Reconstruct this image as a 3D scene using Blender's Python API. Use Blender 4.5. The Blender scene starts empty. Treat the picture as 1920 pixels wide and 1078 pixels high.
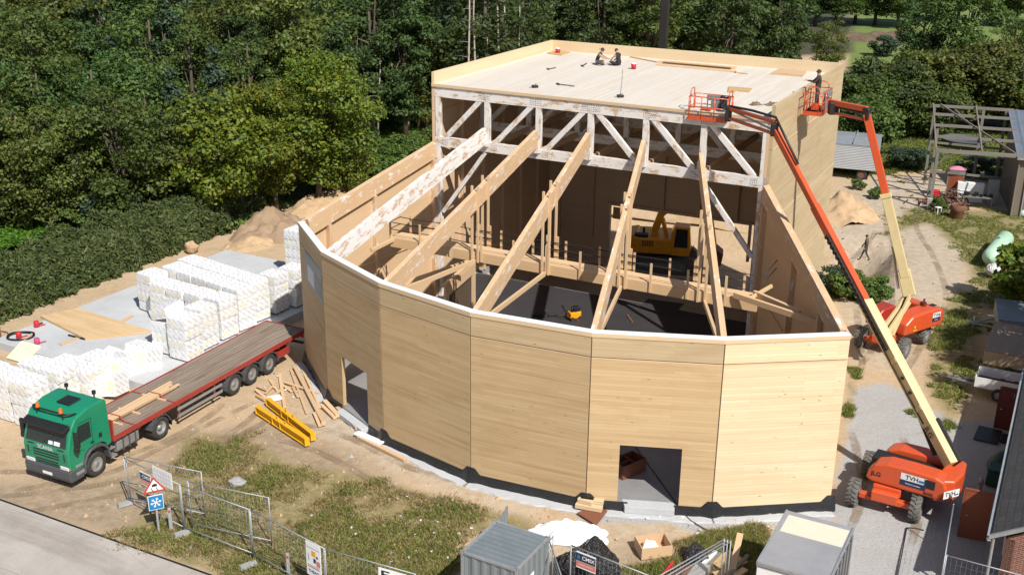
import bpy, bmesh, math, random
import numpy as np
from mathutils import Vector, Matrix, noise as mnoise
R = math.radians
random.seed(7)
SC = bpy.context.scene
COL = SC.collection

# ------------------------------------------------------------------ camera
FPX, PITCH, ROLL, CAMH = 2105.44, R(19.98295), R(-0.6605), 22.949
IW, IH = 1920.0, 1078.0
_fw = Vector((0, math.cos(PITCH), -math.sin(PITCH)))
_rt0 = Vector((1, 0, 0)); _dn0 = Vector((0, -math.sin(PITCH), -math.cos(PITCH)))
_rt = _rt0 * math.cos(ROLL) + _dn0 * math.sin(ROLL)
_dn = -_rt0 * math.sin(ROLL) + _dn0 * math.cos(ROLL)
cam = bpy.data.cameras.new('camera'); camo = bpy.data.objects.new('camera', cam); COL.objects.link(camo)
cam.sensor_width = 36; cam.lens = 36 * FPX / IW; cam.clip_end = 3000; cam.clip_start = 0.5
camo.matrix_world = Matrix(((_rt.x, -_dn.x, -_fw.x, 0), (_rt.y, -_dn.y, -_fw.y, 0), (_rt.z, -_dn.z, -_fw.z, CAMH), (0, 0, 0, 1)))
SC.camera = camo
# ------------------------------------------------------------------ daylight
SUN_DIR = R(-61.5)          # plan direction towards the sun
SUN_EL = R(47.0)
w = bpy.data.worlds.new('World'); SC.world = w; w.use_nodes = True
bg = w.node_tree.nodes['Background']
sky = w.node_tree.nodes.new('ShaderNodeTexSky'); sky.sky_type = 'NISHITA'; sky.sun_disc = False
sky.sun_elevation = SUN_EL; sky.sun_rotation = math.pi / 2 - SUN_DIR
w.node_tree.links.new(sky.outputs[0], bg.inputs[0]); bg.inputs[1].default_value = 0.075
sl = bpy.data.lights.new('sun', 'SUN'); sl.energy = 5.0; sl.angle = R(0.55); sl.color = (1.0, 0.955, 0.89)
so = bpy.data.objects.new('sun', sl); COL.objects.link(so)
_sd = Vector((math.cos(SUN_DIR) * math.cos(SUN_EL), math.sin(SUN_DIR) * math.cos(SUN_EL), math.sin(SUN_EL)))
so.rotation_euler = (-_sd).to_track_quat('-Z', 'Y').to_euler(); so.location = _sd * 200
SC.view_settings.view_transform = 'Standard'; SC.view_settings.look = 'None'
SC.view_settings.exposure = 0.27; SC.view_settings.gamma = 1.0
SC.render.engine = 'CYCLES'
SC.cycles.max_bounces = 6; SC.cycles.diffuse_bounces = 4; SC.cycles.glossy_bounces = 3
SC.cycles.transparent_max_bounces = 12; SC.cycles.transmission_bounces = 4


# ------------------------------------------------------------------ placing
def ray(px, py):
    return _fw + _rt * ((px - IW / 2) / FPX) + _dn * ((py - IH / 2) / FPX)

def at(px, py, z=0.0):
    """the point at height z seen at that place of the survey photograph"""
    d = ray(px, py); t = (z - CAMH) / d.z
    return Vector((d.x * t, d.y * t, z))

def proj(P):
    d = Vector(P) - Vector((0, 0, CAMH)); k = d.dot(_fw)
    return (IW / 2 + FPX * d.dot(_rt) / k, IH / 2 + FPX * d.dot(_dn) / k)

def V(*a):
    return Vector(a)

def tag(o, label=None, cat=None, group=None, kind=None):
    if label: o['label'] = label
    if cat: o['category'] = cat
    if group: o['group'] = group
    if kind: o['kind'] = kind
    return o

def thing(name, label, cat, loc=(0, 0, 0), rz=0.0, group=None):
    o = bpy.data.objects.new(name, None); COL.objects.link(o); o.empty_display_size = 0.3
    o.location = loc; o.rotation_euler = (0, 0, rz)
    return tag(o, label, cat, group)

def copy_tree(o, parent=None):
    c = o.copy(); COL.objects.link(c); c.parent = parent
    for ch in list(o.children): copy_tree(ch, c)
    return c

_fontcache = {}
def text_geo(s):
    if s in _fontcache: return _fontcache[s]
    cu = bpy.data.curves.new('lettering', 'FONT'); cu.body = s; cu.size = 1.0
    cu.align_x = 'CENTER'; cu.align_y = 'CENTER'; cu.resolution_u = 3; cu.offset = 0.018
    ob = bpy.data.objects.new('lettering', cu)
    me = ob.to_mesh()
    vs = [tuple(v.co) for v in me.vertices]; fs = [tuple(p.vertices) for p in me.polygons]
    ob.to_mesh_clear(); bpy.data.objects.remove(ob); bpy.data.curves.remove(cu)
    _fontcache[s] = (vs, fs)
    return vs, fs


class MB:
    """collects shapes and links them as ONE mesh object, with grain-aligned UVs in metres"""
    def __init__(self):
        self.v = []; self.f = []; self.mi = []; self.uv = []; self.sm = []

    def add(self, verts, faces, mat=0, grain=None, smooth=False, off=None):
        b = len(self.v); vs = [Vector(p) for p in verts]; self.v += vs
        g = Vector(grain).normalized() if grain is not None else None
        if off is None: off = (random.uniform(0, 60), random.uniform(0, 60))
        for fc in faces:
            if len(fc) < 3: continue
            n = Vector((0, 0, 0))
            for i in range(len(fc)):
                n += vs[fc[i]].cross(vs[fc[(i + 1) % len(fc)]])
            n = n.normalized() if n.length > 1e-12 else Vector((0, 0, 1))
            gg = g
            if gg is None:
                gg = Vector((1, 0, 0)) if abs(n.x) < 0.8 else Vector((0, 1, 0))
            u = gg - n * gg.dot(n)
            if u.length < 0.35:
                alt = Vector((0, 0, 1)) if abs(n.z) < 0.8 else Vector((1, 0, 0))
                u = alt - n * alt.dot(n)
            u.normalize(); w_ = n.cross(u)
            self.f.append([b + i for i in fc]); self.mi.append(mat); self.sm.append(smooth)
            self.uv.append([(vs[i].dot(u) + off[0], vs[i].dot(w_) + off[1]) for i in fc])
        return self

    def box(self, c, s, rz=0.0, mat=0, grain=None, rot=None, taper=1.0):
        c = Vector(c); hx, hy, hz = s[0] / 2, s[1] / 2, s[2] / 2
        M = rot if rot is not None else Matrix.Rotation(rz, 3, 'Z')
        pts = []
        for z in (-1, 1):
            k = taper if z > 0 else 1.0
            for x, y in ((-1, -1), (1, -1), (1, 1), (-1, 1)):
                pts.append(c + M @ Vector((x * hx * k, y * hy * k, z * hz)))
        if grain is None:
            ax = max(range(3), key=lambda i: s[i]); e = Vector((0, 0, 0)); e[ax] = 1; grain = M @ e
        else: grain = M @ Vector(grain)
        return self.add(pts, [(0, 3, 2, 1), (4, 5, 6, 7), (0, 1, 5, 4), (1, 2, 6, 5), (2, 3, 7, 6), (3, 0, 4, 7)], mat, grain)

    def bar(self, p0, p1, w_, h, up=(0, 0, 1), mat=0, grain=None, w1=None, h1=None):
        p0 = Vector(p0); p1 = Vector(p1); d = (p1 - p0)
        if d.length < 1e-6: return self
        d.normalize(); up = Vector(up)
        s = d.cross(up)
        if s.length < 1e-4: s = d.cross(Vector((1, 0, 0)))
        s.normalize(); t = s.cross(d)
        w1 = w_ if w1 is None else w1; h1 = h if h1 is None else h1
        pts = []
        for p, a, b_ in ((p0, w_, h), (p1, w1, h1)):
            for x, y in ((-1, -1), (1, -1), (1, 1), (-1, 1)):
                pts.append(p + s * (x * a / 2) + t * (y * b_ / 2))
        return self.add(pts, [(0, 1, 2, 3), (7, 6, 5, 4), (1, 0, 4, 5), (2, 1, 5, 6), (3, 2, 6, 7), (0, 3, 7, 4)], mat, d if grain is None else grain)

    def prism(self, poly, vec, mat=0, grain=None, smooth=False):
        """poly: 3-D points of one end face; vec: extrusion"""
        vec = Vector(vec); P = [Vector(p) for p in poly]; n = len(P)
        nn = Vector((0, 0, 0))
        for i in range(n): nn += P[i].cross(P[(i + 1) % n])
        if nn.dot(vec) < 0: P.reverse()
        pts = P + [p + vec for p in P]
        fs = [tuple(range(n - 1, -1, -1)), tuple(range(n, 2 * n))]
        fs += [(i, (i + 1) % n, n + (i + 1) % n, n + i) for i in range(n)]
        return self.add(pts, fs, mat, grain if grain is not None else vec)

    def cyl(self, p0, p1, r0, r1=None, n=12, mat=0, caps=True, smooth=True):
        r1 = r0 if r1 is None else r1
        p0 = Vector(p0); p1 = Vector(p1); d = (p1 - p0).normalized()
        a = d.orthogonal().normalized(); b = d.cross(a)
        pts = []
        for p, r in ((p0, r0), (p1, r1)):
            for i in range(n):
                t = 2 * math.pi * i / n; pts.append(p + a * (math.cos(t) * r) + b * (math.sin(t) * r))
        self.add(pts, [(i, (i + 1) % n, n + (i + 1) % n, n + i) for i in range(n)], mat, d, smooth)
        if caps:
            self.add(pts[:n], [tuple(range(n - 1, -1, -1))], mat); self.add(pts[n:], [tuple(range(n))], mat)
        return self

    def tube(self, path, r, n=6, mat=0, r1=None, closed=False):
        P = [Vector(p) for p in path]; m = len(P); rings = []
        prev = None
        for i, p in enumerate(P):
            if closed: d = P[(i + 1) % m] - P[i - 1]
            else: d = P[min(i + 1, m - 1)] - P[max(i - 1, 0)]
            d = d.normalized() if d.length > 1e-9 else Vector((0, 0, 1))
            a = (prev - d * prev.dot(d)) if prev is not None else d.orthogonal()
            if a.length < 1e-5: a = d.orthogonal()
            a.normalize(); prev = a; b = d.cross(a)
            rr = r if r1 is None else r + (r1 - r) * i / max(1, m - 1)
            rings.append([p + a * (math.cos(2 * math.pi * k / n) * rr) + b * (math.sin(2 * math.pi * k / n) * rr) for k in range(n)])
        pts = [q for rg in rings for q in rg]; fs = []
        for i in range(m if closed else m - 1):
            j = (i + 1) % m
            for k in range(n):
                fs.append((i * n + k, i * n + (k + 1) % n, j * n + (k + 1) % n, j * n + k))
        if not closed:
            fs.append(tuple(range(n - 1, -1, -1))); fs.append(tuple((m - 1) * n + k for k in range(n)))
        return self.add(pts, fs, mat, None, True)

    def lathe(self, c, axis, prof, n=24, mat=0, smooth=True, caps=True):
        """prof: (distance along axis, radius) pairs"""
        c = Vector(c); d = Vector(axis).normalized(); a = d.orthogonal().normalized(); b = d.cross(a)
        pts = []
        for h, r in prof:
            for k in range(n):
                t = 2 * math.pi * k / n; pts.append(c + d * h + a * (math.cos(t) * r) + b * (math.sin(t) * r))
        fs = []
        for i in range(len(prof) - 1):
            for k in range(n):
                fs.append((i * n + k, i * n + (k + 1) % n, (i + 1) * n + (k + 1) % n, (i + 1) * n + k))
        if caps and prof[0][1] > 1e-4: fs.append(tuple(range(n - 1, -1, -1)))
        if caps and prof[-1][1] > 1e-4: fs.append(tuple((len(prof) - 1) * n + k for k in range(n)))
        return self.add(pts, fs, mat, None, smooth)

    def quad(self, a, b, c, d, mat=0, grain=None):
        return self.add([a, b, c, d], [(0, 1, 2, 3)], mat, grain)

    def grid(self, fn, nu, nv, mat=0, smooth=True, grain=None):
        pts = [fn(i / nu, j / nv) for j in range(nv + 1) for i in range(nu + 1)]
        fs = [(j * (nu + 1) + i, j * (nu + 1) + i + 1, (j + 1) * (nu + 1) + i + 1, (j + 1) * (nu + 1) + i) for j in range(nv) for i in range(nu)]
        return self.add(pts, fs, mat, grain, smooth)

    def text(self, s, o, x, y, size, mat=0):
        vs, fs = text_geo(s); o = Vector(o); x = Vector(x).normalized(); y = Vector(y).normalized()
        return self.add([o + x * (p[0] * size) + y * (p[1] * size) for p in vs], fs, mat)

    def build(self, name, mats, parent=None, bevel=0.0, seg=1, loc=None, rz=0.0, sub=0):
        me = bpy.data.meshes.new(name)
        me.from_pydata([tuple(p) for p in self.v], [], self.f)
        if not isinstance(mats, (list, tuple)): mats = [mats]
        for m in mats: me.materials.append(m)
        me.polygons.foreach_set('material_index', self.mi)
        me.polygons.foreach_set('use_smooth', self.sm)
        ul = me.uv_layers.new(name='UVMap')
        flat = [c for fuv in self.uv for q in fuv for c in q]
        ul.data.foreach_set('uv', flat)
        me.update()
        if bevel > 0:
            bm = bmesh.new(); bm.from_mesh(me)
            bmesh.ops.remove_doubles(bm, verts=bm.verts, dist=1e-5)
            es = [e for e in bm.edges if len(e.link_faces) == 2 and e.calc_face_angle(0) > R(28)]
            bmesh.ops.bevel(bm, geom=es, offset=bevel, segments=seg, profile=0.6, affect='EDGES', clamp_overlap=True)
            bm.to_mesh(me); bm.free()
        o = bpy.data.objects.new(name, me); COL.objects.link(o)
        if parent: o.parent = parent
        if loc is not None: o.location = loc
        o.rotation_euler = (0, 0, rz)
        return o
# ------------------------------------------------------------------ materials
class NB:
    def __init__(self, name, rough=0.7, metal=0.0):
        self.m = bpy.data.materials.new(name); self.m.use_nodes = True
        self.t = self.m.node_tree; self.p = self.t.nodes['Principled BSDF']
        self.p.inputs['Roughness'].default_value = rough; self.p.inputs['Metallic'].default_value = metal
    def n(self, typ, **kw):
        nd = self.t.nodes.new('ShaderNode' + typ)
        for k, v in kw.items():
            if k.startswith('i_'): 
                key = k[2:]; key = int(key) if key.isdigit() else key
                self.put(nd.inputs[key], v)
            else: setattr(nd, k, v)
        return nd
    def put(self, sock, v):
        if isinstance(v, bpy.types.NodeSocket): self.t.links.new(v, sock)
        elif isinstance(v, (tuple, list)) and len(v) == 3 and sock.type == 'RGBA': sock.default_value = (*v, 1)
        else: sock.default_value = v
    def coord(self, kind='Object', scale=(1, 1, 1)):
        c = self.n('TexCoord').outputs[kind]
        return self.n('Mapping', i_Vector=c, i_Scale=scale).outputs[0]
    def noise(self, vec, scale, detail=5, rough=0.6, dist=0.0):
        return self.n('TexNoise', i_Vector=vec, i_Scale=scale, i_Detail=detail, i_Roughness=rough, i_Distortion=dist).outputs['Fac']
    def ramp(self, fac, stops):
        r = self.n('ValToRGB', i_Fac=fac); e = r.color_ramp.elements
        while len(e) < len(stops): e.new(0.5)
        for q, (pos, c) in zip(e, stops):
            q.position = pos; q.color = (*c, 1) if isinstance(c, (tuple, list)) else (c, c, c, 1)
        return r.outputs[0]
    def mix(self, fac, a, b, mode='MIX'):
        x = self.n('Mix', data_type='RGBA', blend_type=mode)
        self.put(x.inputs[0], fac); self.put(x.inputs[6], a); self.put(x.inputs[7], b)
        return x.outputs[2]
    def math(self, op, a, b=0.0, c=None):
        x = self.n('Math', operation=op); self.put(x.inputs[0], a); self.put(x.inputs[1], b)
        if c is not None: self.put(x.inputs[2], c)
        return x.outputs[0]
    def col(self, c): self.put(self.p.inputs['Base Color'], c); return self
    def rough(self, r): self.put(self.p.inputs['Roughness'], r); return self
    def bump(self, h, strength=0.3, dist=0.02):
        b = self.n('Bump', i_Height=h, i_Strength=strength, i_Distance=dist)
        self.t.links.new(b.outputs[0], self.p.inputs['Normal']); return self

def worn(name, c1, c2=None, scale=1.5, rough=0.6, metal=0.0, bump=0.1, fine=18, grime=None, grime_amt=0.5, coat=0.0, kind='Object'):
    b = NB(name, rough, metal); v = b.coord(kind)
    c2 = c2 if c2 is not None else tuple(x * 0.72 for x in c1)
    a = b.noise(v, scale, 6, 0.65); f = b.noise(v, fine, 4, 0.6)
    k = b.ramp(b.math('ADD', b.math('MULTIPLY', a, 0.7), b.math('MULTIPLY', f, 0.3)), [(0.34, 0.0), (0.66, 1.0)])
    c = b.mix(k, c2, c1)
    if grime is not None:
        g = b.ramp(b.noise(v, scale * 2.3, 8, 0.75, 0.4), [(0.52, 0.0), (0.72, 1.0)])
        c = b.mix(b.math('MULTIPLY', g, grime_amt), c, grime)
    b.col(c)
    b.rough(b.math('ADD', b.math('MULTIPLY', f, 0.25), max(0.03, rough - 0.12)))
    if coat: b.p.inputs['Coat Weight'].default_value = coat; b.p.inputs['Coat Roughness'].default_value = 0.12
    if bump: b.bump(f, bump, 0.01)
    return b.m

def flat(name, c, rough=0.7, metal=0.0):
    b = NB(name, rough, metal); v = b.coord()
    f = b.noise(v, 9, 4, 0.6)
    b.col(b.mix(b.math('MULTIPLY', f, 0.45), c, tuple(x * 0.62 for x in c)))
    return b.m

def wood(name, light, dark, row=0.14, seam=0.35, knots=0.6, stain=0.35, length=3.2, rough=0.72, weather=None, paint=0.0, paint_col=(0.74, 0.73, 0.71), paint_thr=0.5, boards=True, grainamt=0.4, streak=0.0):
    """timber: boards along U with their own tone, grain, knots, stains and smears of white primer"""
    b = NB(name, rough); uv = b.n('TexCoord').outputs['UV']
    gr = b.n('Mapping', i_Vector=uv, i_Scale=(0.55, 22, 1)).outputs[0]
    g1 = b.noise(gr, 1.0, 7, 0.62, 0.6)
    big = b.noise(b.n('Mapping', i_Vector=uv, i_Scale=(0.5, 1.6, 1)).outputs[0], 0.7, 5, 0.6, 0.3)
    mid = tuple((a * 0.55 + c * 0.45) for a, c in zip(light, dark))
    c = b.mix(b.ramp(g1, [(0.3, 0.0), (0.7, 1.0)]), mid, light)
    if weather is not None:
        wn = b.ramp(b.noise(b.n('Mapping', i_Vector=uv, i_Scale=(0.35, 5, 1)).outputs[0], 1.0, 7, 0.68, 0.5), [(0.38, 0.0), (0.62, 1.0)])
        c = b.mix(b.math('MULTIPLY', wn, 0.85), c, weather)
    if boards:
        br = b.n('TexBrick', i_Vector=uv, i_Color1=(0, 0, 0), i_Color2=(1, 1, 1), i_Mortar=(0.5, 0.5, 0.5), i_Scale=1.0)
        br.inputs['Mortar Size'].default_value = 0.0035; br.inputs['Brick Width'].default_value = length; br.inputs['Row Height'].default_value = row
        br.inputs['Bias'].default_value = 0.0; br.offset = 0.37
        tone = b.math('MULTIPLY', br.outputs['Color'], 1.0)
        c = b.mix(b.math('MULTIPLY', tone, 0.42), c, dark)
        c = b.mix(b.math('MULTIPLY', br.outputs['Fac'], seam), c, tuple(x * 0.45 for x in dark))
    c = b.mix(b.math('MULTIPLY', b.ramp(g1, [(0.45, 0.0), (0.8, 1.0)]), grainamt), c, dark)
    if knots:
        vo = b.n('TexVoronoi', i_Vector=b.n('Mapping', i_Vector=uv, i_Scale=(1.5, 5.0, 1)).outputs[0], i_Scale=1.0)
        kn = b.ramp(vo.outputs['Distance'], [(0.05, 1.0), (0.13, 0.0)])
        keep = b.ramp(b.n('SeparateColor', i_Color=vo.outputs['Color']).outputs[0], [(0.5, 0.0), (0.62, 1.0)])
        c = b.mix(b.math('MULTIPLY', b.math('MULTIPLY', kn, keep), knots), c, tuple(x * 0.4 for x in dark))
    if streak:      # long reddish or grey runs of single boards
        sn = b.noise(b.n('Mapping', i_Vector=uv, i_Scale=(0.16, 7.7, 1)).outputs[0], 1.0, 3, 0.5, 0.2)
        c = b.mix(b.math('MULTIPLY', b.ramp(sn, [(0.56, 0.0), (0.68, 1.0)]), streak), c, (dark[0] * 0.95, dark[1] * 0.82, dark[2] * 0.75))
        fl = b.n('TexVoronoi', i_Vector=b.n('Mapping', i_Vector=uv, i_Scale=(0.9, 1.7, 1)).outputs[0], i_Scale=1.0)
        c = b.mix(b.math('MULTIPLY', b.ramp(fl.outputs['Distance'], [(0.018, 1.0), (0.032, 0.0)]), 0.8), c, (0.10, 0.06, 0.035))
    if stain:
        st = b.ramp(big, [(0.5, 0.0), (0.72, 1.0)])
        c = b.mix(b.math('MULTIPLY', st, stain), c, dark)
    if paint > 0:
        pn = b.noise(b.n('Mapping', i_Vector=uv, i_Scale=(1.3, 3.2, 1)).outputs[0], 1.0, 12, 0.76, 0.25)
        pm = b.ramp(pn, [(paint_thr - 0.03, 0.0), (paint_thr + 0.04, 1.0)])
        c = b.mix(b.math('MULTIPLY', pm, paint), c, paint_col)
    if streak:      # every panel has its own tone
        hv = b.n('HueSaturation', i_Color=c); b.put(hv.inputs['Value'], b.math('ADD', 0.90, b.math('MULTIPLY', b.n('ObjectInfo').outputs['Random'], 0.2))); c = hv.outputs[0]
    b.col(c); b.bump(g1, 0.16, 0.006)
    return b.m

M = {}
M['clt'] = wood('clt_spruce', (0.63, 0.468, 0.272), (0.41, 0.268, 0.13), row=0.13, seam=0.55, stain=0.6, knots=0.7, grainamt=0.6, streak=0.55)
M['clt_pale_sunlit'] = wood('clt_pale_sunlit_spruce', (0.79, 0.655, 0.44), (0.56, 0.42, 0.245), row=0.13, seam=0.6, knots=1.0, stain=0.4, grainamt=0.55, streak=0.35)  # paler, knottier copy with the rightmost panel's full sun painted in
M['clt_fascia'] = wood('clt_upper_band', (0.56, 0.435, 0.265), (0.385, 0.275, 0.155), row=0.15, seam=0.5, stain=0.6, knots=0.9, grainamt=0.5, streak=0.4)
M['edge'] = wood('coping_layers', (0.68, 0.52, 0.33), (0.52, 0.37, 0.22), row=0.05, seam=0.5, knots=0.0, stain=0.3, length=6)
M['plywall'] = wood('inner_panel', (0.66, 0.475, 0.295), (0.52, 0.345, 0.195), row=0.5, seam=0.25, knots=0.0, stain=0.4, length=7)
M['hallwall'] = wood('hall_outer_panel', (0.58, 0.46, 0.285), (0.41, 0.305, 0.175), row=0.16, seam=0.5, knots=0.35, stain=0.75, grainamt=0.55, streak=0.55)
M['hallin'] = wood('hall_inner_panel', (0.68, 0.49, 0.315), (0.55, 0.375, 0.23), row=0.16, seam=0.4, knots=0.3, stain=0.5)
M['parapet'] = wood('parapet_panel', (0.70, 0.555, 0.36), (0.58, 0.43, 0.26), row=0.3, seam=0.3, knots=0.1, stain=0.35, length=5)
M['deckroof'] = wood('roof_deck', (0.68, 0.61, 0.51), (0.53, 0.455, 0.36), row=0.2, seam=0.55, knots=0.0, stain=0.35, length=9, weather=(0.66, 0.625, 0.575))
M['glulam'] = wood('glulam_beam', (0.66, 0.46, 0.275), (0.52, 0.335, 0.18), row=0.045, seam=0.12, knots=0.1, stain=0.35, length=12, paint=0.9, paint_thr=0.575)
M['glulam_white'] = wood('glulam_primed', (0.60, 0.42, 0.26), (0.44, 0.28, 0.15), row=0.045, seam=0.1, knots=0.1, stain=0.35, length=12, paint=0.95, paint_thr=0.455)
M['truss'] = wood('truss_primed', (0.56, 0.385, 0.225), (0.40, 0.255, 0.14), row=0.05, seam=0.1, knots=0.0, stain=0.3, length=12, paint=0.96, paint_thr=0.445, paint_col=(0.70, 0.685, 0.665))
M['stud'] = wood('softwood', (0.66, 0.47, 0.28), (0.50, 0.325, 0.175), boards=False, knots=0.5, stain=0.35)
M['offcut'] = wood('softwood_offcut', (0.60, 0.42, 0.25), (0.44, 0.27, 0.145), boards=False, knots=0.4, stain=0.5)
M['osb'] = worn('osb_sheet', (0.56, 0.38, 0.19), (0.42, 0.27, 0.12), scale=6, fine=40, rough=0.8)
M['flash'] = worn('white_flashing', (0.83, 0.83, 0.82), (0.74, 0.73, 0.72), scale=2, rough=0.5, bump=0.03)
M['gap'] = flat('painted_gap_shade', (0.10, 0.065, 0.04), 0.9)  # dark brown that paints the shade inside seams and openings
M['steelplate'] = flat('steel_dowel', (0.18, 0.17, 0.165), 0.5, 0.6)
M['membrane'] = NB('bitumen_membrane', 0.3).m
def _membrane():
    b = NB('black_membrane', 0.32); v = b.coord()
    f = b.noise(v, 3.5, 6, 0.65, 1.2)
    b.col(b.mix(f, (0.008, 0.008, 0.009), (0.030, 0.031, 0.034))); b.bump(f, 0.45, 0.05); return b.m
M['membrane'] = _membrane()
def _tarp(name, c1, c2, rough=0.35, sc=2.2, st=1.0):
    b = NB(name, rough); v = b.coord(); f = b.noise(v, sc, 7, 0.62, 1.5)
    b.col(b.mix(f, c1, c2)); b.bump(f, st, 0.12); return b.m
M['blacktarp'] = _tarp('black_plastic', (0.006, 0.006, 0.007), (0.022, 0.022, 0.024), 0.25, 3.0)
M['whitetarp'] = _tarp('white_plastic', (0.80, 0.80, 0.80), (0.86, 0.86, 0.85), 0.4, 3.0, 0.5)
M['slab'] = worn('concrete_slab', (0.50, 0.51, 0.52), (0.40, 0.41, 0.42), scale=0.5, fine=6, rough=0.85, grime=(0.33, 0.32, 0.30), grime_amt=0.4)
M['floor'] = worn('concrete_floor', (0.26, 0.255, 0.255), (0.19, 0.185, 0.185), scale=0.6, fine=7, rough=0.8)
M['concrete'] = worn('precast_concrete', (0.36, 0.355, 0.345), (0.26, 0.255, 0.25), scale=3, rough=0.9)
M['orange'] = worn('lift_orange', (0.60, 0.085, 0.022), (0.54, 0.075, 0.02), scale=1.2, rough=0.42, coat=0.25, bump=0.02, grime=(0.33, 0.12, 0.06), grime_amt=0.45)
M['cream'] = worn('lift_cream', (0.66, 0.555, 0.30), (0.60, 0.49, 0.255), scale=1.2, rough=0.45, coat=0.2, bump=0.02, grime=(0.42, 0.35, 0.2), grime_amt=0.4)
M['black'] = worn('black_paint', (0.018, 0.018, 0.019), (0.010, 0.010, 0.011), rough=0.5, bump=0.05)
M['rubber'] = worn('tyre_rubber', (0.035, 0.034, 0.033), (0.020, 0.020, 0.020), scale=4, rough=0.85, grime=(0.16, 0.13, 0.10), grime_amt=0.55)
M['rubber_grey'] = worn('dusty_lift_tyre', (0.16, 0.15, 0.135), (0.09, 0.085, 0.08), scale=5, rough=0.9)
M['silver'] = worn('grey_metal', (0.42, 0.42, 0.42), (0.30, 0.30, 0.30), scale=5, rough=0.38, metal=0.5)
M['galv'] = worn('galvanised_steel', (0.38, 0.40, 0.42), (0.26, 0.28, 0.30), scale=3, rough=0.5, metal=0.35)
M['contgrey'] = worn('grey_sheet_steel', (0.24, 0.28, 0.30), (0.19, 0.225, 0.245), scale=1.2, rough=0.42, metal=0.35, grime=(0.36, 0.38, 0.39), grime_amt=0.3)
M['bodyroof'] = worn('weathered_box_roof', (0.36, 0.365, 0.385), (0.28, 0.285, 0.305), scale=0.8, rough=0.5, metal=0.2, grime=(0.34, 0.32, 0.30), grime_amt=0.5)
M['skylight'] = worn('translucent_roof_sheet', (0.66, 0.63, 0.50), (0.60, 0.57, 0.45), scale=2, rough=0.6)
M['white'] = worn('white_paint', (0.78, 0.78, 0.77), (0.70, 0.70, 0.69), scale=1.5, rough=0.45, bump=0.02)
M['green'] = worn('truck_green', (0.010, 0.225, 0.115), (0.008, 0.19, 0.098), scale=1.0, rough=0.32, coat=0.5, bump=0.0, grime=(0.03, 0.16, 0.09), grime_amt=0.4)
M['red'] = worn('trailer_red', (0.36, 0.042, 0.030), (0.27, 0.035, 0.025), scale=2, rough=0.5, grime=(0.22, 0.10, 0.07), grime_amt=0.5)
M['trailerdeck'] = wood('trailer_deck', (0.27, 0.20, 0.145), (0.10, 0.062, 0.045), boards=False, knots=0.0, stain=0.6, rough=0.75, weather=(0.30, 0.25, 0.20), grainamt=0.7)
M['bumper'] = flat('dark_grey_plastic', (0.075, 0.078, 0.085), 0.55)
M['tankalu'] = worn('tank_grey', (0.30, 0.295, 0.285), (0.22, 0.215, 0.21), scale=3, rough=0.45, metal=0.3)
def _glass(name, c, rough=0.06):
    b = NB(name, rough); b.col(c); b.p.inputs['Specular IOR Level'].default_value = 0.8; return b.m
M['glass'] = _glass('dark_windscreen', (0.022, 0.030, 0.030))
M['paper'] = flat('white_paper', (0.70, 0.74, 0.76), 0.8)
M['lamp'] = _glass('headlight_glass', (0.62, 0.63, 0.64), 0.12)
M['amber'] = _glass('amber_lens', (0.55, 0.16, 0.02), 0.2)
M['chrome'] = flat('bright_steel', (0.62, 0.62, 0.60), 0.25, 0.8)
M['yellow'] = worn('yellow_steel', (0.74, 0.40, 0.012), (0.66, 0.34, 0.01), scale=2, rough=0.45, bump=0.03, grime=(0.45, 0.25, 0.06), grime_amt=0.3)
M['digger'] = worn('excavator_yellow', (0.78, 0.36, 0.010), (0.70, 0.29, 0.01), scale=1.5, rough=0.4, coat=0.2)
M['skin'] = flat('skin', (0.46, 0.27, 0.19), 0.6)
M['hair'] = flat('brown_hair', (0.055, 0.035, 0.022), 0.8)
M['blackcloth'] = flat('black_cloth', (0.022, 0.022, 0.025), 0.9)
M['darkcloth'] = flat('dark_grey_cloth', (0.055, 0.055, 0.06), 0.9)
M['browncloth'] = flat('dark_brown_cloth', (0.045, 0.032, 0.028), 0.9)
M['olive'] = flat('olive_cloth', (0.085, 0.085, 0.06), 0.9)
M['denim'] = flat('denim', (0.06, 0.075, 0.11), 0.9)
M['redplastic'] = flat('red_plastic', (0.55, 0.02, 0.03), 0.4)
M['pink'] = flat('pink_plastic', (0.55, 0.06, 0.16), 0.5)
M['signblue'] = flat('sign_blue', (0.012, 0.20, 0.46), 0.4)
M['signred'] = flat('sign_red', (0.50, 0.055, 0.05), 0.45)
M['navy'] = flat('navy_print', (0.02, 0.03, 0.085), 0.5)
M['salmon'] = flat('salmon_print', (0.60, 0.20, 0.16), 0.5)
M['ink'] = flat('black_ink', (0.02, 0.02, 0.022), 0.6)
M['greyink'] = flat('grey_ink', (0.30, 0.32, 0.36), 0.6)
M['brownply'] = worn('brown_film_ply', (0.21, 0.085, 0.045), (0.16, 0.06, 0.032), scale=2, rough=0.5)
M['rust'] = worn('rusty_steel', (0.22, 0.095, 0.05), (0.11, 0.05, 0.03), scale=3, rough=0.85)
M['darkred'] = worn('dark_red_paint', (0.13, 0.022, 0.018), (0.09, 0.018, 0.015), scale=2, rough=0.55)
M['rustdoor'] = worn('red_brown_door', (0.28, 0.075, 0.03), (0.22, 0.06, 0.025), scale=2, rough=0.5)
M['mint'] = worn('mint_green_tank', (0.42, 0.62, 0.45), (0.34, 0.52, 0.37), scale=3, rough=0.5)
M['foil'] = _tarp('silver_foil', (0.55, 0.55, 0.55), (0.72, 0.72, 0.72), 0.25, 5.0)
M['timber_old'] = wood('weathered_timber', (0.19, 0.17, 0.14), (0.11, 0.095, 0.08), boards=False, knots=0.3, stain=0.5, weather=(0.21, 0.20, 0.175))
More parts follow.
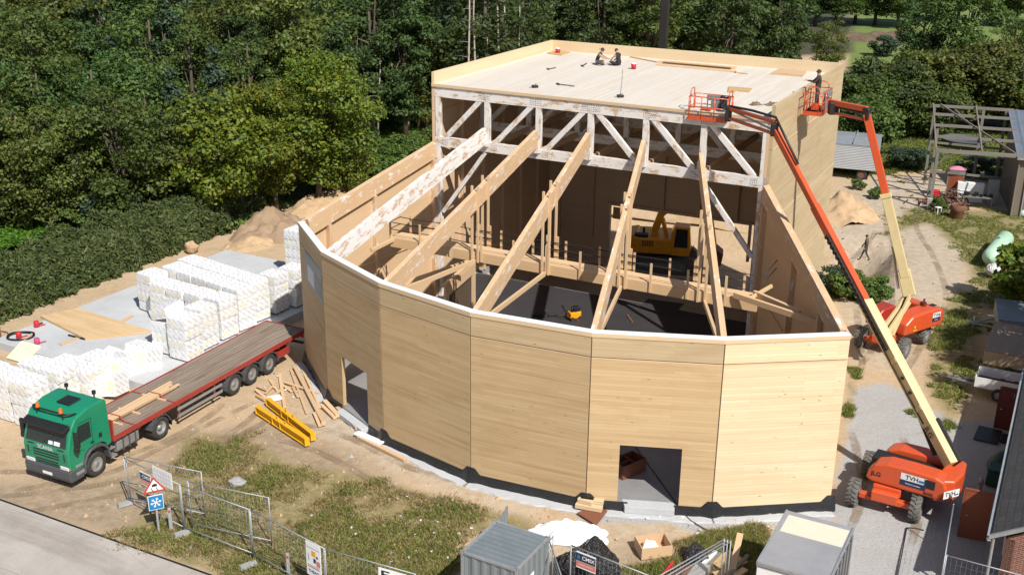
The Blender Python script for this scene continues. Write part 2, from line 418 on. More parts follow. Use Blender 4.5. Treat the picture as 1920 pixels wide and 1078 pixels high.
M['shedboard'] = wood('shed_boards', (0.20, 0.165, 0.125), (0.12, 0.095, 0.07), row=0.2, seam=0.9, knots=0.3, stain=0.5)
M['shedroof'] = worn('blue_grey_roof_sheet', (0.17, 0.20, 0.245), (0.13, 0.155, 0.195), scale=1, rough=0.45, metal=0.2)
M['brownboard'] = wood('brown_lid_boards', (0.30, 0.225, 0.17), (0.20, 0.14, 0.10), row=0.5, seam=0.7, knots=0.0, stain=0.5, weather=(0.30, 0.26, 0.22))
M['tan'] = worn('tan_side_panel', (0.44, 0.35, 0.24), (0.36, 0.28, 0.19), scale=2, rough=0.7)
def _brick(name, c1, c2, mortar, bw=0.22, rh=0.075, ms=0.011, rough=0.85, off=0.5):
    b = NB(name, rough); uv = b.n('TexCoord').outputs['UV']
    br = b.n('TexBrick', i_Vector=uv, i_Color1=c1, i_Color2=c2, i_Mortar=mortar, i_Scale=1.0)
    br.inputs['Brick Width'].default_value = bw; br.inputs['Row Height'].default_value = rh; br.inputs['Mortar Size'].default_value = ms
    br.inputs['Bias'].default_value = -0.1; br.offset = off
    n_ = b.noise(uv, 9, 5, 0.65)
    b.col(b.mix(b.math('MULTIPLY', n_, 0.55), br.outputs['Color'], tuple(x * 0.5 for x in c1)))
    b.bump(b.math('SUBTRACT', 1.0, br.outputs['Fac']), 0.6, 0.01); return b.m
M['brick'] = _brick('red_brick', (0.26, 0.085, 0.055), (0.155, 0.05, 0.038), (0.36, 0.31, 0.26))
M['slate'] = _brick('slate_roof', (0.070, 0.072, 0.078), (0.048, 0.05, 0.055), (0.012, 0.012, 0.013), 0.33, 0.27, 0.012, 0.7)
M['bark'] = worn('bark', (0.12, 0.095, 0.07), (0.06, 0.048, 0.036), scale=6, fine=30, rough=0.95)
M['bark_pale'] = worn('pale_dead_bark', (0.46, 0.41, 0.35), (0.30, 0.26, 0.215), scale=6, fine=30, rough=0.95)
M['sand'] = worn('dug_sand', (0.50, 0.355, 0.21), (0.36, 0.24, 0.135), scale=1.2, fine=5, rough=0.95, bump=0.5)
M['mudheap'] = worn('brown_soil', (0.34, 0.24, 0.155), (0.22, 0.15, 0.095), scale=1.4, fine=5, rough=0.95, bump=0.6)
M['mast'] = worn('dark_steel_mast', (0.020, 0.018, 0.017), (0.012, 0.011, 0.010), scale=2, rough=0.6)
# ------------------------------------------------------------------ ground
def pts2(lst, z=0.0):
    return np.array([[at(x, y, z).x, at(x, y, z).y] for x, y in lst])

def sdist(P, poly):
    """signed distance of points to a polygon, positive inside"""
    n = len(poly); d = np.full(len(P), 1e9); ins = np.zeros(len(P), bool)
    for i in range(n):
        a = poly[i]; b = poly[(i + 1) % n]; ab = b - a
        t = np.clip(((P - a) @ ab) / (ab @ ab + 1e-12), 0, 1)
        d = np.minimum(d, np.linalg.norm(P - (a + t[:, None] * ab), axis=1))
        c = ((a[1] > P[:, 1]) != (b[1] > P[:, 1]))
        xx = a[0] + (P[:, 1] - a[1]) / (b[1] - a[1] + 1e-12) * ab[0]
        ins ^= c & (P[:, 0] < xx)
    return np.where(ins, d, -d)

def soft(P, poly, w_):
    return np.clip(sdist(P, poly) / (2 * w_) + 0.5, 0, 1)

GRASS = [(pts2([(225, 1000), (300, 930), (320, 865), (350, 810), (455, 822), (560, 870), (640, 880), (760, 912), (850, 935), (1000, 975), (1010, 1010), (860, 1000), (850, 1120), (470, 1120), (380, 1062), (290, 1040)]), 0.9, 1.0),
         (pts2([(1260, 1040), (1330, 1000), (1400, 975), (1445, 985), (1440, 1020), (1440, 1110), (1130, 1110), (1150, 1070)]), 0.5, 0.85),
         (pts2([(1745, 745), (1735, 690), (1760, 600), (1800, 540), (1840, 560), (1850, 620), (1840, 700), (1810, 760), (1780, 790)]), 1.0, 0.9),
         (pts2([(1660, 440), (1700, 390), (1920, 395), (1990, 440), (1990, 600), (1840, 580), (1800, 470), (1740, 420)]), 1.2, 0.9),
         (pts2([(1540, 560), (1570, 500), (1640, 505), (1660, 540), (1610, 570)]), 0.7, 0.6),
         (pts2([(1585, 690), (1615, 690), (1605, 790), (1580, 800)]), 0.3, 0.6),
         (pts2([(1690, 770), (1760, 735), (1800, 770), (1790, 830), (1720, 835)]), 0.5, 0.42)]
LAWN = [(pts2([(1590, 330), (1590, 10), (1700, -40), (1900, -60), (2600, 100), (2600, 380), (1750, 315)]), 2.5, 1.0),
        (pts2([(-260, 480), (-120, 400), (90, 405), (120, 440), (20, 480), (-60, 500)]), 1.5, 1.0)]
GRAVEL = [(pts2([(1560, 1120), (1565, 930), (1590, 800), (1600, 725), (1665, 715), (1740, 760), (1800, 790), (1990, 780), (1990, 1120)]), 0.7, 1.0),
          (pts2([(1085, 985), (1100, 940), (1330, 955), (1570, 945), (1570, 1120), (1440, 1120), (1440, 985), (1300, 1000), (1240, 985)]), 0.5, 0.75),
          (pts2([(680, 815), (712, 800), (880, 885), (1100, 935), (1170, 960), (1100, 975), (1010, 950), (870, 912), (760, 862)]), 0.35, 0.7),
          (pts2([(1570, 640), (1640, 640), (1640, 720), (1580, 720)]), 0.7, 0.45),
          (pts2([(1630, 560), (1700, 530), (1720, 600), (1660, 620)]), 1.2, 0.4)]
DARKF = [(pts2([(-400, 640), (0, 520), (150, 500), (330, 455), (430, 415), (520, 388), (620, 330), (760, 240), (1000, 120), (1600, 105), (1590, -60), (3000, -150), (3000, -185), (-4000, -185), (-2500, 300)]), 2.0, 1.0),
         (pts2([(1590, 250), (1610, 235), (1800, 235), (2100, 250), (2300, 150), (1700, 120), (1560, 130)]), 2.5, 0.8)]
PALE = [(pts2([(1590, 640), (1560, 420), (1640, 330), (1760, 330), (1800, 400), (1830, 470), (1800, 540), (1740, 580), (1700, 690), (1640, 690)]), 1.5, 1.0),
        (pts2([(1010, 1000), (1100, 960), (1300, 985), (1260, 1040), (1150, 1070), (1050, 1090)]), 0.8, 0.6),
        (pts2([(590, 740), (700, 810), (880, 900), (1020, 950), (1000, 975), (850, 935), (700, 880), (560, 800)]), 0.9, 0.75)]
BROWN = [(pts2([(-150, 900), (60, 900), (250, 880), (330, 820), (500, 790), (680, 850), (760, 920), (560, 880), (450, 830), (340, 850), (260, 1010), (-150, 930)]), 1.0, 1.0),
         (pts2([(1100, 1000), (1240, 1000), (1440, 1010), (1440, 1110), (1020, 1110)]), 1.0, 0.6)]

def zone(P, lst):
    o = np.zeros(len(P))
    for poly, w_, k in lst: o = np.maximum(o, soft(P, poly, w_) * k)
    return o

def ground_material():
    b = NB('site_ground', 0.95); v = b.coord()
    za = b.n('Attribute', attribute_name='zone_a'); zb = b.n('Attribute', attribute_name='zone_b')
    sa = b.n('SeparateColor', i_Color=za.outputs['Color']); sb = b.n('SeparateColor', i_Color=zb.outputs['Color'])
    n1 = b.noise(v, 0.45, 9, 0.68, 0.3); n2 = b.noise(v, 2.2, 7, 0.65); n3 = b.noise(v, 11, 5, 0.7); n4 = b.noise(v, 0.16, 5, 0.6, 0.5)
    def mask(s, amt=1.1, sharp=0.16):
        nn = b.math('ADD', b.math('MULTIPLY', n1, 0.55), b.math('MULTIPLY', n2, 0.45))
        x = b.math('ADD', s, b.math('MULTIPLY', b.math('SUBTRACT', nn, 0.5), amt))
        return b.ramp(x, [(0.5 - sharp, 0.0), (0.5 + sharp, 1.0)])
    sand = b.ramp(b.math('ADD', b.math('MULTIPLY', n1, 0.6), b.math('MULTIPLY', n2, 0.4)), [(0.3, (0.34, 0.235, 0.14)), (0.46, (0.47, 0.345, 0.215)), (0.7, (0.56, 0.425, 0.275))])
    sand = b.mix(b.math('MULTIPLY', b.ramp(n3, [(0.35, 1.0), (0.6, 0.0)]), 0.28), sand, (0.24, 0.17, 0.105))
    pale = b.ramp(n2, [(0.3, (0.36, 0.285, 0.20)), (0.7, (0.50, 0.42, 0.32))])
    c = b.mix(mask(sb.outputs[1], 0.9, 0.25), sand, pale)
    brown = b.ramp(n2, [(0.3, (0.245, 0.18, 0.115)), (0.7, (0.39, 0.30, 0.20))])
    c = b.mix(mask(sb.outputs[2], 1.1, 0.28), c, brown)
    vor = b.n('TexVoronoi', i_Vector=v, i_Scale=34.0)
    gs = b.ramp(vor.outputs['Color'], [(0.1, (0.29, 0.29, 0.292)), (0.9, (0.44, 0.437, 0.43))])
    gs = b.mix(b.math('MULTIPLY', b.ramp(n1, [(0.4, 0.0), (0.7, 1.0)]), 0.35), gs, (0.30, 0.265, 0.225))
    c = b.mix(mask(sa.outputs[1], 1.0, 0.12), c, gs)
    gr = b.ramp(b.math('ADD', b.math('MULTIPLY', n2, 0.6), b.math('MULTIPLY', n3, 0.4)), [(0.3, (0.10, 0.10, 0.035)), (0.46, (0.20, 0.17, 0.07)), (0.6, (0.32, 0.245, 0.125)), (0.8, (0.42, 0.315, 0.18))])
    c = b.mix(mask(sa.outputs[0], 1.3, 0.14), c, gr)
    lawn = b.ramp(b.math('ADD', b.math('MULTIPLY', n4, 0.5), b.math('MULTIPLY', n2, 0.5)), [(0.3, (0.10, 0.15, 0.030)), (0.6, (0.16, 0.21, 0.05)), (0.8, (0.22, 0.225, 0.075))])
    c = b.mix(mask(sb.outputs[0], 0.5, 0.1), c, lawn)
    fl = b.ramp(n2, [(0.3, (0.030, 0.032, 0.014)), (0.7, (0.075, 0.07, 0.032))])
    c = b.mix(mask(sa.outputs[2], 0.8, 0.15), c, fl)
    b.col(c); b.bump(b.math('ADD', b.math('MULTIPLY', n2, 0.6), b.math('MULTIPLY', n3, 0.4)), 0.7, 0.12)
    return b.m

def make_ground():
    fx = np.arange(-48, 52.01, 0.5); fy = np.arange(27, 112.01, 0.5)
    xs = np.concatenate([[-1500, -900, -500, -300, -200, -140, -100, -75, -60, -53], fx, [57, 65, 78, 95, 120, 160, 220, 320, 520, 900, 1500]])
    ys = np.concatenate([[-600, -250, -100, -40, -10, 8, 18, 23], fy, [114, 117, 120, 124, 128, 133, 138, 144, 150, 158, 166, 175, 185, 197, 210, 230, 260, 320, 450, 800, 1400, 2200]])
    X, Y = np.meshgrid(xs, ys); P = np.stack([X.ravel(), Y.ravel()], 1)
    Z = np.array([(mnoise.noise((x * 0.35, y * 0.35, 3.1)) * 0.5 + mnoise.noise((x * 1.1, y * 1.1, 7.7)) * 0.3 - 0.8) * 0.05 for x, y in P])
    for i, (x, y) in enumerate(P):      # the dug pit behind the rear wall
        a = (x - 2.39) * -0.4572 + (y - 74.257) * -0.8894; n_ = -( (x - 2.39) * 0.0 ) + ((x + 4.48) * 0.4570 + (y - 60.883) * 0.8895)
        s_ = (x + 4.48) * 0.8895 - (y - 60.883) * 0.4570
        if n_ > 4.4 and 0.2 < s_ < (18.8 if n_ < 15.6 else 23) and n_ < 25:
            k = min(1, (n_ - 4.4) / 1.6) * min(1, (25 - n_) / 3.0) * min(1, (s_ - 0.2) / 1.0) * min(1, ((18.8 if n_ < 15.6 else 23) - s_) / (0.8 if n_ < 15.6 else 3.0))
            Z[i] -= 2.0 * k * k * (3 - 2 * k)
    nx, ny = len(xs), len(ys)
    me = bpy.data.meshes.new('ground')
    idx = np.arange(nx * ny).reshape(ny, nx)
    F = np.stack([idx[:-1, :-1], idx[:-1, 1:], idx[1:, 1:], idx[1:, :-1]], -1).reshape(-1, 4)
    me.from_pydata(np.c_[P, Z].tolist(), [], F.tolist())
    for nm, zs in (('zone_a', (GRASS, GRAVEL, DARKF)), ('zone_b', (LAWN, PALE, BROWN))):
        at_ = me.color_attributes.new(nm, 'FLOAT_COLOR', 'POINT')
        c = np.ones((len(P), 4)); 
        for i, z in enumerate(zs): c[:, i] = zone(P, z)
        at_.data.foreach_set('color', c.ravel())
    me.materials.append(ground_material())
    for p in me.polygons: p.use_smooth = True
    o = bpy.data.objects.new('ground', me); COL.objects.link(o); o['kind'] = 'structure'
make_ground()

def road_material():
    b = NB('concrete_road', 0.9); v = b.coord()
    n1 = b.noise(v, 0.5, 7, 0.65, 0.4); n2 = b.noise(v, 14, 5, 0.7)
    c = b.ramp(b.math('ADD', b.math('MULTIPLY', n1, 0.65), b.math('MULTIPLY', n2, 0.35)), [(0.3, (0.30, 0.27, 0.24)), (0.7, (0.46, 0.42, 0.38))])
    rv = b.n('Mapping', i_Vector=b.n('Mapping', i_Vector=v, i_Rotation=(0, 0, R(27))).outputs[0], i_Scale=(0.06, 0.9, 1)).outputs[0]
    tm = b.noise(rv, 1.0, 6, 0.7, 0.6); c = b.mix(b.math('MULTIPLY', b.ramp(tm, [(0.5, 0.0), (0.66, 1.0)]), 0.45), c, (0.20, 0.165, 0.13))
    ck = b.n('TexVoronoi', i_Vector=v, i_Scale=0.35, feature='DISTANCE_TO_EDGE'); c = b.mix(b.math('MULTIPLY', b.ramp(ck.outputs['Distance'], [(0.0, 1.0), (0.004, 0.0)]), 0.22), c, (0.12, 0.10, 0.085))
    b.col(c); b.bump(n2, 0.25, 0.01); return b.m
_ra, _rb = at(0, 935), at(400, 1078); _rd = (_rb - _ra).normalized(); _rn = V(_rd.y, -_rd.x, 0)
def make_road():
    m = MB(); o = _ra - _rd * 60; L = 140.0; seg = 5.0; wdt = 3.1
    for r in range(2):
        k = 0
        while k * seg < L:
            a = o + _rd * (k * seg + 0.008) + _rn * (0.10 + r * wdt); e = o + _rd * ((k + 1) * seg - 0.008) + _rn * (0.10 + r * wdt)
            m.prism([a + V(0, 0, -0.12), e + V(0, 0, -0.12), e + _rn * (wdt - 0.02) + V(0, 0, -0.12), a + _rn * (wdt - 0.02) + V(0, 0, -0.12)], (0, 0, 0.15))
            k += 1
    ob = m.build('road', road_material(), bevel=0.008); ob['kind'] = 'structure'
    j = MB(); a = o; e = o + _rd * L
    j.bar(a + _rn * 0.05 + V(0, 0, -0.02), e + _rn * 0.05 + V(0, 0, -0.02), 0.1, 0.08)
    q = j.build('road_edge_joint', M['black']); q['kind'] = 'structure'
    s = MB()
    for r in range(2):
        for k in range(int(L / seg)):
            p = o + _rd * (k * seg) + _rn * (0.12 + r * wdt) + V(0, 0, 0.0)
            s.bar(p, p + _rn * (wdt - 0.06), 0.05, 0.03)
    q = s.build('road_slab_joint', M['black']); q['kind'] = 'structure'
make_road()
def track_material():
    b = NB('pressed_tyre_track', 0.95); uv = b.n('TexCoord').outputs['UV']; v = b.coord(); t = b.t
    w_ = b.n('TexWave', i_Vector=uv, wave_type='BANDS', bands_direction='X', i_Scale=2.6); w_.inputs['Distortion'].default_value = 1.5
    n1 = b.noise(v, 0.8, 6, 0.7); n2 = b.noise(v, 6, 5, 0.7)
    b.col(b.mix(b.math('MULTIPLY', w_.outputs['Fac'], 0.6), b.ramp(n2, [(0.3, (0.27, 0.19, 0.12)), (0.7, (0.40, 0.295, 0.19))]), (0.23, 0.16, 0.10)))
    b.bump(w_.outputs['Fac'], 0.7, 0.03)
    sy = b.n('SeparateXYZ', i_Vector=b.n('Attribute', attribute_name='edge').outputs['Color'])
    a = b.math('MULTIPLY', b.ramp(b.math('ADD', sy.outputs[0], b.math('MULTIPLY', b.math('SUBTRACT', n2, 0.5), 1.2)), [(0.35, 0.0), (0.75, 1.0)]), b.ramp(n1, [(0.38, 0.0), (0.6, 0.55)]))
    b.put(b.p.inputs['Alpha'], a); return b.m
def make_tracks():
    mt = track_material()
    for path, gauge in (([(-60, 905), (40, 905), (120, 895), (220, 880), (330, 840), (420, 790), (470, 745)], 1.9), ([(10, 945), (110, 925), (230, 900), (330, 850), (430, 800), (540, 745)], 1.9), ([(500, 800), (620, 830), (740, 890), (860, 925), (1000, 958)], 1.7), ([(1650, 700), (1690, 640), (1740, 560), (1720, 480), (1690, 420), (1700, 350)], 2.1), ([(1660, 720), (1650, 640), (1640, 560), (1650, 480), (1680, 420)], 2.0), ([(1640, 800), (1660, 860), (1670, 940), (1640, 1040)], 2.2)):
        P = [at(x, y) for x, y in path]; C_ = []
        for i in range(len(P) - 1):
            p0, p1, p2, p3 = P[max(0, i - 1)], P[i], P[i + 1], P[min(len(P) - 1, i + 2)]
            for k in range(10):
                t = k / 10; C_.append(0.5 * ((2 * p1) + (p2 - p0) * t + (2 * p0 - 5 * p1 + 4 * p2 - p3) * t * t + (3 * p1 - p0 - 3 * p2 + p3) * t ** 3))
        for sd in (-1, 1):
            vs, fs, uv, ed, L = [], [], [], [], 0.0
            for i, p in enumerate(C_):
                d = (C_[min(i + 1, len(C_) - 1)] - C_[max(0, i - 1)]).normalized(); n = V(-d.y, d.x, 0); L += (p - C_[max(0, i - 1)]).length
                for j, o in enumerate((-0.26, -0.13, 0.0, 0.13, 0.26)):
                    q = p + n * (sd * gauge / 2 + o); vs.append((q.x, q.y, 0.006)); uv.append((L, o)); ed.append((0.0, 1.0, 0.8, 1.0, 0.0)[j] * min(1, i / 6, (len(C_) - 1 - i) / 6))
            for i in range(len(C_) - 1):
                for j in range(4): fs.append((i * 5 + j, i * 5 + j + 1, i * 5 + j + 6, i * 5 + j + 5))
            me = bpy.data.meshes.new('tyre_track'); me.from_pydata(vs, [], fs); ul = me.uv_layers.new(name='UVMap')
            for lp in me.loops: ul.data[lp.index].uv = uv[lp.vertex_index]
            ca = me.color_attributes.new('edge', 'FLOAT_COLOR', 'POINT'); ca.data.foreach_set('color', [c for e in ed for c in (e, e, e, 1)])
            me.materials.append(mt); o = bpy.data.objects.new('ground_track', me); COL.objects.link(o); o['kind'] = 'structure'
make_tracks()
# concrete base slab left of the hall with the cast edge
def make_left_slab():
    m = MB()
    B = at(425, 468, 0.4); e = V(math.cos(R(61.5)), math.sin(R(61.5)), 0)
    f_ = V(e.y, -e.x, 0)
    A2 = B - e * 17.4
    D2 = A2 + f_ * 11.0; C2 = B + f_ * 11.0
    m.prism([A2 - V(0, 0, 0.5), B - V(0, 0, 0.5), C2 - V(0, 0, 0.5), D2 - V(0, 0, 0.5)], (0, 0, 0.5))
    o = m.build('concrete_slab', M['slab'], bevel=0.02); o['kind'] = 'structure'
    return A2, B, C2, D2
SLAB = make_left_slab()
# ------------------------------------------------------------------ the timber hall
XY = [V(-10.330, 51.827, 0), V(-8.490, 47.326, 0), V(-5.458, 43.322, 0), V(-1.589, 40.117, 0), V(2.956, 38.198, 0), V(7.766, 37.652, 0), V(12.495, 38.256, 0)]
HFL, HBL, HBR, HFR = V(-4.4796, 60.883, 0), V(2.3916, 74.257, 0), V(19.1335, 65.656, 0), V(12.2623, 52.2816, 0)
HU = (HFR - HFL).normalized(); HN = (HBL - HFL).normalized(); HW = (HFR - HFL).length; HD = (HBL - HFL).length
ZB, ZR, ZH, ZD = 0.35, 7.35, 13.12, 12.5

def H(s, n, z): return HFL + HU * s + HN * n + V(0, 0, z)

def offset_line(P, d):
    """open polyline shifted sideways by d (to the left of travel), mitred"""
    out = []
    for i, p in enumerate(P):
        ns = []
        if i > 0: t = (p - P[i - 1]).normalized(); ns.append(V(-t.y, t.x, 0))
        if i < len(P) - 1: t = (P[i + 1] - p).normalized(); ns.append(V(-t.y, t.x, 0))
        if len(ns) == 1: out.append(p + ns[0] * d)
        else:
            m = (ns[0] + ns[1]).normalized(); out.append(p + m * (d / m.dot(ns[0])))
    return out

BLD = thing('timber_building', 'unfinished pale timber hall with a fan-shaped open front and a flat roofed block behind', 'building')
UP = V(0, 0, 1)

def panel_poly(a, ud, pts):
    return [a + ud * x + UP * z for x, z in pts]

def make_facade():
    inn = offset_line(XY, 0.29); inn2 = offset_line(XY, 0.16); out2 = offset_line(XY, -0.025)
    doors = {1: (1.47, 3.72), 4: (1.22, 3.57)}
    for i in range(6):
        a, b = XY[i], XY[i + 1]; ud = (b - a).normalized(); L = (b - a).length; ni = V(-ud.y, ud.x, 0)
        mt = M['clt_pale_sunlit'] if i == 5 else M['clt']
        off = (i * 7.3 + 1.1, i * 3.7)
        g0, g1 = 0.022, L - 0.022
        zt = 6.335; nb = 0.27
        m = MB()
        low = [(g0, ZB + nb), (g0 + 0.14, ZB + nb - 0.03), (g0 + 0.34, ZB)]
        lowr = [(g1 - 0.34, ZB), (g1 - 0.14, ZB + nb - 0.03), (g1, ZB + nb)]
        def pr(pp): m.add(*prism_geo(panel_poly(a, ud, pp), ni * 0.16), 0, ud, False, off)
        if i in doors:
            d0, d1 = doors[i]; hz = 2.80
            pr(low + [(d0, ZB), (d0, hz), (g0, hz)])
            pr([(d1, ZB)] + lowr + [(g1, hz), (d1, hz)])
            pr([(g0, hz), (g1, hz), (g1, zt), (g0, zt)])
        else:
            pr(low + lowr + [(g1, zt), (g0, zt)])
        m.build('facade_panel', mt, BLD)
        m = MB()
        m.add(*prism_geo(panel_poly(a, ud, [(g0, 6.375), (g1, 6.375), (g1, 7.16), (g0, 7.16)]), ni * 0.16), 0, ud, False, off)
        e_ = MB(); e_.add(*prism_geo(panel_poly(a, ud, [(g0, 6.305), (g1, 6.305), (g1, 6.345), (g0, 6.345)]), -ni * 0.006), 0, ud); e_.build('pale_joint_line', M['edge'], BLD)  # pale strip paints the light caught on the joint's chamfered edge
        m.build('upper_band', M['clt_fascia'] if i < 5 else M['clt_pale_sunlit'], BLD)
        m = MB()
        m.prism([out2[i] + UP * 7.163, out2[i + 1] + UP * 7.163, inn2[i + 1] + UP * 7.163, inn2[i] + UP * 7.163], UP * 0.155, 0, ud)
        m.build('coping_board', M['edge'], BLD)
        m = MB()
        m.prism([out2[i] + UP * 7.321, out2[i + 1] + UP * 7.321, inn[i + 1] + UP * 7.321, inn[i] + UP * 7.321], UP * 0.03, 0, ud)
        m.build('flashing', M['flash'], BLD)
    # posts behind the joints, dark strips painting the shade in the open seams
    for i in range(7):
        p = inn2[i]; q = offset_line(XY, 0.30)[i]
        d = (q - p).normalized(); s = V(-d.y, d.x, 0)
        if i in (0, 6): p = p + (XY[1] - XY[0]).normalized() * 0.15 if i == 0 else p - (XY[6] - XY[5]).normalized() * 0.15
        m = MB(); m.prism([p - s * 0.11 + d * 0.003, p + s * 0.11 + d * 0.003, p + s * 0.11 + d * 0.22, p - s * 0.11 + d * 0.22], UP * 6.9, 0, UP)
        m.build('corner_post', M['glulam'], BLD, loc=(0, 0, 0.32))
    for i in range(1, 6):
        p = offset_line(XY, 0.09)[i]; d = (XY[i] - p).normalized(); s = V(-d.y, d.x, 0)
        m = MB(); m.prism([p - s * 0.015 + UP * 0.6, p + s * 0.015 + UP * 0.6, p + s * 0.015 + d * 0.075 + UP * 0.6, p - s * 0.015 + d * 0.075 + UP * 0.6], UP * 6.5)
        m.build('joint_shade_strip', M['gap'], BLD)

def prism_geo(poly, vec):
    vec = Vector(vec); P = [Vector(p) for p in poly]; n = len(P); nn = V(0, 0, 0)
    for i in range(n): nn += P[i].cross(P[(i + 1) % n])
    if nn.dot(vec) < 0: P.reverse()
    return P + [p + vec for p in P], [tuple(range(n - 1, -1, -1)), tuple(range(n, 2 * n))] + [(i, (i + 1) % n, n + (i + 1) % n, n + i) for i in range(n)]

def make_skirt():
    segs = [(i, 0.0, 1.0) for i in (0, 2, 3, 5)] + [(1, 0.0, 1.40), (1, 3.78, 99), (4, 0.0, 1.62), (4, 3.40, 99)]
    for i, s0, s1 in segs:
        a, b = XY[i], XY[i + 1]; ud = (b - a).normalized(); L = (b - a).length; no = V(ud.y, -ud.x, 0)
        if (s0, s1) == (0.0, 1.0): s1 = L
        s1 = min(s1, L)
        e0, e1 = s0 - (0.05 if s0 == 0 and i > 0 else 0), s1 + (0.05 if s1 == L and i < 5 else 0.15 if i == 5 else 0)
        m = MB()
        def fn(u, v, a=a, ud=ud, no=no, L=L, e0=e0, e1=e1, i=i):
            x = e0 + (e1 - e0) * u
            near = min(abs(x), abs(L - x)); pk = max(0, 1 - near / 0.42)
            top = 0.37 + 0.27 * min(1, pk * 1.8) if near < 0.42 else 0.37
            wob = mnoise.noise((x * 2.3 + i * 9, v * 1.3, 2.2)); wob2 = mnoise.noise((x * 6 + i * 5, v * 4, 8.2))
            out = 0.015 + (0.085 + 0.10 * max(0, pk) + 0.03 * wob) * v ** 0.8 + 0.022 * wob2 * v
            z = top * (1 - v) + 0.012 * v + 0.02 * wob2 * v * (1 - v)
            return a + ud * x + no * out + UP * max(0.008, z)
        m.grid(fn, max(8, int((e1 - e0) * 14)), 6)
        def fn2(u, v, a=a, ud=ud, no=no, e0=e0, e1=e1, i=i):
            x = e0 + (e1 - e0) * u; wob = mnoise.noise((x * 2.3 + i * 9, 1.3, 2.2)); w2 = mnoise.noise((x * 1.4 + 3 * i, 4, 4))
            o = 0.085 + 0.03 * wob + (0.05 + 0.07 * w2) * v
            return a + ud * x + no * o + UP * (0.012 + 0.03 * (1 - v))
        m.grid(fn2, max(8, int((e1 - e0) * 10)), 2)
        m.build('membrane_skirt', M['membrane'], BLD)

def make_floor():
    foot = offset_line(XY, -0.02)
    poly = [p + UP * 0.0 for p in foot] + [HFR, H(HW, 4.6, 0), H(0, 4.6, 0), HFL]
    m = MB(); m.prism([p + UP * 0.02 for p in poly], UP * 0.28)
    m.build('floor_slab', M['floor'], BLD)
    for i, d0, d1, dep in ((1, 1.40, 3.8, 0.42), (4, 1.40, 3.42, 0.26)):
        a, b = XY[i], XY[i + 1]; ud = (b - a).normalized(); no = V(ud.y, -ud.x, 0); m = MB()
        m.prism([a + ud * d0 - no * 0.3 + UP * 0.02, a + ud * d1 - no * 0.3 + UP * 0.02, a + ud * d1 + no * dep + UP * 0.02, a + ud * (d0 + 0.12) + no * dep + UP * 0.02], UP * (0.286 if i == 4 else 0.2))
        m.build('door_sill', M['slab'], BLD, bevel=0.01)

def make_fan_sides():
    for A, B, sg in ((XY[0], HFL, 1), (XY[6], HFR, -1)):
        ud = (B - A).normalized(); L = (B - A).length
        ni = V(ud.y, -ud.x, 0) * sg        # inwards
        z1 = 9.32
        zt = lambda x: 7.32 + (z1 - 7.32) * x / L
        A2 = A + ni * 0.002
        m = MB(); m.prism(panel_poly(A2, ud, [(0.2, ZB), (L, ZB), (L, zt(L)), (0.2, zt(0.2))]), ni * 0.10, 0, ud)
        m.build('side_wall', M['plywall'], BLD)
        m = MB()      # sloping top beam on the inside
        pa, pb = A2 + ud * 0.45 + ni * 0.203 + UP * (zt(0.45) - 0.42), A2 + ud * (L - 0.05) + ni * 0.203 + UP * (zt(L - 0.05) - 0.42)
        m.bar(pa, pb, 0.2, 0.86); m.build('top_beam', M['glulam'], BLD)
        for x in ((1.9, 5.45, L - 0.25) if sg > 0 else (3.2, 7.7, L - 0.3)):
            m = MB(); m.box(A2 + ud * x + ni * 0.222 + UP * ((zt(x) - 0.86 + 0.3) / 2), (0.20, 0.24, zt(x) - 0.9 - 0.3), rz=math.atan2(ud.y, ud.x), grain=(0, 0, 1))
            m.build('wall_post', M['glulam'], BLD)
        m = MB(); m.bar(A2 + ud * 0.2 + ni * 0.16 + UP * 3.9, A2 + ud * (L - 0.1) + ni * 0.16 + UP * 3.9, 0.06, 0.12)
        m.build('wall_rail', M['stud'], BLD)

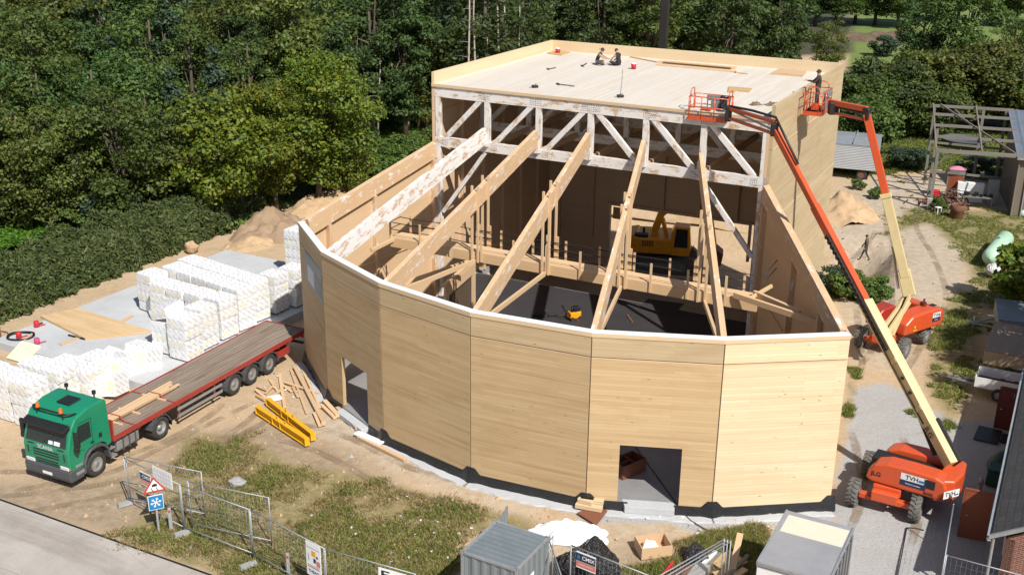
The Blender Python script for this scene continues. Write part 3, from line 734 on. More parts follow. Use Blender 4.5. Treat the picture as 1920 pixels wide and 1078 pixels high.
def make_hall_walls():
    t = 0.16
    zz = [ZB, 3.6, 7.2, 11.0]
    def wall(P0, P1, ni, mat, zl, zt, holes=None, name='hall_wall', g=None):
        ud = (P1 - P0).normalized(); L = (P1 - P0).length
        for k in range(len(zl)):
            z0 = zl[k] + (0.02 if k else 0); z1 = zl[k + 1] if k + 1 < len(zl) else zt
            m = MB()
            if holes and k == 0:
                h0, h1, hz = holes
                for pp in ([(0, z0), (h0, z0), (h0, z1), (0, z1)], [(h1, z0), (L, z0), (L, z1), (h1, z1)], [(h0, hz), (h1, hz), (h1, z1), (h0, z1)]):
                    m.add(*prism_geo(panel_poly(P0, ud, pp), ni * t), 0, ud, False, (k * 5.1, 2.2))
            else: m.add(*prism_geo(panel_poly(P0, ud, [(0, z0), (L, z0), (L, z1), (0, z1)]), ni * t), 0, ud, False, (k * 5.1 + 3, 2.2 + k))
            m.build(name, mat, BLD)
    wall(HFL, HBL, HU, M['hallin'], zz, ZD - 0.2)
    wall(HFR, HBR, -HU, M['hallwall'], zz, ZH)
    wall(HBL + HU * t, HBR - HU * t, -HN, M['hallin'], [-2.2, 7.2], ZD - 0.2, (4.55, 14.25, 2.72))
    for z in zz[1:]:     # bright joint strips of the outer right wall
        m = MB(); m.bar(HFR + HU * 0.004 + UP * (z + 0.01), HBR + HU * 0.004 + UP * (z + 0.01), 0.02, 0.055); m.build('pale_joint_line', M['edge'], BLD)
    # inner faces
    wall(HFR - HU * (t + 0.004), HBR - HU * (t + 0.004) - HN * 0.3, -HU, M['hallin'], [0.35], ZD - 0.25, name='inner_lining')
    # parapets
    for P0, P1, ni in ((HFL, HBL, HU), (HBL + HU * t, HBR - HU * t, -HN)):
        ud = (P1 - P0).normalized(); L = (P1 - P0).length
        m = MB(); m.prism(panel_poly(P0, ud, [(0, ZD - 0.197), (L, ZD - 0.197), (L, ZH), (0, ZH)]), ni * t, 0, ud); m.build('parapet', M['parapet'], BLD)
    P0 = HFR - HU * (t + 0.004); ud = HN
    m = MB(); m.prism(panel_poly(P0, ud, [(0, ZD + 0.004), (HD - t, ZD + 0.004), (HD - t, ZH - 0.004), (0, ZH - 0.004)]), -HU * 0.03, 0, ud); m.build('parapet', M['parapet'], BLD)
    # deck, laid in wide strips
    m = MB(); m.prism([H(t + 0.003, -0.02, ZD - 0.13), H(HW - t - 0.036, -0.02, ZD - 0.13), H(HW - t - 0.036, HD - t - 0.003, ZD - 0.13), H(t + 0.003, HD - t - 0.003, ZD - 0.13)], UP * 0.13, 0, HN)
    m.build('roof_deck', M['deckroof'], BLD)
    m = MB(); m.bar(H(0.02, -0.045, ZD - 0.075), H(HW - 0.02, -0.045, ZD - 0.075), 0.05, 0.15); m.build('deck_edge', M['edge'], BLD)
    # inside pilasters
    for s in np.arange(1.0, 18.6, 2.45):
        if 4.4 < s < 14.3: z0 = 2.75
        else: z0 = 0.3
        m = MB(); m.box(H(s, HD - 0.28, (z0 + 9.0) / 2), (0.2, 0.22, 9.0 - z0), rz=math.atan2(HU.y, HU.x), grain=(0, 0, 1)); m.build('pilaster', M['hallin'], BLD)
    for n in (2.9, 5.4, 7.9, 10.4, 12.8):
        for s in (0.28, HW - 0.42):
            m = MB(); m.box(H(s, n, 6.2), (0.22, 0.2, 11.8), rz=math.atan2(HU.y, HU.x), grain=(0, 0, 1)); m.build('pilaster', M['hallin'], BLD)
    m = MB(); m.box(H(4.62, HD - 0.26, 1.52), (0.16, 0.2, 2.4), rz=math.atan2(HU.y, HU.x), grain=(0, 0, 1)); m.box(H(14.2, HD - 0.26, 1.52), (0.16, 0.2, 2.4), rz=math.atan2(HU.y, HU.x), grain=(0, 0, 1)); m.bar(H(4.5, HD - 0.26, 2.81), H(14.3, HD - 0.26, 2.81), 0.2, 0.18)
    m.build('opening_frame', M['hallin'], BLD)
    m = MB(); m.box(H(5.55, HD - 0.2, 2.2), (1.3, 0.03, 0.8), rz=math.atan2(HU.y, HU.x)); m.build('opening_board', M['osb'], BLD)

SUP = [0.36, 3.4, 6.45, 9.4, 12.4, 15.4, HW - 0.36]
ZT0, ZT1, ZC0, ZC1 = 9.10, 9.62, 11.80, 12.345
def make_truss(n, dowels=True):
    t = bpy.data.objects.new('roof_truss', None); COL.objects.link(t); t.parent = BLD
    hy = 0.12; g = HU
    def bx(name, s0, z0, s1, z1, w_, dn=0.0, mat='truss'):
        m = MB(); m.bar(H(s0, n + hy + dn, z0), H(s1, n + hy + dn, z1), 2 * hy - 0.012 if dn == 0 else 0.19, w_, up=HN.cross(H(s1, n, z1) - H(s0, n, z0)))
        return m.build(name, M[mat], t)
    ct, cb = MB(), MB()
    ct.bar(H(0.17, n + hy, (ZC0 + ZC1) / 2), H(HW - 0.17, n + hy, (ZC0 + ZC1) / 2), 2 * hy, ZC1 - ZC0); cb.bar(H(0.17, n + hy, (ZT0 + ZT1) / 2), H(HW - 0.17, n + hy, (ZT0 + ZT1) / 2), 2 * hy, ZT1 - ZT0)
    for s in SUP:
        m = MB(); m.bar(H(s, n + hy, ZT1 + 0.002), H(s, n + hy, ZC0 - 0.002), 0.30, 2 * hy - 0.012, up=HN, grain=UP); m.build('upright', M['truss'], t)
    dia = [(SUP[0] + 0.42, SUP[1] - 0.34, 1), (SUP[1] + 0.42, SUP[2] - 0.34, 1), (SUP[2] + 0.42, SUP[3] - 0.34, 1), (SUP[3] + 0.34, SUP[4] - 0.42, -1), (SUP[4] + 0.34, SUP[5] - 0.42, -1), (SUP[5] + 0.34, SUP[6] - 0.42, -1)]
    for a, b, sg in dia:
        z0, z1 = (ZT1 - 0.05, ZC0 + 0.1) if sg > 0 else (ZC0 + 0.1, ZT1 - 0.05)
        m = MB(); m.bar(H(a, n + hy, z0), H(b, n + hy, z1), 0.27, 2 * hy - 0.03, up=HN, grain=H(b, 0, z1) - H(a, 0, z0)); m.build('diagonal', M['truss'], t)
    az = math.atan2(HU.y, HU.x)
    for (a, b, sg) in dia if dowels else ():
        for s, z in ((a, ZT0 + 0.27 if sg > 0 else ZC0 + 0.27), (b, ZC0 + 0.27 if sg > 0 else ZT0 + 0.27)):
            for i in range(4):
                for j in range(4): (ct if z > 11 else cb).box(H(s - 0.15 + i * 0.10 + (0.03 if j % 2 else 0), n - 0.003, z - 0.14 + j * 0.09), (0.034, 0.012, 0.034), rz=az, mat=1)
    for s in SUP[1:-1] if dowels else ():
        for i in range(4):
            for j in range(4): ct.box(H(s - 0.14 + i * 0.095, n - 0.003, ZC0 + 0.12 + j * 0.1), (0.034, 0.012, 0.034), rz=az, mat=1)
    ct.build('top_chord', [M['truss'], M['steelplate']], t); cb.build('bottom_chord', [M['truss'], M['steelplate']], t)

def make_roof_frame():
    make_truss(0.0); make_truss(5.0, False); make_truss(10.0, False)
    for s in SUP[1:-1]:
        m = MB(); m.bar(H(s, 0.25, ZT1 - 0.2), H(s, 14.6, ZT1 - 0.2), 0.16, 0.3); m.build('tie_beam', M['hallin'], BLD)
    # corner columns and knee braces at the hall mouth
    for s in (0.36, HW - 0.36):
        m = MB(); m.bar(H(s, 0.14, 0.3), H(s, 0.14, ZT0 - 0.003), 0.30, 0.28, up=HN, grain=UP); m.build('corner_column', M['glulam_white'], BLD)
    for a, b in ((H(0.6, 0.12, 5.35), H(3.3, 0.12, 9.05)), (H(HW - 0.55, 0.12, 5.55), H(15.45, 0.12, 9.05))):
        m = MB(); m.bar(a, b, 0.22, 0.2, up=HN); m.build('knee_brace', M['truss'], BLD)
    inn = offset_line(XY, 0.30)
    ZRT = [0, 10.50, 10.70, 10.90, 10.85, 10.55]
    for k in range(1, 6):
        A = inn[k] + UP * (7.30 - 0.42); B = H(SUP[k], -0.17, ZRT[k] - 0.45)
        d = (B - A).normalized(); A = A - d * 0.05
        m = MB(); m.bar(A, B, 0.22, 0.86)
        m.build('rafter', M['glulam_white' if k == 1 else 'glulam'], BLD)
    for s in SUP[1:-1]:
        m = MB(); m.box(H(s, -0.13, 9.75), (0.30, 0.24, 0.6), rz=math.atan2(HU.y, HU.x), grain=(0, 0, 1)); m.build('rafter_bearer', M['truss'], BLD)

WN0, WN1, WZ = -7.35, -6.35, 5.62
def make_walkway():
    t = bpy.data.objects.new('walkway', None); COL.objects.link(t); t.parent = BLD
    a, b = H(1.9, 0, 0), H(20.6, 0, 0); du = HU
    m = MB(); m.bar(H(1.9, WN0 + 0.05, WZ + 0.22), H(20.6, WN0 + 0.05, WZ + 0.22), 0.10, 0.44); m.build('front_beam', M['glulam_clean'], t)
    m = MB(); m.bar(H(1.9, WN1 - 0.05, WZ + 0.22), H(20.6, WN1 - 0.05, WZ + 0.22), 0.10, 0.44); m.build('rear_beam', M['glulam_clean'], t)
    m = MB()
    for q in range(4): m.bar(H(1.9 + 0.1 * (q % 2), WN0 + 0.13 + 0.245 * q, WZ + 0.465), H(20.6 - 0.2 * (q % 3), WN0 + 0.13 + 0.245 * q, WZ + 0.465), 0.235, 0.045)
    m.build('deck_boards', M['stud'], t)
    inn = offset_line(XY, 0.30); ZRT = [0, 10.50, 10.70, 10.90, 10.85, 10.55]
    rail = []
    for k in range(2, 6):
        A = inn[k] + UP * 7.30; B = H(SUP[k], -0.17, ZRT[k])
        nA = (A - HFL).dot(HN)
        for n_, off in ((WN0 - 0.05, -0.16), (WN0 - 0.05, 0.16), (WN1 + 0.07, -0.16), (WN1 + 0.07, 0.16)):
            t_ = (n_ - nA) / (-0.17 - nA); P = A + (B - A) * t_
            if k == 5: P = P - HU * 0.2
            z1 = P.z + 0.25
            m = MB(); q = V(P.x, P.y, 0) + HU * off
            m.box(q + UP * (WZ + z1) / 2, (0.10, 0.09, z1 - WZ), rz=math.atan2(HU.y, HU.x), grain=(0, 0, 1)); m.build('prop_post', M['stud'], t)
            if n_ > WN1 - 0.5:
                m = MB(); m.box(q + HU * (0.05 if off > 0 else -0.05) + UP * (WZ + 0.7), (0.22, 0.07, 1.7), rz=math.atan2(HU.y, HU.x), grain=(0, 0, 1)); m.build('post_plate', M['stud'], t)
    k = 0
    for s in np.arange(2.0, 20.6, 1.72):
        for n_ in (WN0 - 0.045, WN1 + 0.045):
            m = MB(); m.box(H(s + (0.5 if n_ > WN0 + 0.5 else 0), n_, WZ + 0.72), (0.10, 0.05, 1.36), rz=math.atan2(HU.y, HU.x), grain=(0, 0, 1)); m.build('rail_post', M['stud'], t)
    for n_ in (WN0 + 0.02, WN1 - 0.02):
        for z in (0.92, 1.28):
            m = MB(); P = [H(s, n_, WZ + z + 0.025 * math.sin(s * 1.7)) for s in np.arange(1.9, 20.6, 0.7)]; m.tube(P, 0.022, 5); m.build('rail', M['black'], t)
    for z in (0.92, 1.28):
        m = MB(); m.tube([H(1.95, WN0, WZ + z), H(1.95, WN1, WZ + z)], 0.022, 5); m.build('rail', M['black'], t)
        m = MB(); m.tube([H(20.5, WN1, WZ + z), H(20.7, WN1 + 1.5, WZ + z + 0.35)], 0.022, 5); m.build('rail', M['black'], t)
    # struts from the walkway to the front wall
    for k in range(2, 6):
        A = inn[k] + UP * 6.62; B0 = inn[k] + UP * 7.30; B1 = H(SUP[k], -0.17, 10.5); nA = (B0 - HFL).dot(HN)
        P = B0 + (B1 - B0) * ((WN0 - nA) / (-0.17 - nA)); P = V(P.x, P.y, WZ + 0.05) - HN * 0.1
        m = MB(); m.bar(A, P, 0.12, 0.2); m.build('strut', M['stud'], BLD)
    P = at(696, 470, 6.0); Q = at(750, 457, 6.0)
    m = MB(); m.bar(P, H(2.1, WN0 + 0.3, 6.0), 0.14, 0.16); m.build('strut', M['stud'], BLD)
    m = MB(); m.bar(H(20.3, WN0 + 0.55, WZ + 0.62), at(1500, 587, 6.35), 0.16, 0.26); m.build('loose_beam', M['stud'], BLD)
    m = MB(); m.bar(H(19.6, WN0 - 0.05, WZ + 0.62), at(1545, 609, 6.35), 0.16, 0.24); m.build('loose_beam', M['stud'], BLD)
    m = MB(); m.bar(H(20.2, WN0 - 0.02, WZ + 0.5), H(20.9, WN1 + 0.1, WZ + 0.9), 0.10, 0.14); m.build('loose_beam', M['stud'], BLD)
    m = MB(); m.bar(at(1483, 560, 5.6), at(1497, 468, 8.0), 0.22, 0.05, up=HN); m.build('leaning_board', M['stud'], BLD)
    # inside partition; a dark sheet paints the shade in its door opening
    A = at(832, 540, 3.2); B = at(888, 492, 3.2); A.z = B.z = 0.3
    ud = (B - A).normalized(); L = (B - A).length; nn = V(ud.y, -ud.x, 0)
    m = MB()
    for pp in ([(0, 0), (0.45, 0), (0.45, 2.9), (0, 2.9)], [(L - 0.35, 0), (L, 0), (L, 2.9), (L - 0.35, 2.9)], [(0.45, 2.35), (L - 0.35, 2.35), (L - 0.35, 2.9), (0.45, 2.9)]):
        m.add(*prism_geo(panel_poly(A, ud, pp), nn * 0.12), 0, ud)
    m.build('partition', M['plywall'], BLD)
    m = MB(); m.bar(A + UP * 3.0, B + UP * 3.0, 0.2, 0.18); m.build('partition_plate', M['stud'], BLD)
    m = MB(); m.box(A + ud * (L / 2) - nn * 0.06 + UP * 1.18, (L - 0.8, 0.03, 2.3), rz=math.atan2(ud.y, ud.x)); m.build('opening_shade_sheet', M['gap'], BLD)
    m = MB(); m.bar(at(757, 531, 4.2), at(884, 489, 4.4), 0.12, 0.2); m.build('strut', M['stud'], BLD)
M['glulam_clean'] = wood('glulam_walkway', (0.68, 0.47, 0.265), (0.52, 0.33, 0.165), row=0.045, seam=0.15, knots=0.1, stain=0.4, length=12)
def make_apron():
    m = MB(); o0 = offset_line(XY, 0.05)
    for i in range(6):
        a, b = XY[i], XY[i + 1]; ud = (b - a).normalized(); L = (b - a).length; no = V(ud.y, -ud.x, 0); k = 40
        for j in range(k):
            q = []
            for t in (j / k, (j + 1) / k):
                p = a.lerp(b, t); wv = 0.30 + 0.28 * mnoise.noise((p.x * 0.5, p.y * 0.5, 2)) + 0.16 * mnoise.noise((p.x * 2.2, p.y * 2.2, 6)); wv = max(0.06, wv)
                w0 = 0.09 if 0 < i + t < 6 else 0.0
                q += [p - no * 0.05 + UP * 0.016, p + no * (0.16 + wv) + UP * 0.010, p + no * (0.20 + wv) - UP * 0.06]
            m.add(q, [(0, 1, 4, 3), (1, 2, 5, 4)], 0, ud)
    o = m.build('concrete_edge', M['slab'], None); o['kind'] = 'structure'
make_apron()
make_facade(); make_skirt(); make_floor(); make_fan_sides(); make_hall_walls(); make_roof_frame(); make_walkway()
# ------------------------------------------------------------------ boom lifts
def inv(th, P):
    """world point to the thing's own space"""
    c, s = math.cos(-th.rotation_euler.z), math.sin(-th.rotation_euler.z)
    d = Vector(P) - th.location
    return V(d.x * c - d.y * s, d.x * s + d.y * c, d.z)

def add_wheel(parent, c, axis, r=0.52, w_=0.38, lugs=18, tyre_mat='rubber_grey', rim_mat='silver', rim_r=0.27, deep=0.05):
    wh = bpy.data.objects.new('wheel', None); COL.objects.link(wh); wh.parent = parent
    a = Vector(axis).normalized(); c = Vector(c); h = w_ / 2
    m = MB()
    m.lathe(c, a, [(-h * 0.85, rim_r), (-h, rim_r + 0.03), (-h, r * 0.86), (-h * 0.8, r * 0.97), (h * 0.8, r * 0.97), (h, r * 0.86), (h, rim_r + 0.03), (h * 0.85, rim_r)], 28, caps=False)
    if lugs:
        o = a.orthogonal().normalized(); o2 = a.cross(o)
        for k in range(lugs):
            for sgn in (-1, 1):
                t = 2 * math.pi * (k + (0.5 if sgn > 0 else 0)) / lugs
                d = o * math.cos(t) + o2 * math.sin(t); tn = -o * math.sin(t) + o2 * math.cos(t)
                p0 = c + d * (r * 0.985) + a * (sgn * h * 0.98); p1 = c + d * (r * 0.995) + tn * 0.09 + a * (sgn * h * 0.05)
                m.bar(p0, p1, 0.075, 0.055, up=d)
    m.build('tyre', M[tyre_mat], wh)
    m = MB()
    m.lathe(c, a, [(h * 0.86, rim_r + 0.004), (h * 0.86, rim_r * 0.86), (h * (0.86 - deep * 8), rim_r * 0.72), (h * (0.86 - deep * 8), rim_r * 0.4), (h * 0.8, rim_r * 0.34), (h * 0.8, 0.0)], 20, caps=False)
    m.lathe(c, -a, [(h * 0.86, rim_r + 0.004), (h * 0.6, rim_r * 0.8), (h * 0.5, 0.0)], 20, caps=False)
    m.build('rim', M[rim_mat], wh)
    return wh

def add_basket(th, C, wd, box_side):
    """work platform: C floor centre in world, wd long direction; box_side -1/+1 side of the control box"""
    b = bpy.data.objects.new('basket', None); COL.objects.link(b); b.parent = th
    c = inv(th, C); ang = math.atan2(wd.y, wd.x) - th.rotation_euler.z
    X = V(math.cos(ang), math.sin(ang), 0); Y = V(-X.y, X.x, 0); hx, hy = 0.95, 0.46
    P = lambda x, y, z: c + X * x + Y * y + UP * z
    m = MB(); m.box(c + UP * 0.02, (2 * hx, 2 * hy, 0.05), rz=ang); 
    m.build('floor', M['darkred'], b)
    m = MB()
    for y in (-hy, hy): m.box(P(0, y, 0.09), (2 * hx + 0.05, 0.035, 0.2), rz=ang)
    for x in (-hx, hx): m.box(P(x, 0, 0.09), (0.035, 2 * hy - 0.04, 0.2), rz=ang)
    m.build('toe_board', M['orange'], b)
    m = MB(); r = 0.026
    cs = [(-hx, -hy), (hx, -hy), (hx, hy), (-hx, hy)]
    for z in (0.62, 1.12): m.tube([P(x, y, z) for x, y in cs], r, 6, closed=True)
    for x, y in cs: m.tube([P(x, y, 0.05), P(x, y, 1.12)], r, 6)
    for x in (-0.32, 0.32): m.tube([P(x, hy, 0.05), P(x, hy, 1.12)], r, 6); m.tube([P(x, -hy, 0.05), P(x, -hy, 1.12)], r, 6)
    for sx in (-1, 1):    # entry hoops
        m.tube([P(sx * hx, -0.28, 1.12), P(sx * hx, -0.26, 1.34), P(sx * hx, -0.05, 1.44), P(sx * hx, 0.2, 1.44), P(sx * hx, 0.28, 1.34), P(sx * hx, 0.3, 1.12)], r, 6)
        m.tube([P(sx * hx, -0.28, 0.1), P(sx * hx, -0.28, 1.12)], r, 6); m.tube([P(sx * hx, 0.3, 0.1), P(sx * hx, 0.3, 1.12)], r, 6)
    m.build('guard_rail', M['orange'], b)
    m = MB(); m.box(P(0.1, box_side * (hy - 0.02), 0.98), (0.85, 0.3, 0.26), rz=ang); m.box(P(0.1, box_side * (hy - 0.1), 0.5), (0.4, 0.18, 0.7), rz=ang)
    m.build('control_box', M['contgrey'], b, bevel=0.03)
    m = MB(); m.box(P(-0.25, 0.05, 0.33), (0.5, 0.32, 0.3), rz=ang); m.build('tool_tray', M['orange'], b, bevel=0.02)
    return b, P

def box_beam(th, name, p0, p1, w_, h, mat, parent=None, bevel=0.015, up=(0, 0, 1)):
    m = MB(); m.bar(inv(th, p0), inv(th, p1), w_, h, up=up); return m.build(name, M[mat], parent or th, bevel=bevel)

def sticker(th, parent, o, x, y, w_, h, text='TVH', sub=None):
    """white sign sheet with dark letters; o/x/y in the thing's space"""
    o = Vector(o); x = Vector(x).normalized(); y = Vector(y).normalized(); n = x.cross(y)
    m = MB(); m.quad(*[o + x * (a * w_ / 2) + y * (b * h / 2) for a, b in ((-1, -1), (1, -1), (1, 1), (-1, 1))])
    hh = h
    if sub:
        m.add([o + n * 0.004 + x * (a * w_ / 2) + y * (b * h / 2) for a, b in ((-1, -1), (1, -1), (1, -0.1), (-1, -0.1))], [(0, 1, 2, 3)], 1)
        m.text(text, o + n * 0.006 + y * (h * 0.2) - x * (w_ * 0.06), x, y, h * 0.5, 1)
        m.text(sub, o + n * 0.008 - y * (h * 0.30), x, y, h * 0.16, 0)
    else: m.text(text, o + n * 0.006 - x * (w_ * 0.08), x, y, h * 0.8, 1)
    m.add([o + n * 0.005 + x * (w_ * 0.33) + y * (h * (0.05 if sub else -0.3)) + x * (a * w_ * 0.12) + y * (b * h * 0.2) for a, b in ((-1, 0), (1, 0), (1, 1), (-1, 1))], [(0, 1, 2, 3)], 2)
    return m.build('sticker', [M['white'], M['navy'], M['signblue']], parent)

def chassis(th, wb, tr, heading, r=0.53, off=(0, 0, 0)):
    """four wheels, axles and frame around the origin of the thing"""
    ca, sa = math.cos(heading - th.rotation_euler.z), math.sin(heading - th.rotation_euler.z)
    X = V(ca, sa, 0); Y = V(-sa, ca, 0); O = Vector(off)
    m = MB(); m.bar(O + X * (-wb / 2 - 0.3) + UP * 0.72, O + X * (wb / 2 + 0.3) + UP * 0.72, 1.0, 0.42)
    m.build('chassis_frame', M['orange'], th, bevel=0.04)
    for sx in (-1, 1):
        m = MB(); m.bar(O + X * (sx * wb / 2) - Y * (tr / 2 - 0.2) + UP * r, O + X * (sx * wb / 2) + Y * (tr / 2 - 0.2) + UP * r, 0.26, 0.24)
        m.build('axle', M['orange'], th, bevel=0.03)
        for sy in (-1, 1):
            add_wheel(th, O + X * (sx * wb / 2) + Y * (sy * tr / 2) + UP * r, Y * sy, r, 0.40)
    m = MB(); m.lathe(O + UP * 0.93, UP, [(0, 0.62), (0.18, 0.62), (0.2, 0.5), (0.32, 0.5)], 24); m.build('slew_ring', M['black'], th)
    return X, Y

def hood_shape(m, X, Y, x0, x1, y0, y1, z0, z1, mat=0):
    """long engine hood: side profile extruded across"""
    L = x1 - x0
    prof = [(0, 0.10), (0.02, 0.45), (0.10, 0.80), (0.26, 0.97), (0.55, 1.0), (0.86, 0.97), (0.97, 0.85), (1.0, 0.55), (0.98, 0.12), (0.92, 0.0), (0.08, 0.0)]
    m.prism([X * (x0 + L * a) + Y * y0 + UP * (z0 + (z1 - z0) * b) for a, b in prof], Y * (y1 - y0), mat)

# ---- the near lift, straight boom over the roof of the fan
def near_lift():
    c = V(15.55, 38.95, 0)
    th = thing('boom_lift', 'orange boom lift with an empty basket, parked on gravel beside the hall front', 'boom lift', c, R(146), 'boom lifts')
    X, Y = chassis(th, 2.55, 2.35, R(61), off=inv_dir(th, V(-0.4, 0.3, 0)))
    O = inv_dir(th, V(-0.4, 0.3, 0)); m = MB(); m.bar(O - X * 0.98 - Y * 0.55 + UP * 0.92, O - X * 0.98 + Y * 0.5 + UP * 0.92, 0.7, 0.34); m.build('tool_box', M['orange'], th, bevel=0.05, seg=2)
    m = MB(); m.tube([O - X * 1.3 - Y * 0.8 + UP * 0.55, O - X * 1.42 - Y * 0.4 + UP * 0.6, O - X * 1.42 + Y * 0.5 + UP * 0.6, O - X * 1.3 + Y * 0.9 + UP * 0.55], 0.03, 6); m.build('front_hose', M['black'], th)
    # turntable, long axis local x pointing to the boom tip side
    T = V(1, 0, 0); S = V(0, 1, 0)
    m = MB(); m.box((-0.35, 0, 1.22), (3.0, 1.1, 0.16)); m.build('turntable', M['orange'], th, bevel=0.03)
    m = MB(); hood_shape(m, -T, S, -1.25, 1.75, 0.38, 1.22, 1.12, 2.05); h1 = m.build('engine_hood', M['orange'], th, bevel=0.13, seg=3)
    m = MB(); hood_shape(m, -T, S, -1.15, 1.55, -1.2, -0.42, 1.12, 1.98); h2 = m.build('tank_hood', M['orange'], th, bevel=0.13, seg=3)
    m = MB(); m.box((0.1, 0, 1.5), (2.4, 0.8, 0.5)); m.build('boom_recess', M['black'], th, bevel=0.02)
    m = MB(); m.prism([V(-1.5, -1.18, 1.05), V(-1.98, -0.9, 1.05), V(-2.1, 0, 1.05), V(-1.98, 0.9, 1.05), V(-1.5, 1.2, 1.05), V(-1.3, 1.2, 1.05), V(-1.3, -1.18, 1.05)], UP * 0.88)
    m.build('counterweight', M['orange'], th, bevel=0.12, seg=3)
    m = MB()
    for k in range(9):
        a0 = R(118) + k * R(124) / 9
        m.add([V(-1.15 + 0.98 * math.cos(a0 + R(d)), 1.0 * math.sin(a0 + R(d)), z) for d, z in ((0, 1.06), (7, 1.06), (9, 1.18), (2, 1.18))], [(0, 1, 2, 3)], k % 2)
    m.build('warning_stripe', [M['white'], M['signred']], th)
    sticker(th, h1, (-0.55, 1.232, 1.62), (-1, 0, 0), (0, 0, 1), 0.95, 0.5, 'TVH', 'Verhuur Location')
    sticker(th, th, (-1.93, 1.02, 1.45), (-0.55, -0.84, 0), (0, 0, 1), 0.75, 0.32, 'TVH')
    m = MB(); m.text('JLG', V(0.85, 1.233, 1.5), (-1, 0, 0), (0, 0, 1), 0.26); m.build('lettering', M['ink'], h1); m = MB(); m.text('860SJ', V(-1.15, 1.233, 1.28), (-1, 0, 0), (0, 0, 1), 0.16); m.build('lettering', M['ink'], h1)
    m = MB(); m.quad(V(-0.95, 1.234, 1.5), V(-1.35, 1.234, 1.5), V(-1.35, 1.234, 1.85), V(-0.95, 1.234, 1.85)); m.build('grille', M['black'], h1)
    # boom
    A = at(1779, 862, 2.2); E = at(1452, 243, 12.5)
    d = (E - A).normalized(); side = d.cross(UP).normalized(); upb = side.cross(d)
    L = (E - A).length
    k = 0.44
    a_l = inv(th, A); 
    def bpt(t, u=0.0, s=0.0): return inv(th, A + d * (L * t) + upb * u + side * s)
    m = MB(); m.bar(bpt(-0.012), bpt(k), 0.36, 0.46, up=upb_local(th, upb)); ob = m.build('base_boom', M['cream'], th, bevel=0.02)
    m = MB()
    for s_ in (-1, 1):
        for u_ in (-0.215, 0.215): m.bar(bpt(0.09, u_, 0.188 * s_), bpt(k, u_, 0.188 * s_), 0.03, 0.05, up=upb_local(th, upb))
    m.build('boom_flange', M['creamlit'], th)
    m = MB()
    for q in (0.18, 0.22, 0.31): m.box(bpt(q, 0.05, -0.2), (0.12, 0.1, 0.1), rz=0.4)
    m.tube([bpt(0.1, -0.1, -0.21), bpt(0.25, -0.14, -0.22), bpt(k, -0.1, -0.2)], 0.025, 5); m.build('boom_hose', M['black'], th)
    m = MB(); m.bar(bpt(k - 0.02), bpt(k + 0.30), 0.30, 0.38, up=upb_local(th, upb)); m.build('mid_boom', M['orange'], th, bevel=0.02)
    m = MB(); m.bar(bpt(k + 0.27), bpt(1.0), 0.24, 0.31, up=upb_local(th, upb)); m.build('fly_boom', M['orange'], th, bevel=0.02)
    m = MB(); m.bar(bpt(-0.015, 0.05, 0.24), bpt(0.10, 0.05, 0.24), 0.16, 0.56, up=upb_local(th, upb)); m.build('boom_foot', M['black'], th, bevel=0.04)
    m = MB(); m.bar(bpt(0.30, 0.03, -0.22), bpt(k + 0.20, 0.03, -0.20), 0.09, 0.16, up=upb_local(th, upb))
    for q in np.arange(0.30, k + 0.20, 0.016): m.bar(bpt(q, 0.03, -0.275), bpt(q + 0.008, 0.03, -0.275), 0.03, 0.2, up=upb_local(th, upb))
    m.build('cable_track', M['black'], th)
    m = MB(); m.text('JLG', bpt(0.075, -0.02, -0.238), inv_dir(th, -d), inv_dir(th, upb), 0.32); m.build('lettering', M['ink'], ob)
    m = MB(); m.cyl(inv(th, A - d * 0.2 + d * L * 0.04 - upb * 0.55), bpt(0.17, -0.25), 0.09, 0.07, 10); m.build('lift_cylinder', M['black'], th)
    for q in (0.13, 0.26):
        m = MB(); m.bar(bpt(q, 0.05, -0.19), bpt(q + 0.012, 0.05, -0.19), 0.06, 0.3, up=upb_local(th, upb)); m.build('hose_bracket', M['cream'], th)
    # jib with two links and cylinder
    J = at(1366, 213, 12.62)
    m = MB(); m.box(inv(th, E), (0.34, 0.42, 0.6), rz=R(20)); m.build('boom_knuckle', M['black'], th, bevel=0.05)
    jd = (J - E).normalized(); ju = jd.cross(UP).normalized().cross(jd)
    box_beam(th, 'jib_top_link', E + ju * 0.34, J + ju * 0.24, 0.16, 0.16, 'orange'); box_beam(th, 'jib_lower_link', E - ju * 0.20, J - ju * 0.22, 0.15, 0.13, 'orange')
    m = MB(); m.cyl(inv(th, E - ju * 0.05), inv(th, J + ju * 0.2), 0.05, 0.05, 8); m.build('jib_cylinder', M['silver'], th)
    m = MB(); P = [inv(th, E - d * 2.2 + upb * 0.3), inv(th, E + ju * 0.55), inv(th, (E + J) / 2 + ju * 0.5), inv(th, J + ju * 0.35)]; m.tube(P, 0.06, 6); m.build('hose', M['black'], th)
    C = at(1331, 224, 12.1); 
    m = MB(); m.box(inv(th, J), (0.3, 0.3, 0.75), rz=R(20)); m.bar(inv(th, J), inv(th, V(C.x, C.y, J.z - 0.1) + HU * 0.95), 0.25, 0.3); m.build('platform_mount', M['black'], th, bevel=0.04)
    b, P = add_basket(th, C, HU, 1)
    m = MB(); m.grid(lambda u, v: P(0.38 + 0.5 * u, 0.30 - 0.25 * v * v, 1.13 - 0.62 * v + 0.03 * math.sin(u * 9)), 6, 6); o = m.build('jacket', M['blackcloth'], None)
    bpy.context.view_layer.update()
    o.matrix_world = th.matrix_basis @ Matrix.Identity(4)
    sol = o.modifiers.new('thickness', 'SOLIDIFY'); sol.thickness = 0.04
    tag(o, 'black jacket hanging over the rail of the empty orange basket', 'jacket')
    return th

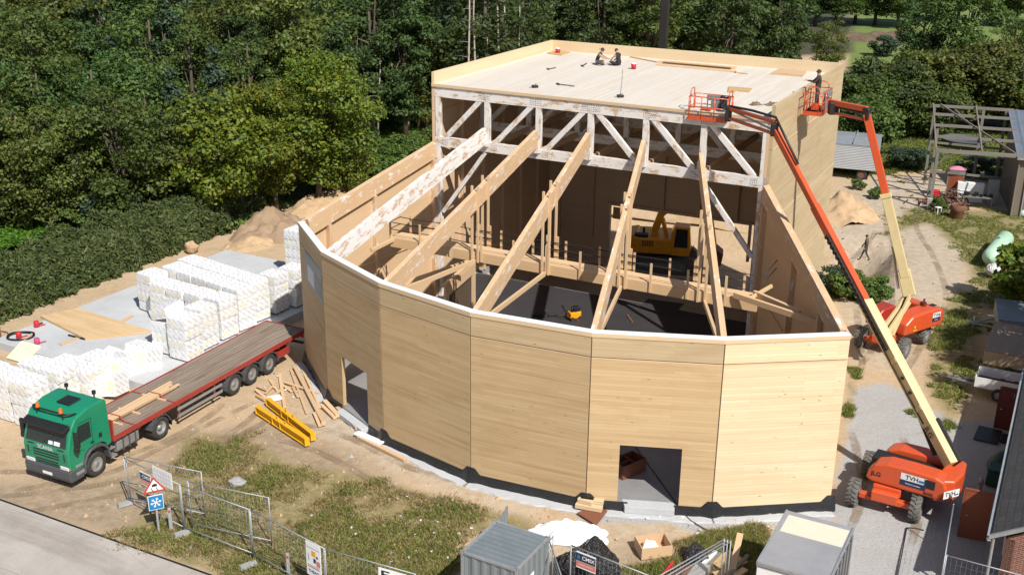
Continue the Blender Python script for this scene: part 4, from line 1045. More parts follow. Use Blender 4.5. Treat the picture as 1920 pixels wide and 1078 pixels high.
def inv_dir(th, v):
    c, s = math.cos(-th.rotation_euler.z), math.sin(-th.rotation_euler.z)
    return V(v.x * c - v.y * s, v.x * s + v.y * c, v.z)
def upb_local(th, v): return inv_dir(th, v)

# ---- the far lift, articulated, basket at the side wall
def far_lift():
    c = V(20.15, 55.0, 0)
    th = thing('boom_lift', 'orange boom lift with a worker in its basket, parked on bare sand', 'boom lift', c, R(33), 'boom lifts')
    X, Y = chassis(th, 2.7, 2.3, R(50))
    m = MB(); m.box((0.2, 0, 1.22), (3.0, 1.1, 0.16)); m.build('turntable', M['orange'], th, bevel=0.03)
    m = MB()
    m.prism([V(x, -1.22, z) for x, z in ((-0.7, 1.0), (-0.62, 1.6), (-0.1, 1.98), (0.9, 2.05), (2.0, 2.05), (2.35, 1.9), (2.42, 1.3), (2.2, 1.05))], V(0, 0.95, 0))
    h1 = m.build('engine_hood', M['orange'], th, bevel=0.13, seg=3)
    m = MB(); m.prism([V(x, 0.35, z) for x, z in ((-0.9, 1.0), (-0.85, 1.7), (-0.5, 1.95), (0.4, 2.0), (0.7, 1.8), (0.7, 1.0))], V(0, 0.85, 0)); m.build('tank_hood', M['darkorange'], th, bevel=0.12, seg=3)
    m = MB(); m.prism([V(x, -0.2, z) for x, z in ((1.6, 1.05), (1.6, 2.0), (2.3, 1.95), (2.5, 1.4), (2.3, 1.05))], V(0, 1.3, 0)); m.build('counterweight', M['orange'], th, bevel=0.1, seg=2)
    sticker(th, h1, (1.75, -1.232, 1.62), (1, 0, 0), (0, 0, 1), 0.62, 0.5, 'TVH', 'Verhuur')
    m = MB(); m.lathe(V(0.1, -1.235, 1.32), (0, -1, 0), [(0, 0.16), (0.004, 0.0)], 3); m.box((0.1, -1.236, 1.2), (0.3, 0.006, 0.08)); m.build('warning_label', M['yellow'], h1)
    m = MB(); m.box((2.0, -0.72, 2.062), (0.34, 0.3, 0.02)); m.build('vent', M['black'], h1)
    m = MB(); m.box((1.5, -0.5, 2.1), (0.25, 0.25, 0.35)); m.cyl((1.75, -0.35, 2.0), (1.75, -0.35, 2.35), 0.06); m.build('exhaust', M['darkred'], th, bevel=0.02)
    # riser: two parallel arms and an upright link
    B0 = at(1652, 632, 1.75); T0 = at(1703, 548, 3.9)
    B1 = B0 + V(0.45, 0.25, 0); 
    s2 = V(-0.5, 0.866, 0)
    for off in (-0.22, 0.22):
        box_beam(th, 'riser_arm', B0 + s2 * off, T0 + s2 * off * 0.6 - UP * 0.45, 0.16, 0.24, 'cream')
        box_beam(th, 'riser_link', B1 + s2 * off + UP * 0.1, T0 + s2 * off * 0.6 - UP * 0.1, 0.13, 0.2, 'cream')
    m = MB(); m.cyl(inv(th, B1 + UP * 0.1), inv(th, T0 - UP * 0.5), 0.08, 0.07, 10); m.build('riser_cylinder', M['black'], th)
    m = MB(); m.bar(inv(th, at(1668, 612, 2.0)), inv(th, T0 - UP * 0.3), 0.28, 0.24); m.build('riser_core', M['black'], th, bevel=0.03)
    Q0 = T0 + UP * 0.1
    # main boom
    E = at(1625, 214, 12.55); A = Q0
    d = (E - A).normalized(); side = d.cross(UP).normalized(); upb = side.cross(d); L = (E - A).length
    def bpt(t, u=0.0, s=0.0): return inv(th, A + d * (L * t) + upb * u + side * s)
    ul = inv_dir(th, upb)
    m = MB(); m.bar(bpt(-0.03), bpt(0.12), 0.30, 0.62, up=ul); m.build('boom_bracket', M['cream'], th, bevel=0.04)
    m = MB(); m.bar(bpt(0.08), bpt(0.56), 0.34, 0.44, up=ul); ob = m.build('base_boom', M['cream'], th, bevel=0.02)
    m = MB(); m.bar(bpt(0.54), bpt(1.0), 0.27, 0.35, up=ul); m.build('fly_boom', M['orange'], th, bevel=0.02)
    m = MB(); m.bar(bpt(0.535), bpt(0.56), 0.42, 0.54, up=ul); m.build('boom_collar', M['cream'], th, bevel=0.02)
    m = MB(); m.text('JLG', bpt(0.17, 0.0, 0.176), inv_dir(th, -d), inv_dir(th, upb), 0.34); m.build('lettering', M['ink'], ob)
    m = MB(); m.text('JLG', bpt(0.17, -0.224, 0.0), inv_dir(th, -d), inv_dir(th, side), 0.30); m.build('lettering', M['ink'], ob)
    sticker(th, ob, bpt(0.46, -0.226, 0), inv_dir(th, -d), inv_dir(th, side), 0.8, 0.3, 'TVH')
    m = MB(); m.add([bpt(t, -0.227, s) for t, s in ((0.38, -0.14), (0.31, -0.14), (0.31, 0.14), (0.38, 0.14))], [(0, 1, 2, 3)]); m.build('label_plate', M['navy'], ob)
    m = MB(); m.cyl(bpt(0.02, -0.45), bpt(0.26, -0.26), 0.07, 0.06, 10); m.build('lift_cylinder', M['silver'], th)
    # jib and basket
    J = at(1560, 203, 12.45); jd = (J - E).normalized(); ju = UP
    m = MB(); m.box(inv(th, E), (0.3, 0.36, 0.6), rz=R(10)); m.build('boom_knuckle', M['black'], th, bevel=0.05)
    box_beam(th, 'jib_top_link', E + ju * 0.22, J + ju * 0.28 + jd * 0.2, 0.2, 0.26, 'orange'); box_beam(th, 'jib_lower_link', E - ju * 0.28, J - ju * 0.22, 0.14, 0.12, 'orange')
    m = MB(); m.cyl(inv(th, E), inv(th, J + ju * 0.1), 0.07, 0.06, 8); m.build('jib_cylinder', M['black'], th)
    C = at(1531, 211, 12.0)
    m = MB(); m.box(inv(th, J - jd * 0.1), (0.5, 0.34, 0.62), rz=R(-33)); m.build('platform_mount', M['black'], th, bevel=0.05)
    b, P = add_basket(th, C, V(math.cos(R(62)), math.sin(R(62)), 0), -1)
    return th, C
M['darkorange'] = worn('lift_dark_orange', (0.33, 0.035, 0.02), (0.28, 0.03, 0.018), scale=1.2, rough=0.45)
M['creamlit'] = worn('lift_cream_lit_edge', (0.76, 0.68, 0.42), (0.70, 0.61, 0.36), scale=1.2, rough=0.45)  # lighter cream painting the light on the boom's edges
LIFT1 = near_lift()
LIFT2, BASKET2 = far_lift()
# ------------------------------------------------------------------ green tractor unit with a red flatbed trailer
def truck():
    # local x: forward, y: left, origin on the ground under the front axle
    pF = at(182, 890, 0); pR = at(285, 817, 0)      # near side wheel contacts
    p3 = at(503, 700, 0)
    fwd = (pF - p3).normalized(); hd = math.atan2(fwd.y, fwd.x)
    left = V(-fwd.y, fwd.x, 0)
    o = pF - left * 1.08          # near side is the truck's left
    th = thing('flatbed_truck', 'green lorry cab with a long empty red flatbed trailer of worn boards', 'lorry', o, hd)
    wbx = -(pF - pR).length
    xs3 = [-(pF - at(px, py, 0)).length for px, py in ((435, 738), (470, 719), (503, 700))]
    # cab
    W_ = 1.22
    cab = bpy.data.objects.new('cab', None); COL.objects.link(cab); cab.parent = th
    prof = [(1.30, 0.78), (1.40, 0.95), (1.40, 1.62), (1.36, 1.80), (1.08, 2.62), (0.86, 2.92), (0.2, 3.12), (-0.62, 3.16), (-0.82, 3.05), (-0.86, 1.1), (-0.60, 1.06), (-0.56, 1.22), (-0.36, 1.36), (0.0, 1.40), (0.36, 1.36), (0.58, 1.18), (0.66, 0.78)]
    m = MB(); m.prism([V(x, -W_, z) for x, z in prof], V(0, 2 * W_, 0)); m.build('body', M['green'], cab, bevel=0.085, seg=3)
    m = MB(); m.add([V(1.375, -1.08, 1.80), V(1.375, 1.08, 1.80), V(1.118, 1.03, 2.56), V(1.118, -1.03, 2.56)], [(0, 1, 2, 3)])
    m.build('windscreen', M['glass'], cab)
    m = MB(); m.box((1.352, 0.62, 1.93), (0.02, 0.30, 0.16), rot=Matrix.Rotation(R(-18), 3, 'Y')); m.box((1.352, 0.28, 1.92), (0.02, 0.22, 0.14), rot=Matrix.Rotation(R(-18), 3, 'Y'))
    m.build('dashboard_paper', M['paper'], cab)
    m = MB(); m.prism([V(1.08, -1.16, 2.52), V(1.42, -1.12, 2.50), V(1.44, -1.12, 2.60), V(1.06, -1.16, 2.72)], V(0, 2.3, 0)); m.build('sun_visor', M['black'], cab, bevel=0.02)
    for y in (-1, 1):
        m = MB(); y0 = y * (W_ + 0.004)
        m.add([V(0.98, y0, 1.82), V(0.16, y0, 1.86), V(0.18, y0, 2.56), V(0.78, y0, 2.56)], [(0, 1, 2, 3)]); m.build('side_window', M['glass'], cab)
        m = MB()
        for a, b in (((0.10, 1.30), (0.10, 2.66)), ((0.10, 2.66), (0.80, 2.66)), ((0.60, 1.45), (1.08, 1.72))): m.bar(V(a[0], y0, a[1]), V(b[0], y0, b[1]), 0.008, 0.02, up=(0, 1, 0))
        m.build('door_joint', M['black'], cab)
        m = MB(); m.box((0.16, y * (W_ + 0.02), 1.62), (0.16, 0.03, 0.05)); m.build('door_handle', M['black'], cab)
        m = MB(); m.box((1.10, y * (W_ + 0.24), 2.16), (0.13, 0.24, 0.62)); m.box((1.16, y * (W_ + 0.22), 1.78), (0.12, 0.2, 0.2)); m.bar(V(1.05, y * W_, 2.46), V(1.1, y * (W_ + 0.2), 2.42), 0.04, 0.04); m.bar(V(1.05, y * W_, 1.9), V(1.1, y * (W_ + 0.2), 1.95), 0.04, 0.04)
        m.build('mirror', M['black'], cab, bevel=0.03)
        m = MB(); m.prism([V(x, y * (W_ - 0.28), z) for x, z in ((0.74, 0.45), (0.70, 0.9), (0.52, 1.2), (0.3, 1.36), (0, 1.42), (-0.3, 1.36), (-0.52, 1.2), (-0.68, 0.95), (-0.72, 0.55), (-0.62, 0.55), (-0.58, 0.92), (-0.44, 1.12), (-0.24, 1.25), (0, 1.29), (0.24, 1.25), (0.44, 1.12), (0.60, 0.86), (0.64, 0.45))], V(0, y * 0.33, 0)); m.build('wheel_arch', M['bumper'], cab, bevel=0.015)
        m = MB(); m.box((1.36, y * 0.92, 0.94), (0.12, 0.46, 0.18)); hl = m.build('headlight', M['lamp'], cab, bevel=0.03)
        m = MB(); m.box((1.33, y * 1.155, 0.95), (0.13, 0.10, 0.13)); m.build('indicator', M['amber'], hl, bevel=0.02)
        m = MB(); m.box((1.395, y * 0.97, 1.4), (0.03, 0.05, 0.32)); m.build('corner_vent', M['black'], cab)
        m = MB(); m.box((1.385, y * 0.80, 1.69), (0.02, 0.34, 0.05)); m.box((-0.3, y * (W_ + 0.006), 1.72), (0.16, 0.01, 0.2)); m.build('side_vent', M['black'], cab)
        m = MB(); m.bar(V(1.37, y * 0.15, 1.84), V(1.24, y * 0.15 + 0.6, 2.2), 0.02, 0.02); m.build('wiper', M['black'], cab)
        m = MB(); m.box((0.92, y * (W_ - 0.05), 0.62), (0.42, 0.14, 0.16)); m.box((0.92, y * (W_ - 0.06), 0.94), (0.36, 0.14, 0.12)); m.build('step', M['silver'], cab, bevel=0.02)
    m = MB(); m.prism([V(x, -W_ - 0.01, z) for x, z in ((1.42, 0.35), (1.46, 0.5), (1.44, 0.84), (1.2, 0.86), (0.72, 0.80), (0.72, 0.35))], V(0, 2 * W_ + 0.02, 0)); m.build('bumper', M['bumper'], cab, bevel=0.06, seg=2)
    m = MB(); m.box((1.465, 0.0, 0.56), (0.012, 0.5, 0.12)); m.build('number_plate', M['white'], cab)
    m = MB(); 
    for k, z in enumerate((1.50, 1.38, 1.26, 1.10, 1.0)): m.box((1.403, 0.0, z), (0.02, 1.36 if k < 3 else 1.2, 0.045))
    m.build('grille', M['black'], cab)
    m = MB(); m.text('SCANIA', V(1.408, 0, 1.645), (0, 1, 0), (0, 0, 1), 0.235); m.build('lettering', M['lamp'], cab)
    m = MB(); m.box((0.05, 0.1, 3.165), (0.62, 0.72, 0.05), rot=Matrix.Rotation(R(3), 3, 'Y')); m.build('roof_hatch', M['black'], cab, bevel=0.02)
    m = MB(); m.tube([V(0.6, -1.02, 3.0), V(0.86, -1.0, 3.06), V(0.98, -0.8, 3.08), V(0.98, 0.8, 3.08), V(0.86, 1.0, 3.06), V(0.6, 1.02, 3.0)], 0.04, 8)
    for y in (-0.7, 0.7): m.cyl((0.97, y, 2.85), (0.98, y, 3.08), 0.025)
    lb = m.build('light_bar', M['black'], cab)
    for y in (-0.62, 0.62):
        m = MB(); m.cyl((0.96, y, 3.11), (0.96, y, 3.30), 0.09, 0.07, 12); m.build('beacon', M['amber'], lb)
    for y in (-0.75, 0.75):
        m = MB(); m.cyl((-0.66, y, 3.13), (-0.66, y, 3.3), 0.03); m.cyl((-0.66, y, 3.28), (-0.66, y, 3.42), 0.08); m.build('work_light', M['black'], cab)
    # chassis and tanks
    m = MB()
    for y in (-0.4, 0.4): m.box(((wbx - 1.0 - 0.5) / 2, y, 0.86), (abs(wbx) + 1.6, 0.1, 0.26))
    m.build('chassis_frame', M['black'], th)
    for y in (-1, 1):
        m = MB(); m.prism([V(-1.18, y * 0.62, z) + V(0, y * q, 0) for z, q in ((0.45, 0), (0.45, 0.42), (0.55, 0.52), (0.95, 0.52), (1.05, 0.42), (1.05, 0))], V(-1.25, 0, 0)); tk = m.build('fuel_tank', M['tankalu'], th, bevel=0.03)
        m = MB()
        for x in (-1.5, -1.85, -2.2): m.box((x, y * 0.9, 0.76), (0.05, 0.56, 0.63))
        m.build('tank_strap', M['bumper'], tk)
        m = MB(); m.box((-0.95, y * 0.98, 0.42), (0.36, 0.34, 0.06)); m.box((-0.95, y * 0.92, 0.75), (0.36, 0.28, 0.06)); m.build('cab_step', M['silver'], th)
        add_wheel(th, V(0, y * 1.03, 0.52), (0, y, 0), 0.52, 0.32, 0, 'rubber', 'silver', 0.30, 0.03)
        add_wheel(th, V(wbx, y * 0.98, 0.52), (0, y, 0), 0.52, 0.56, 0, 'rubber', 'silver', 0.30, 0.08)
        m = MB(); m.prism([V(wbx + 0.62 * math.cos(t), y * 0.70, 0.52 + 0.62 * math.sin(t)) for t in np.linspace(R(10), R(170), 9)] + [V(wbx + 0.57 * math.cos(t), y * 0.70, 0.52 + 0.57 * math.sin(t)) for t in np.linspace(R(170), R(10), 9)], V(0, y * 0.56, 0)); m.build('mudguard', M['bumper'], th)
        m = MB(); m.box((wbx - 0.66, y * 0.98, 0.62), (0.02, 0.5, 0.5)); m.build('mud_flap', M['black'], th)
        m = MB(); m.cyl((-1.0, y * 0.3, 1.0), (-1.0, y * 0.3, 1.35), 0.12); m.build('air_tank', M['black'], th)
    m = MB(); m.box((-1.05, 0.2, 1.25), (0.25, 1.5, 0.3)); m.build('cab_back_frame', M['black'], th)
    # trailer: deck
    tl = bpy.data.objects.new('trailer', None); COL.objects.link(tl); tl.parent = th
    x0, x1, hw = -0.98, -14.15, 1.26
    m = MB(); nb = 11; bw = (2 * hw - 0.12) / nb
    for q in range(nb): m.box(((x0 + x1) / 2, -hw + 0.06 + bw * (q + 0.5), 1.285 + 0.006 * ((q * 7) % 3)), (x0 - x1 - 0.1, bw - 0.034, 0.05))
    m.build('deck', M['trailerdeck'], tl)
    m = MB()
    for y in (-1, 1): m.box(((x0 + x1) / 2, y * (hw - 0.03), 1.23), (x0 - x1, 0.06, 0.20))
    m.box((x1 - 0.03, 0, 1.23), (0.06, 2 * hw, 0.20)); m.build('side_rail', M['red'], tl, bevel=0.008)
    m = MB(); m.box((x0 + 0.03, 0, 1.60), (0.06, 2 * hw, 0.95)); 
    for y in (-0.84, -0.42, 0, 0.42, 0.84): m.box((x0 + 0.075, y, 1.55), (0.03, 0.06, 0.8))
    m.build('headboard', M['red'], tl, bevel=0.008)
    m = MB()
    for y in (-0.5, 0.5): m.prism([V(x0 - 0.2, y - 0.06, 1.12), V(x1 + 0.2, y - 0.06, 1.12), V(x1 + 0.2, y - 0.06, 0.86), V(-4.6, y - 0.06, 0.74), V(-3.4, y - 0.06, 0.98), V(x0 - 0.2, y - 0.06, 1.0)], V(0, 0.12, 0))
    for x in np.arange(-1.6, x1, -0.8): m.box((x, 0, 1.08), (0.08, 2 * hw - 0.1, 0.10))
    m.build('trailer_frame', M['rust'], tl)
    for x in xs3:
        for y in (-1, 1):
            add_wheel(th, V(x, y * 1.02, 0.53), (0, y, 0), 0.53, 0.40, 0, 'rubber', 'tankalu', 0.30, 0.03)
            m = MB(); m.prism([V(x + 0.66 * math.cos(t), y * 0.80, 0.53 + 0.62 * math.sin(t)) for t in np.linspace(R(-8), R(188), 12)] + [V(x + 0.61 * math.cos(t), y * 0.80, 0.53 + 0.57 * math.sin(t)) for t in np.linspace(R(188), R(-8), 12)], V(0, y * 0.46, 0)); m.build('mudguard', M['bumper'], tl)
    for y in (-1, 1):
        g = MB(); a, b = -4.75, xs3[0] + 0.85
        for z in (0.88, 0.56): g.box(((a + b) / 2, y * 1.18, z), (a - b, 0.035, 0.13))
        g.build('side_guard', M['silver'], tl)
        g = MB()
        for x in (a - 0.12, b + 0.5): g.box((x, y * 1.15, 0.78), (0.09, 0.05, 0.75))
        g.build('guard_post', M['rust'], tl)
        g = MB(); g.box((-4.05, y * 0.8, 0.66), (0.18, 0.16, 0.9)); g.box((-4.05, y * 0.8, 0.20), (0.34, 0.28, 0.06)); g.build('landing_leg', M['denim'], tl)
        g = MB()
        bx = xs3[2] - 1.15
        for p, s in (((bx, y * 1.2, 0.72), (0.9, 0.03, 0.38)), ((bx, y * 0.85, 0.72), (0.9, 0.03, 0.38)), ((bx + 0.44, y * 1.03, 0.72), (0.03, 0.32, 0.38)), ((bx - 0.44, y * 1.03, 0.72), (0.03, 0.32, 0.38)), ((bx, y * 1.03, 0.54), (0.88, 0.32, 0.03))): g.box(p, s)
        g.build('pallet_box', M['red'], tl)
        g = MB(); g.box((x1 + 0.05, y * 0.9, 0.95), (0.08, 0.5, 0.16)); g.build('tail_light', M['signred'], tl)
    g = MB(); g.box((x1 + 0.1, 0, 0.6), (0.1, 2.3, 0.12)); g.box((x1 + 0.2, 0.5, 0.8), (0.08, 0.08, 0.5)); g.box((x1 + 0.2, -0.5, 0.8), (0.08, 0.08, 0.5)); g.build('underrun_bar', M['black'], tl)
    return th, o, hd, fwd, left
TRUCK, TO, THD, TF, TL = truck()
def on_deck(x, y, z): return TO + TF * x + TL * y + UP * z
def deck_load():
    th = thing('timber_bundle', 'pale planks strapped together on the trailer deck', 'timber bundle', on_deck(-3.3, 0.12, 1.322), THD)
    rnd = random.Random(5)
    for k in range(9):
        L = rnd.uniform(4.2, 5.0); row, lay = k % 3, k // 3
        m = MB(); m.box((rnd.uniform(-0.25, 0.25), -0.22 + row * 0.18 + 0.03 * lay + rnd.uniform(-0.015, 0.015), 0.085 + 0.055 * lay), (L, 0.145, 0.045), rz=rnd.uniform(-0.015, 0.015)); m.build('plank', M['stud'], th)
    for x in (-1.2, 0.3, 1.4):
        m = MB(); m.box((x, 0.0, 0.03), (0.09, 1.35 if x != 0.3 else 1.2, 0.055)); m.build('bearer', M['stud'], th)
    for i, x in enumerate((-1.25, 1.15)):
        s = MB(); y0, y1 = -1.0, 1.22
        P = [V(x, -1.36, 0.02), V(x, -0.5, 0.03), V(x, -0.36, 0.23), V(x, 0.32, 0.24), V(x, 0.55, 0.04), V(x, 1.12, 0.02)]
        for a, b in zip(P[:-1], P[1:]): s.bar(a, b, 0.05, 0.012)
        o = s.build('strap', M['redstrap'], None, loc=th.location, rz=THD)
        tag(o, ('red lashing strap around the tail end of the plank bundle on the trailer', 'red lashing strap around the cab end of the plank bundle on the trailer')[i], 'strap', 'lashing straps on the trailer')
M['redstrap'] = flat('red_webbing', (0.40, 0.03, 0.04), 0.7)
deck_load()
# ------------------------------------------------------------------ film wrapped insulation packs
def film_material():
    """white film printed with slanting rows of grey dashes; board edges show cream through the gaps"""
    b = NB('printed_white_film', 0.42); uv = b.n('TexCoord').outputs['UV']
    rot = b.n('Mapping', i_Vector=uv, i_Rotation=(0, 0, R(38)), i_Scale=(1, 1, 1)).outputs[0]
    br = b.n('TexBrick', i_Vector=rot, i_Color1=(0, 0, 0), i_Color2=(1, 1, 1), i_Mortar=(0, 0, 0), i_Scale=1.0)
    br.inputs['Brick Width'].default_value = 0.62; br.inputs['Row Height'].default_value = 0.21; br.inputs['Mortar Size'].default_value = 0.078
    sx = b.n('SeparateXYZ', i_Vector=rot)
    nx = b.noise(b.n('Mapping', i_Vector=rot, i_Scale=(9, 7, 1)).outputs[0], 1.0, 2, 0.5)
    ink = b.math('MULTIPLY', b.math('SUBTRACT', 1.0, br.outputs['Fac']), b.ramp(nx, [(0.25, 0.45), (0.55, 1.0)]))
    wr = b.noise(b.n('Mapping', i_Vector=uv, i_Scale=(1, 1, 1)).outputs[0], 4.5, 6, 0.65, 1.4)
    c = b.mix(b.math('MULTIPLY', ink, 0.55), (0.76, 0.76, 0.755), (0.33, 0.33, 0.36))
    c = b.mix(b.math('MULTIPLY', b.ramp(wr, [(0.55, 0.0), (0.72, 1.0)]), 0.3), c, (0.84, 0.83, 0.80))
    b.col(c); b.bump(wr, 0.25, 0.03)
    return b.m
M['film'] = film_material()
def board_material():
    b = NB('cream_foam_edge', 0.8); uv = b.n('TexCoord').outputs['UV']
    w_ = b.n('TexWave', i_Vector=uv, wave_type='BANDS', bands_direction='Y', i_Scale=3.2)
    w_.inputs['Distortion'].default_value = 0.6
    b.col(b.mix(b.ramp(w_.outputs['Fac'], [(0.25, 0.0), (0.4, 1.0)]), (0.66, 0.59, 0.42), (0.80, 0.75, 0.58))); return b.m
M['foam'] = board_material()
SA2, SB, SC2, SD2 = SLAB
SE = (SB - SA2).normalized(); SF = (SC2 - SB).normalized()
def slabpt(a, b, z=0.4): return V(SA2.x, SA2.y, 0) + SE * a + SF * b + UP * z
SANG = math.atan2(SF.y, SF.x)

def pack_geo(m, c, s, rz, tilt=(0, 0), rnd=random, round_=0.05):
    """one soft-edged wrapped pack: a gridded box with pulled-in corners and sagging faces"""
    Mx = Matrix.Rotation(rz, 3, 'Z') @ Matrix.Rotation(tilt[0], 3, 'X') @ Matrix.Rotation(tilt[1], 3, 'Y')
    c = Vector(c); hx, hy, hz = s[0] / 2, s[1] / 2, s[2] / 2; sd = rnd.uniform(0, 90); n = 5
    def P(x, y, z):
        k = 1 - 0.014 * ((abs(x) > .99) + (abs(y) > .99) + (abs(z) > .99) - 1)
        q = V(x * hx * k, y * hy * k, z * hz * (1 - 0.02 * (abs(x) > .99 or abs(y) > .99)))
        w_ = 0.010
        q += V(mnoise.noise((x * 2 + sd, y * 2, z * 2)), mnoise.noise((x * 2, y * 2 + sd, z * 2)), mnoise.noise((x * 2, y * 2, z * 2 + sd))) * w_
        return c + Mx @ q
    ax = [(0, 1, 2, 1), (0, 1, 2, -1), (1, 2, 0, 1), (1, 2, 0, -1), (2, 0, 1, 1), (2, 0, 1, -1)]
    off = (rnd.uniform(0, 9), rnd.uniform(0, 9))
    for a, b, cc, sg in ax:
        def fn(u, v, a=a, b=b, cc=cc, sg=sg):
            q = [0, 0, 0]; q[a] = (2 * u - 1) * sg; q[b] = 2 * v - 1; q[cc] = sg
            return P(*q)
        m.grid(fn, n, n, 0, True, Mx @ V(1 if abs(cc - 0) else 0, 0 if cc != 0 else 1, 0))
    return Mx

def stack(label, c, rz, tiers=4, size=(1.2, 1.2), th_=0.53, tilt_top=None, ends='x', pallet=True, seed=0, group='insulation stacks'):
    rnd = random.Random(seed + 31)
    th = thing('insulation_stack', label, 'insulation stack', c, rz, group)
    z = 0.0
    if pallet:
        m = MB()
        for y in (-0.45, 0, 0.45): m.box((0, y * size[1] / 1.2, 0.045), (size[0] * 0.94, 0.1, 0.09))
        m.build('pallet', M['timber_old'], th); z = 0.092
    for k in range(tiers):
        m = MB(); s = (size[0] - 0.02 + rnd.uniform(-.02, .02), size[1] - 0.02 + rnd.uniform(-.02, .02), th_ - 0.004)
        if k == tiers - 1 and tilt_top:
            zc = z + th_ / 2 + 0.22; Mx = pack_geo(m, (0, 0, zc), s, 0.02, tilt_top, rnd); cc = V(0, 0, zc)
        else:
            off = V(rnd.uniform(-.03, .03), rnd.uniform(-.03, .03), 0); cc = off + UP * (z + th_ / 2)
            Mx = pack_geo(m, cc, s, rnd.uniform(-.03, .03), (0, 0), rnd)
        for sg in (-1, 1):
            for q in (-1, 1):
                w2, h2 = 0.40, 0.20
                if (k % 2 == 0) == (ends == 'x'):
                    base = lambda u, v: cc + Mx @ V(sg * (s[0] / 2 + 0.008), q * s[1] * 0.24 + u * w2 / 2, v * h2 / 2)
                else: base = lambda u, v: cc + Mx @ V(q * s[0] * 0.24 + u * w2 / 2, sg * (s[1] / 2 + 0.008), v * h2 / 2)
                ring = [base(math.copysign(abs(math.cos(t)) ** 0.6, math.cos(t)), math.copysign(abs(math.sin(t)) ** 0.7, math.sin(t))) for t in np.linspace(0, 2 * math.pi, 14)[:-1]]
                if rnd.random() < 0.8: m.add(ring, [tuple(range(13))], 1, V(0, 0, 1))
        m.build('pack', [M['film'], M['foam']], th)
        z += th_
    return th

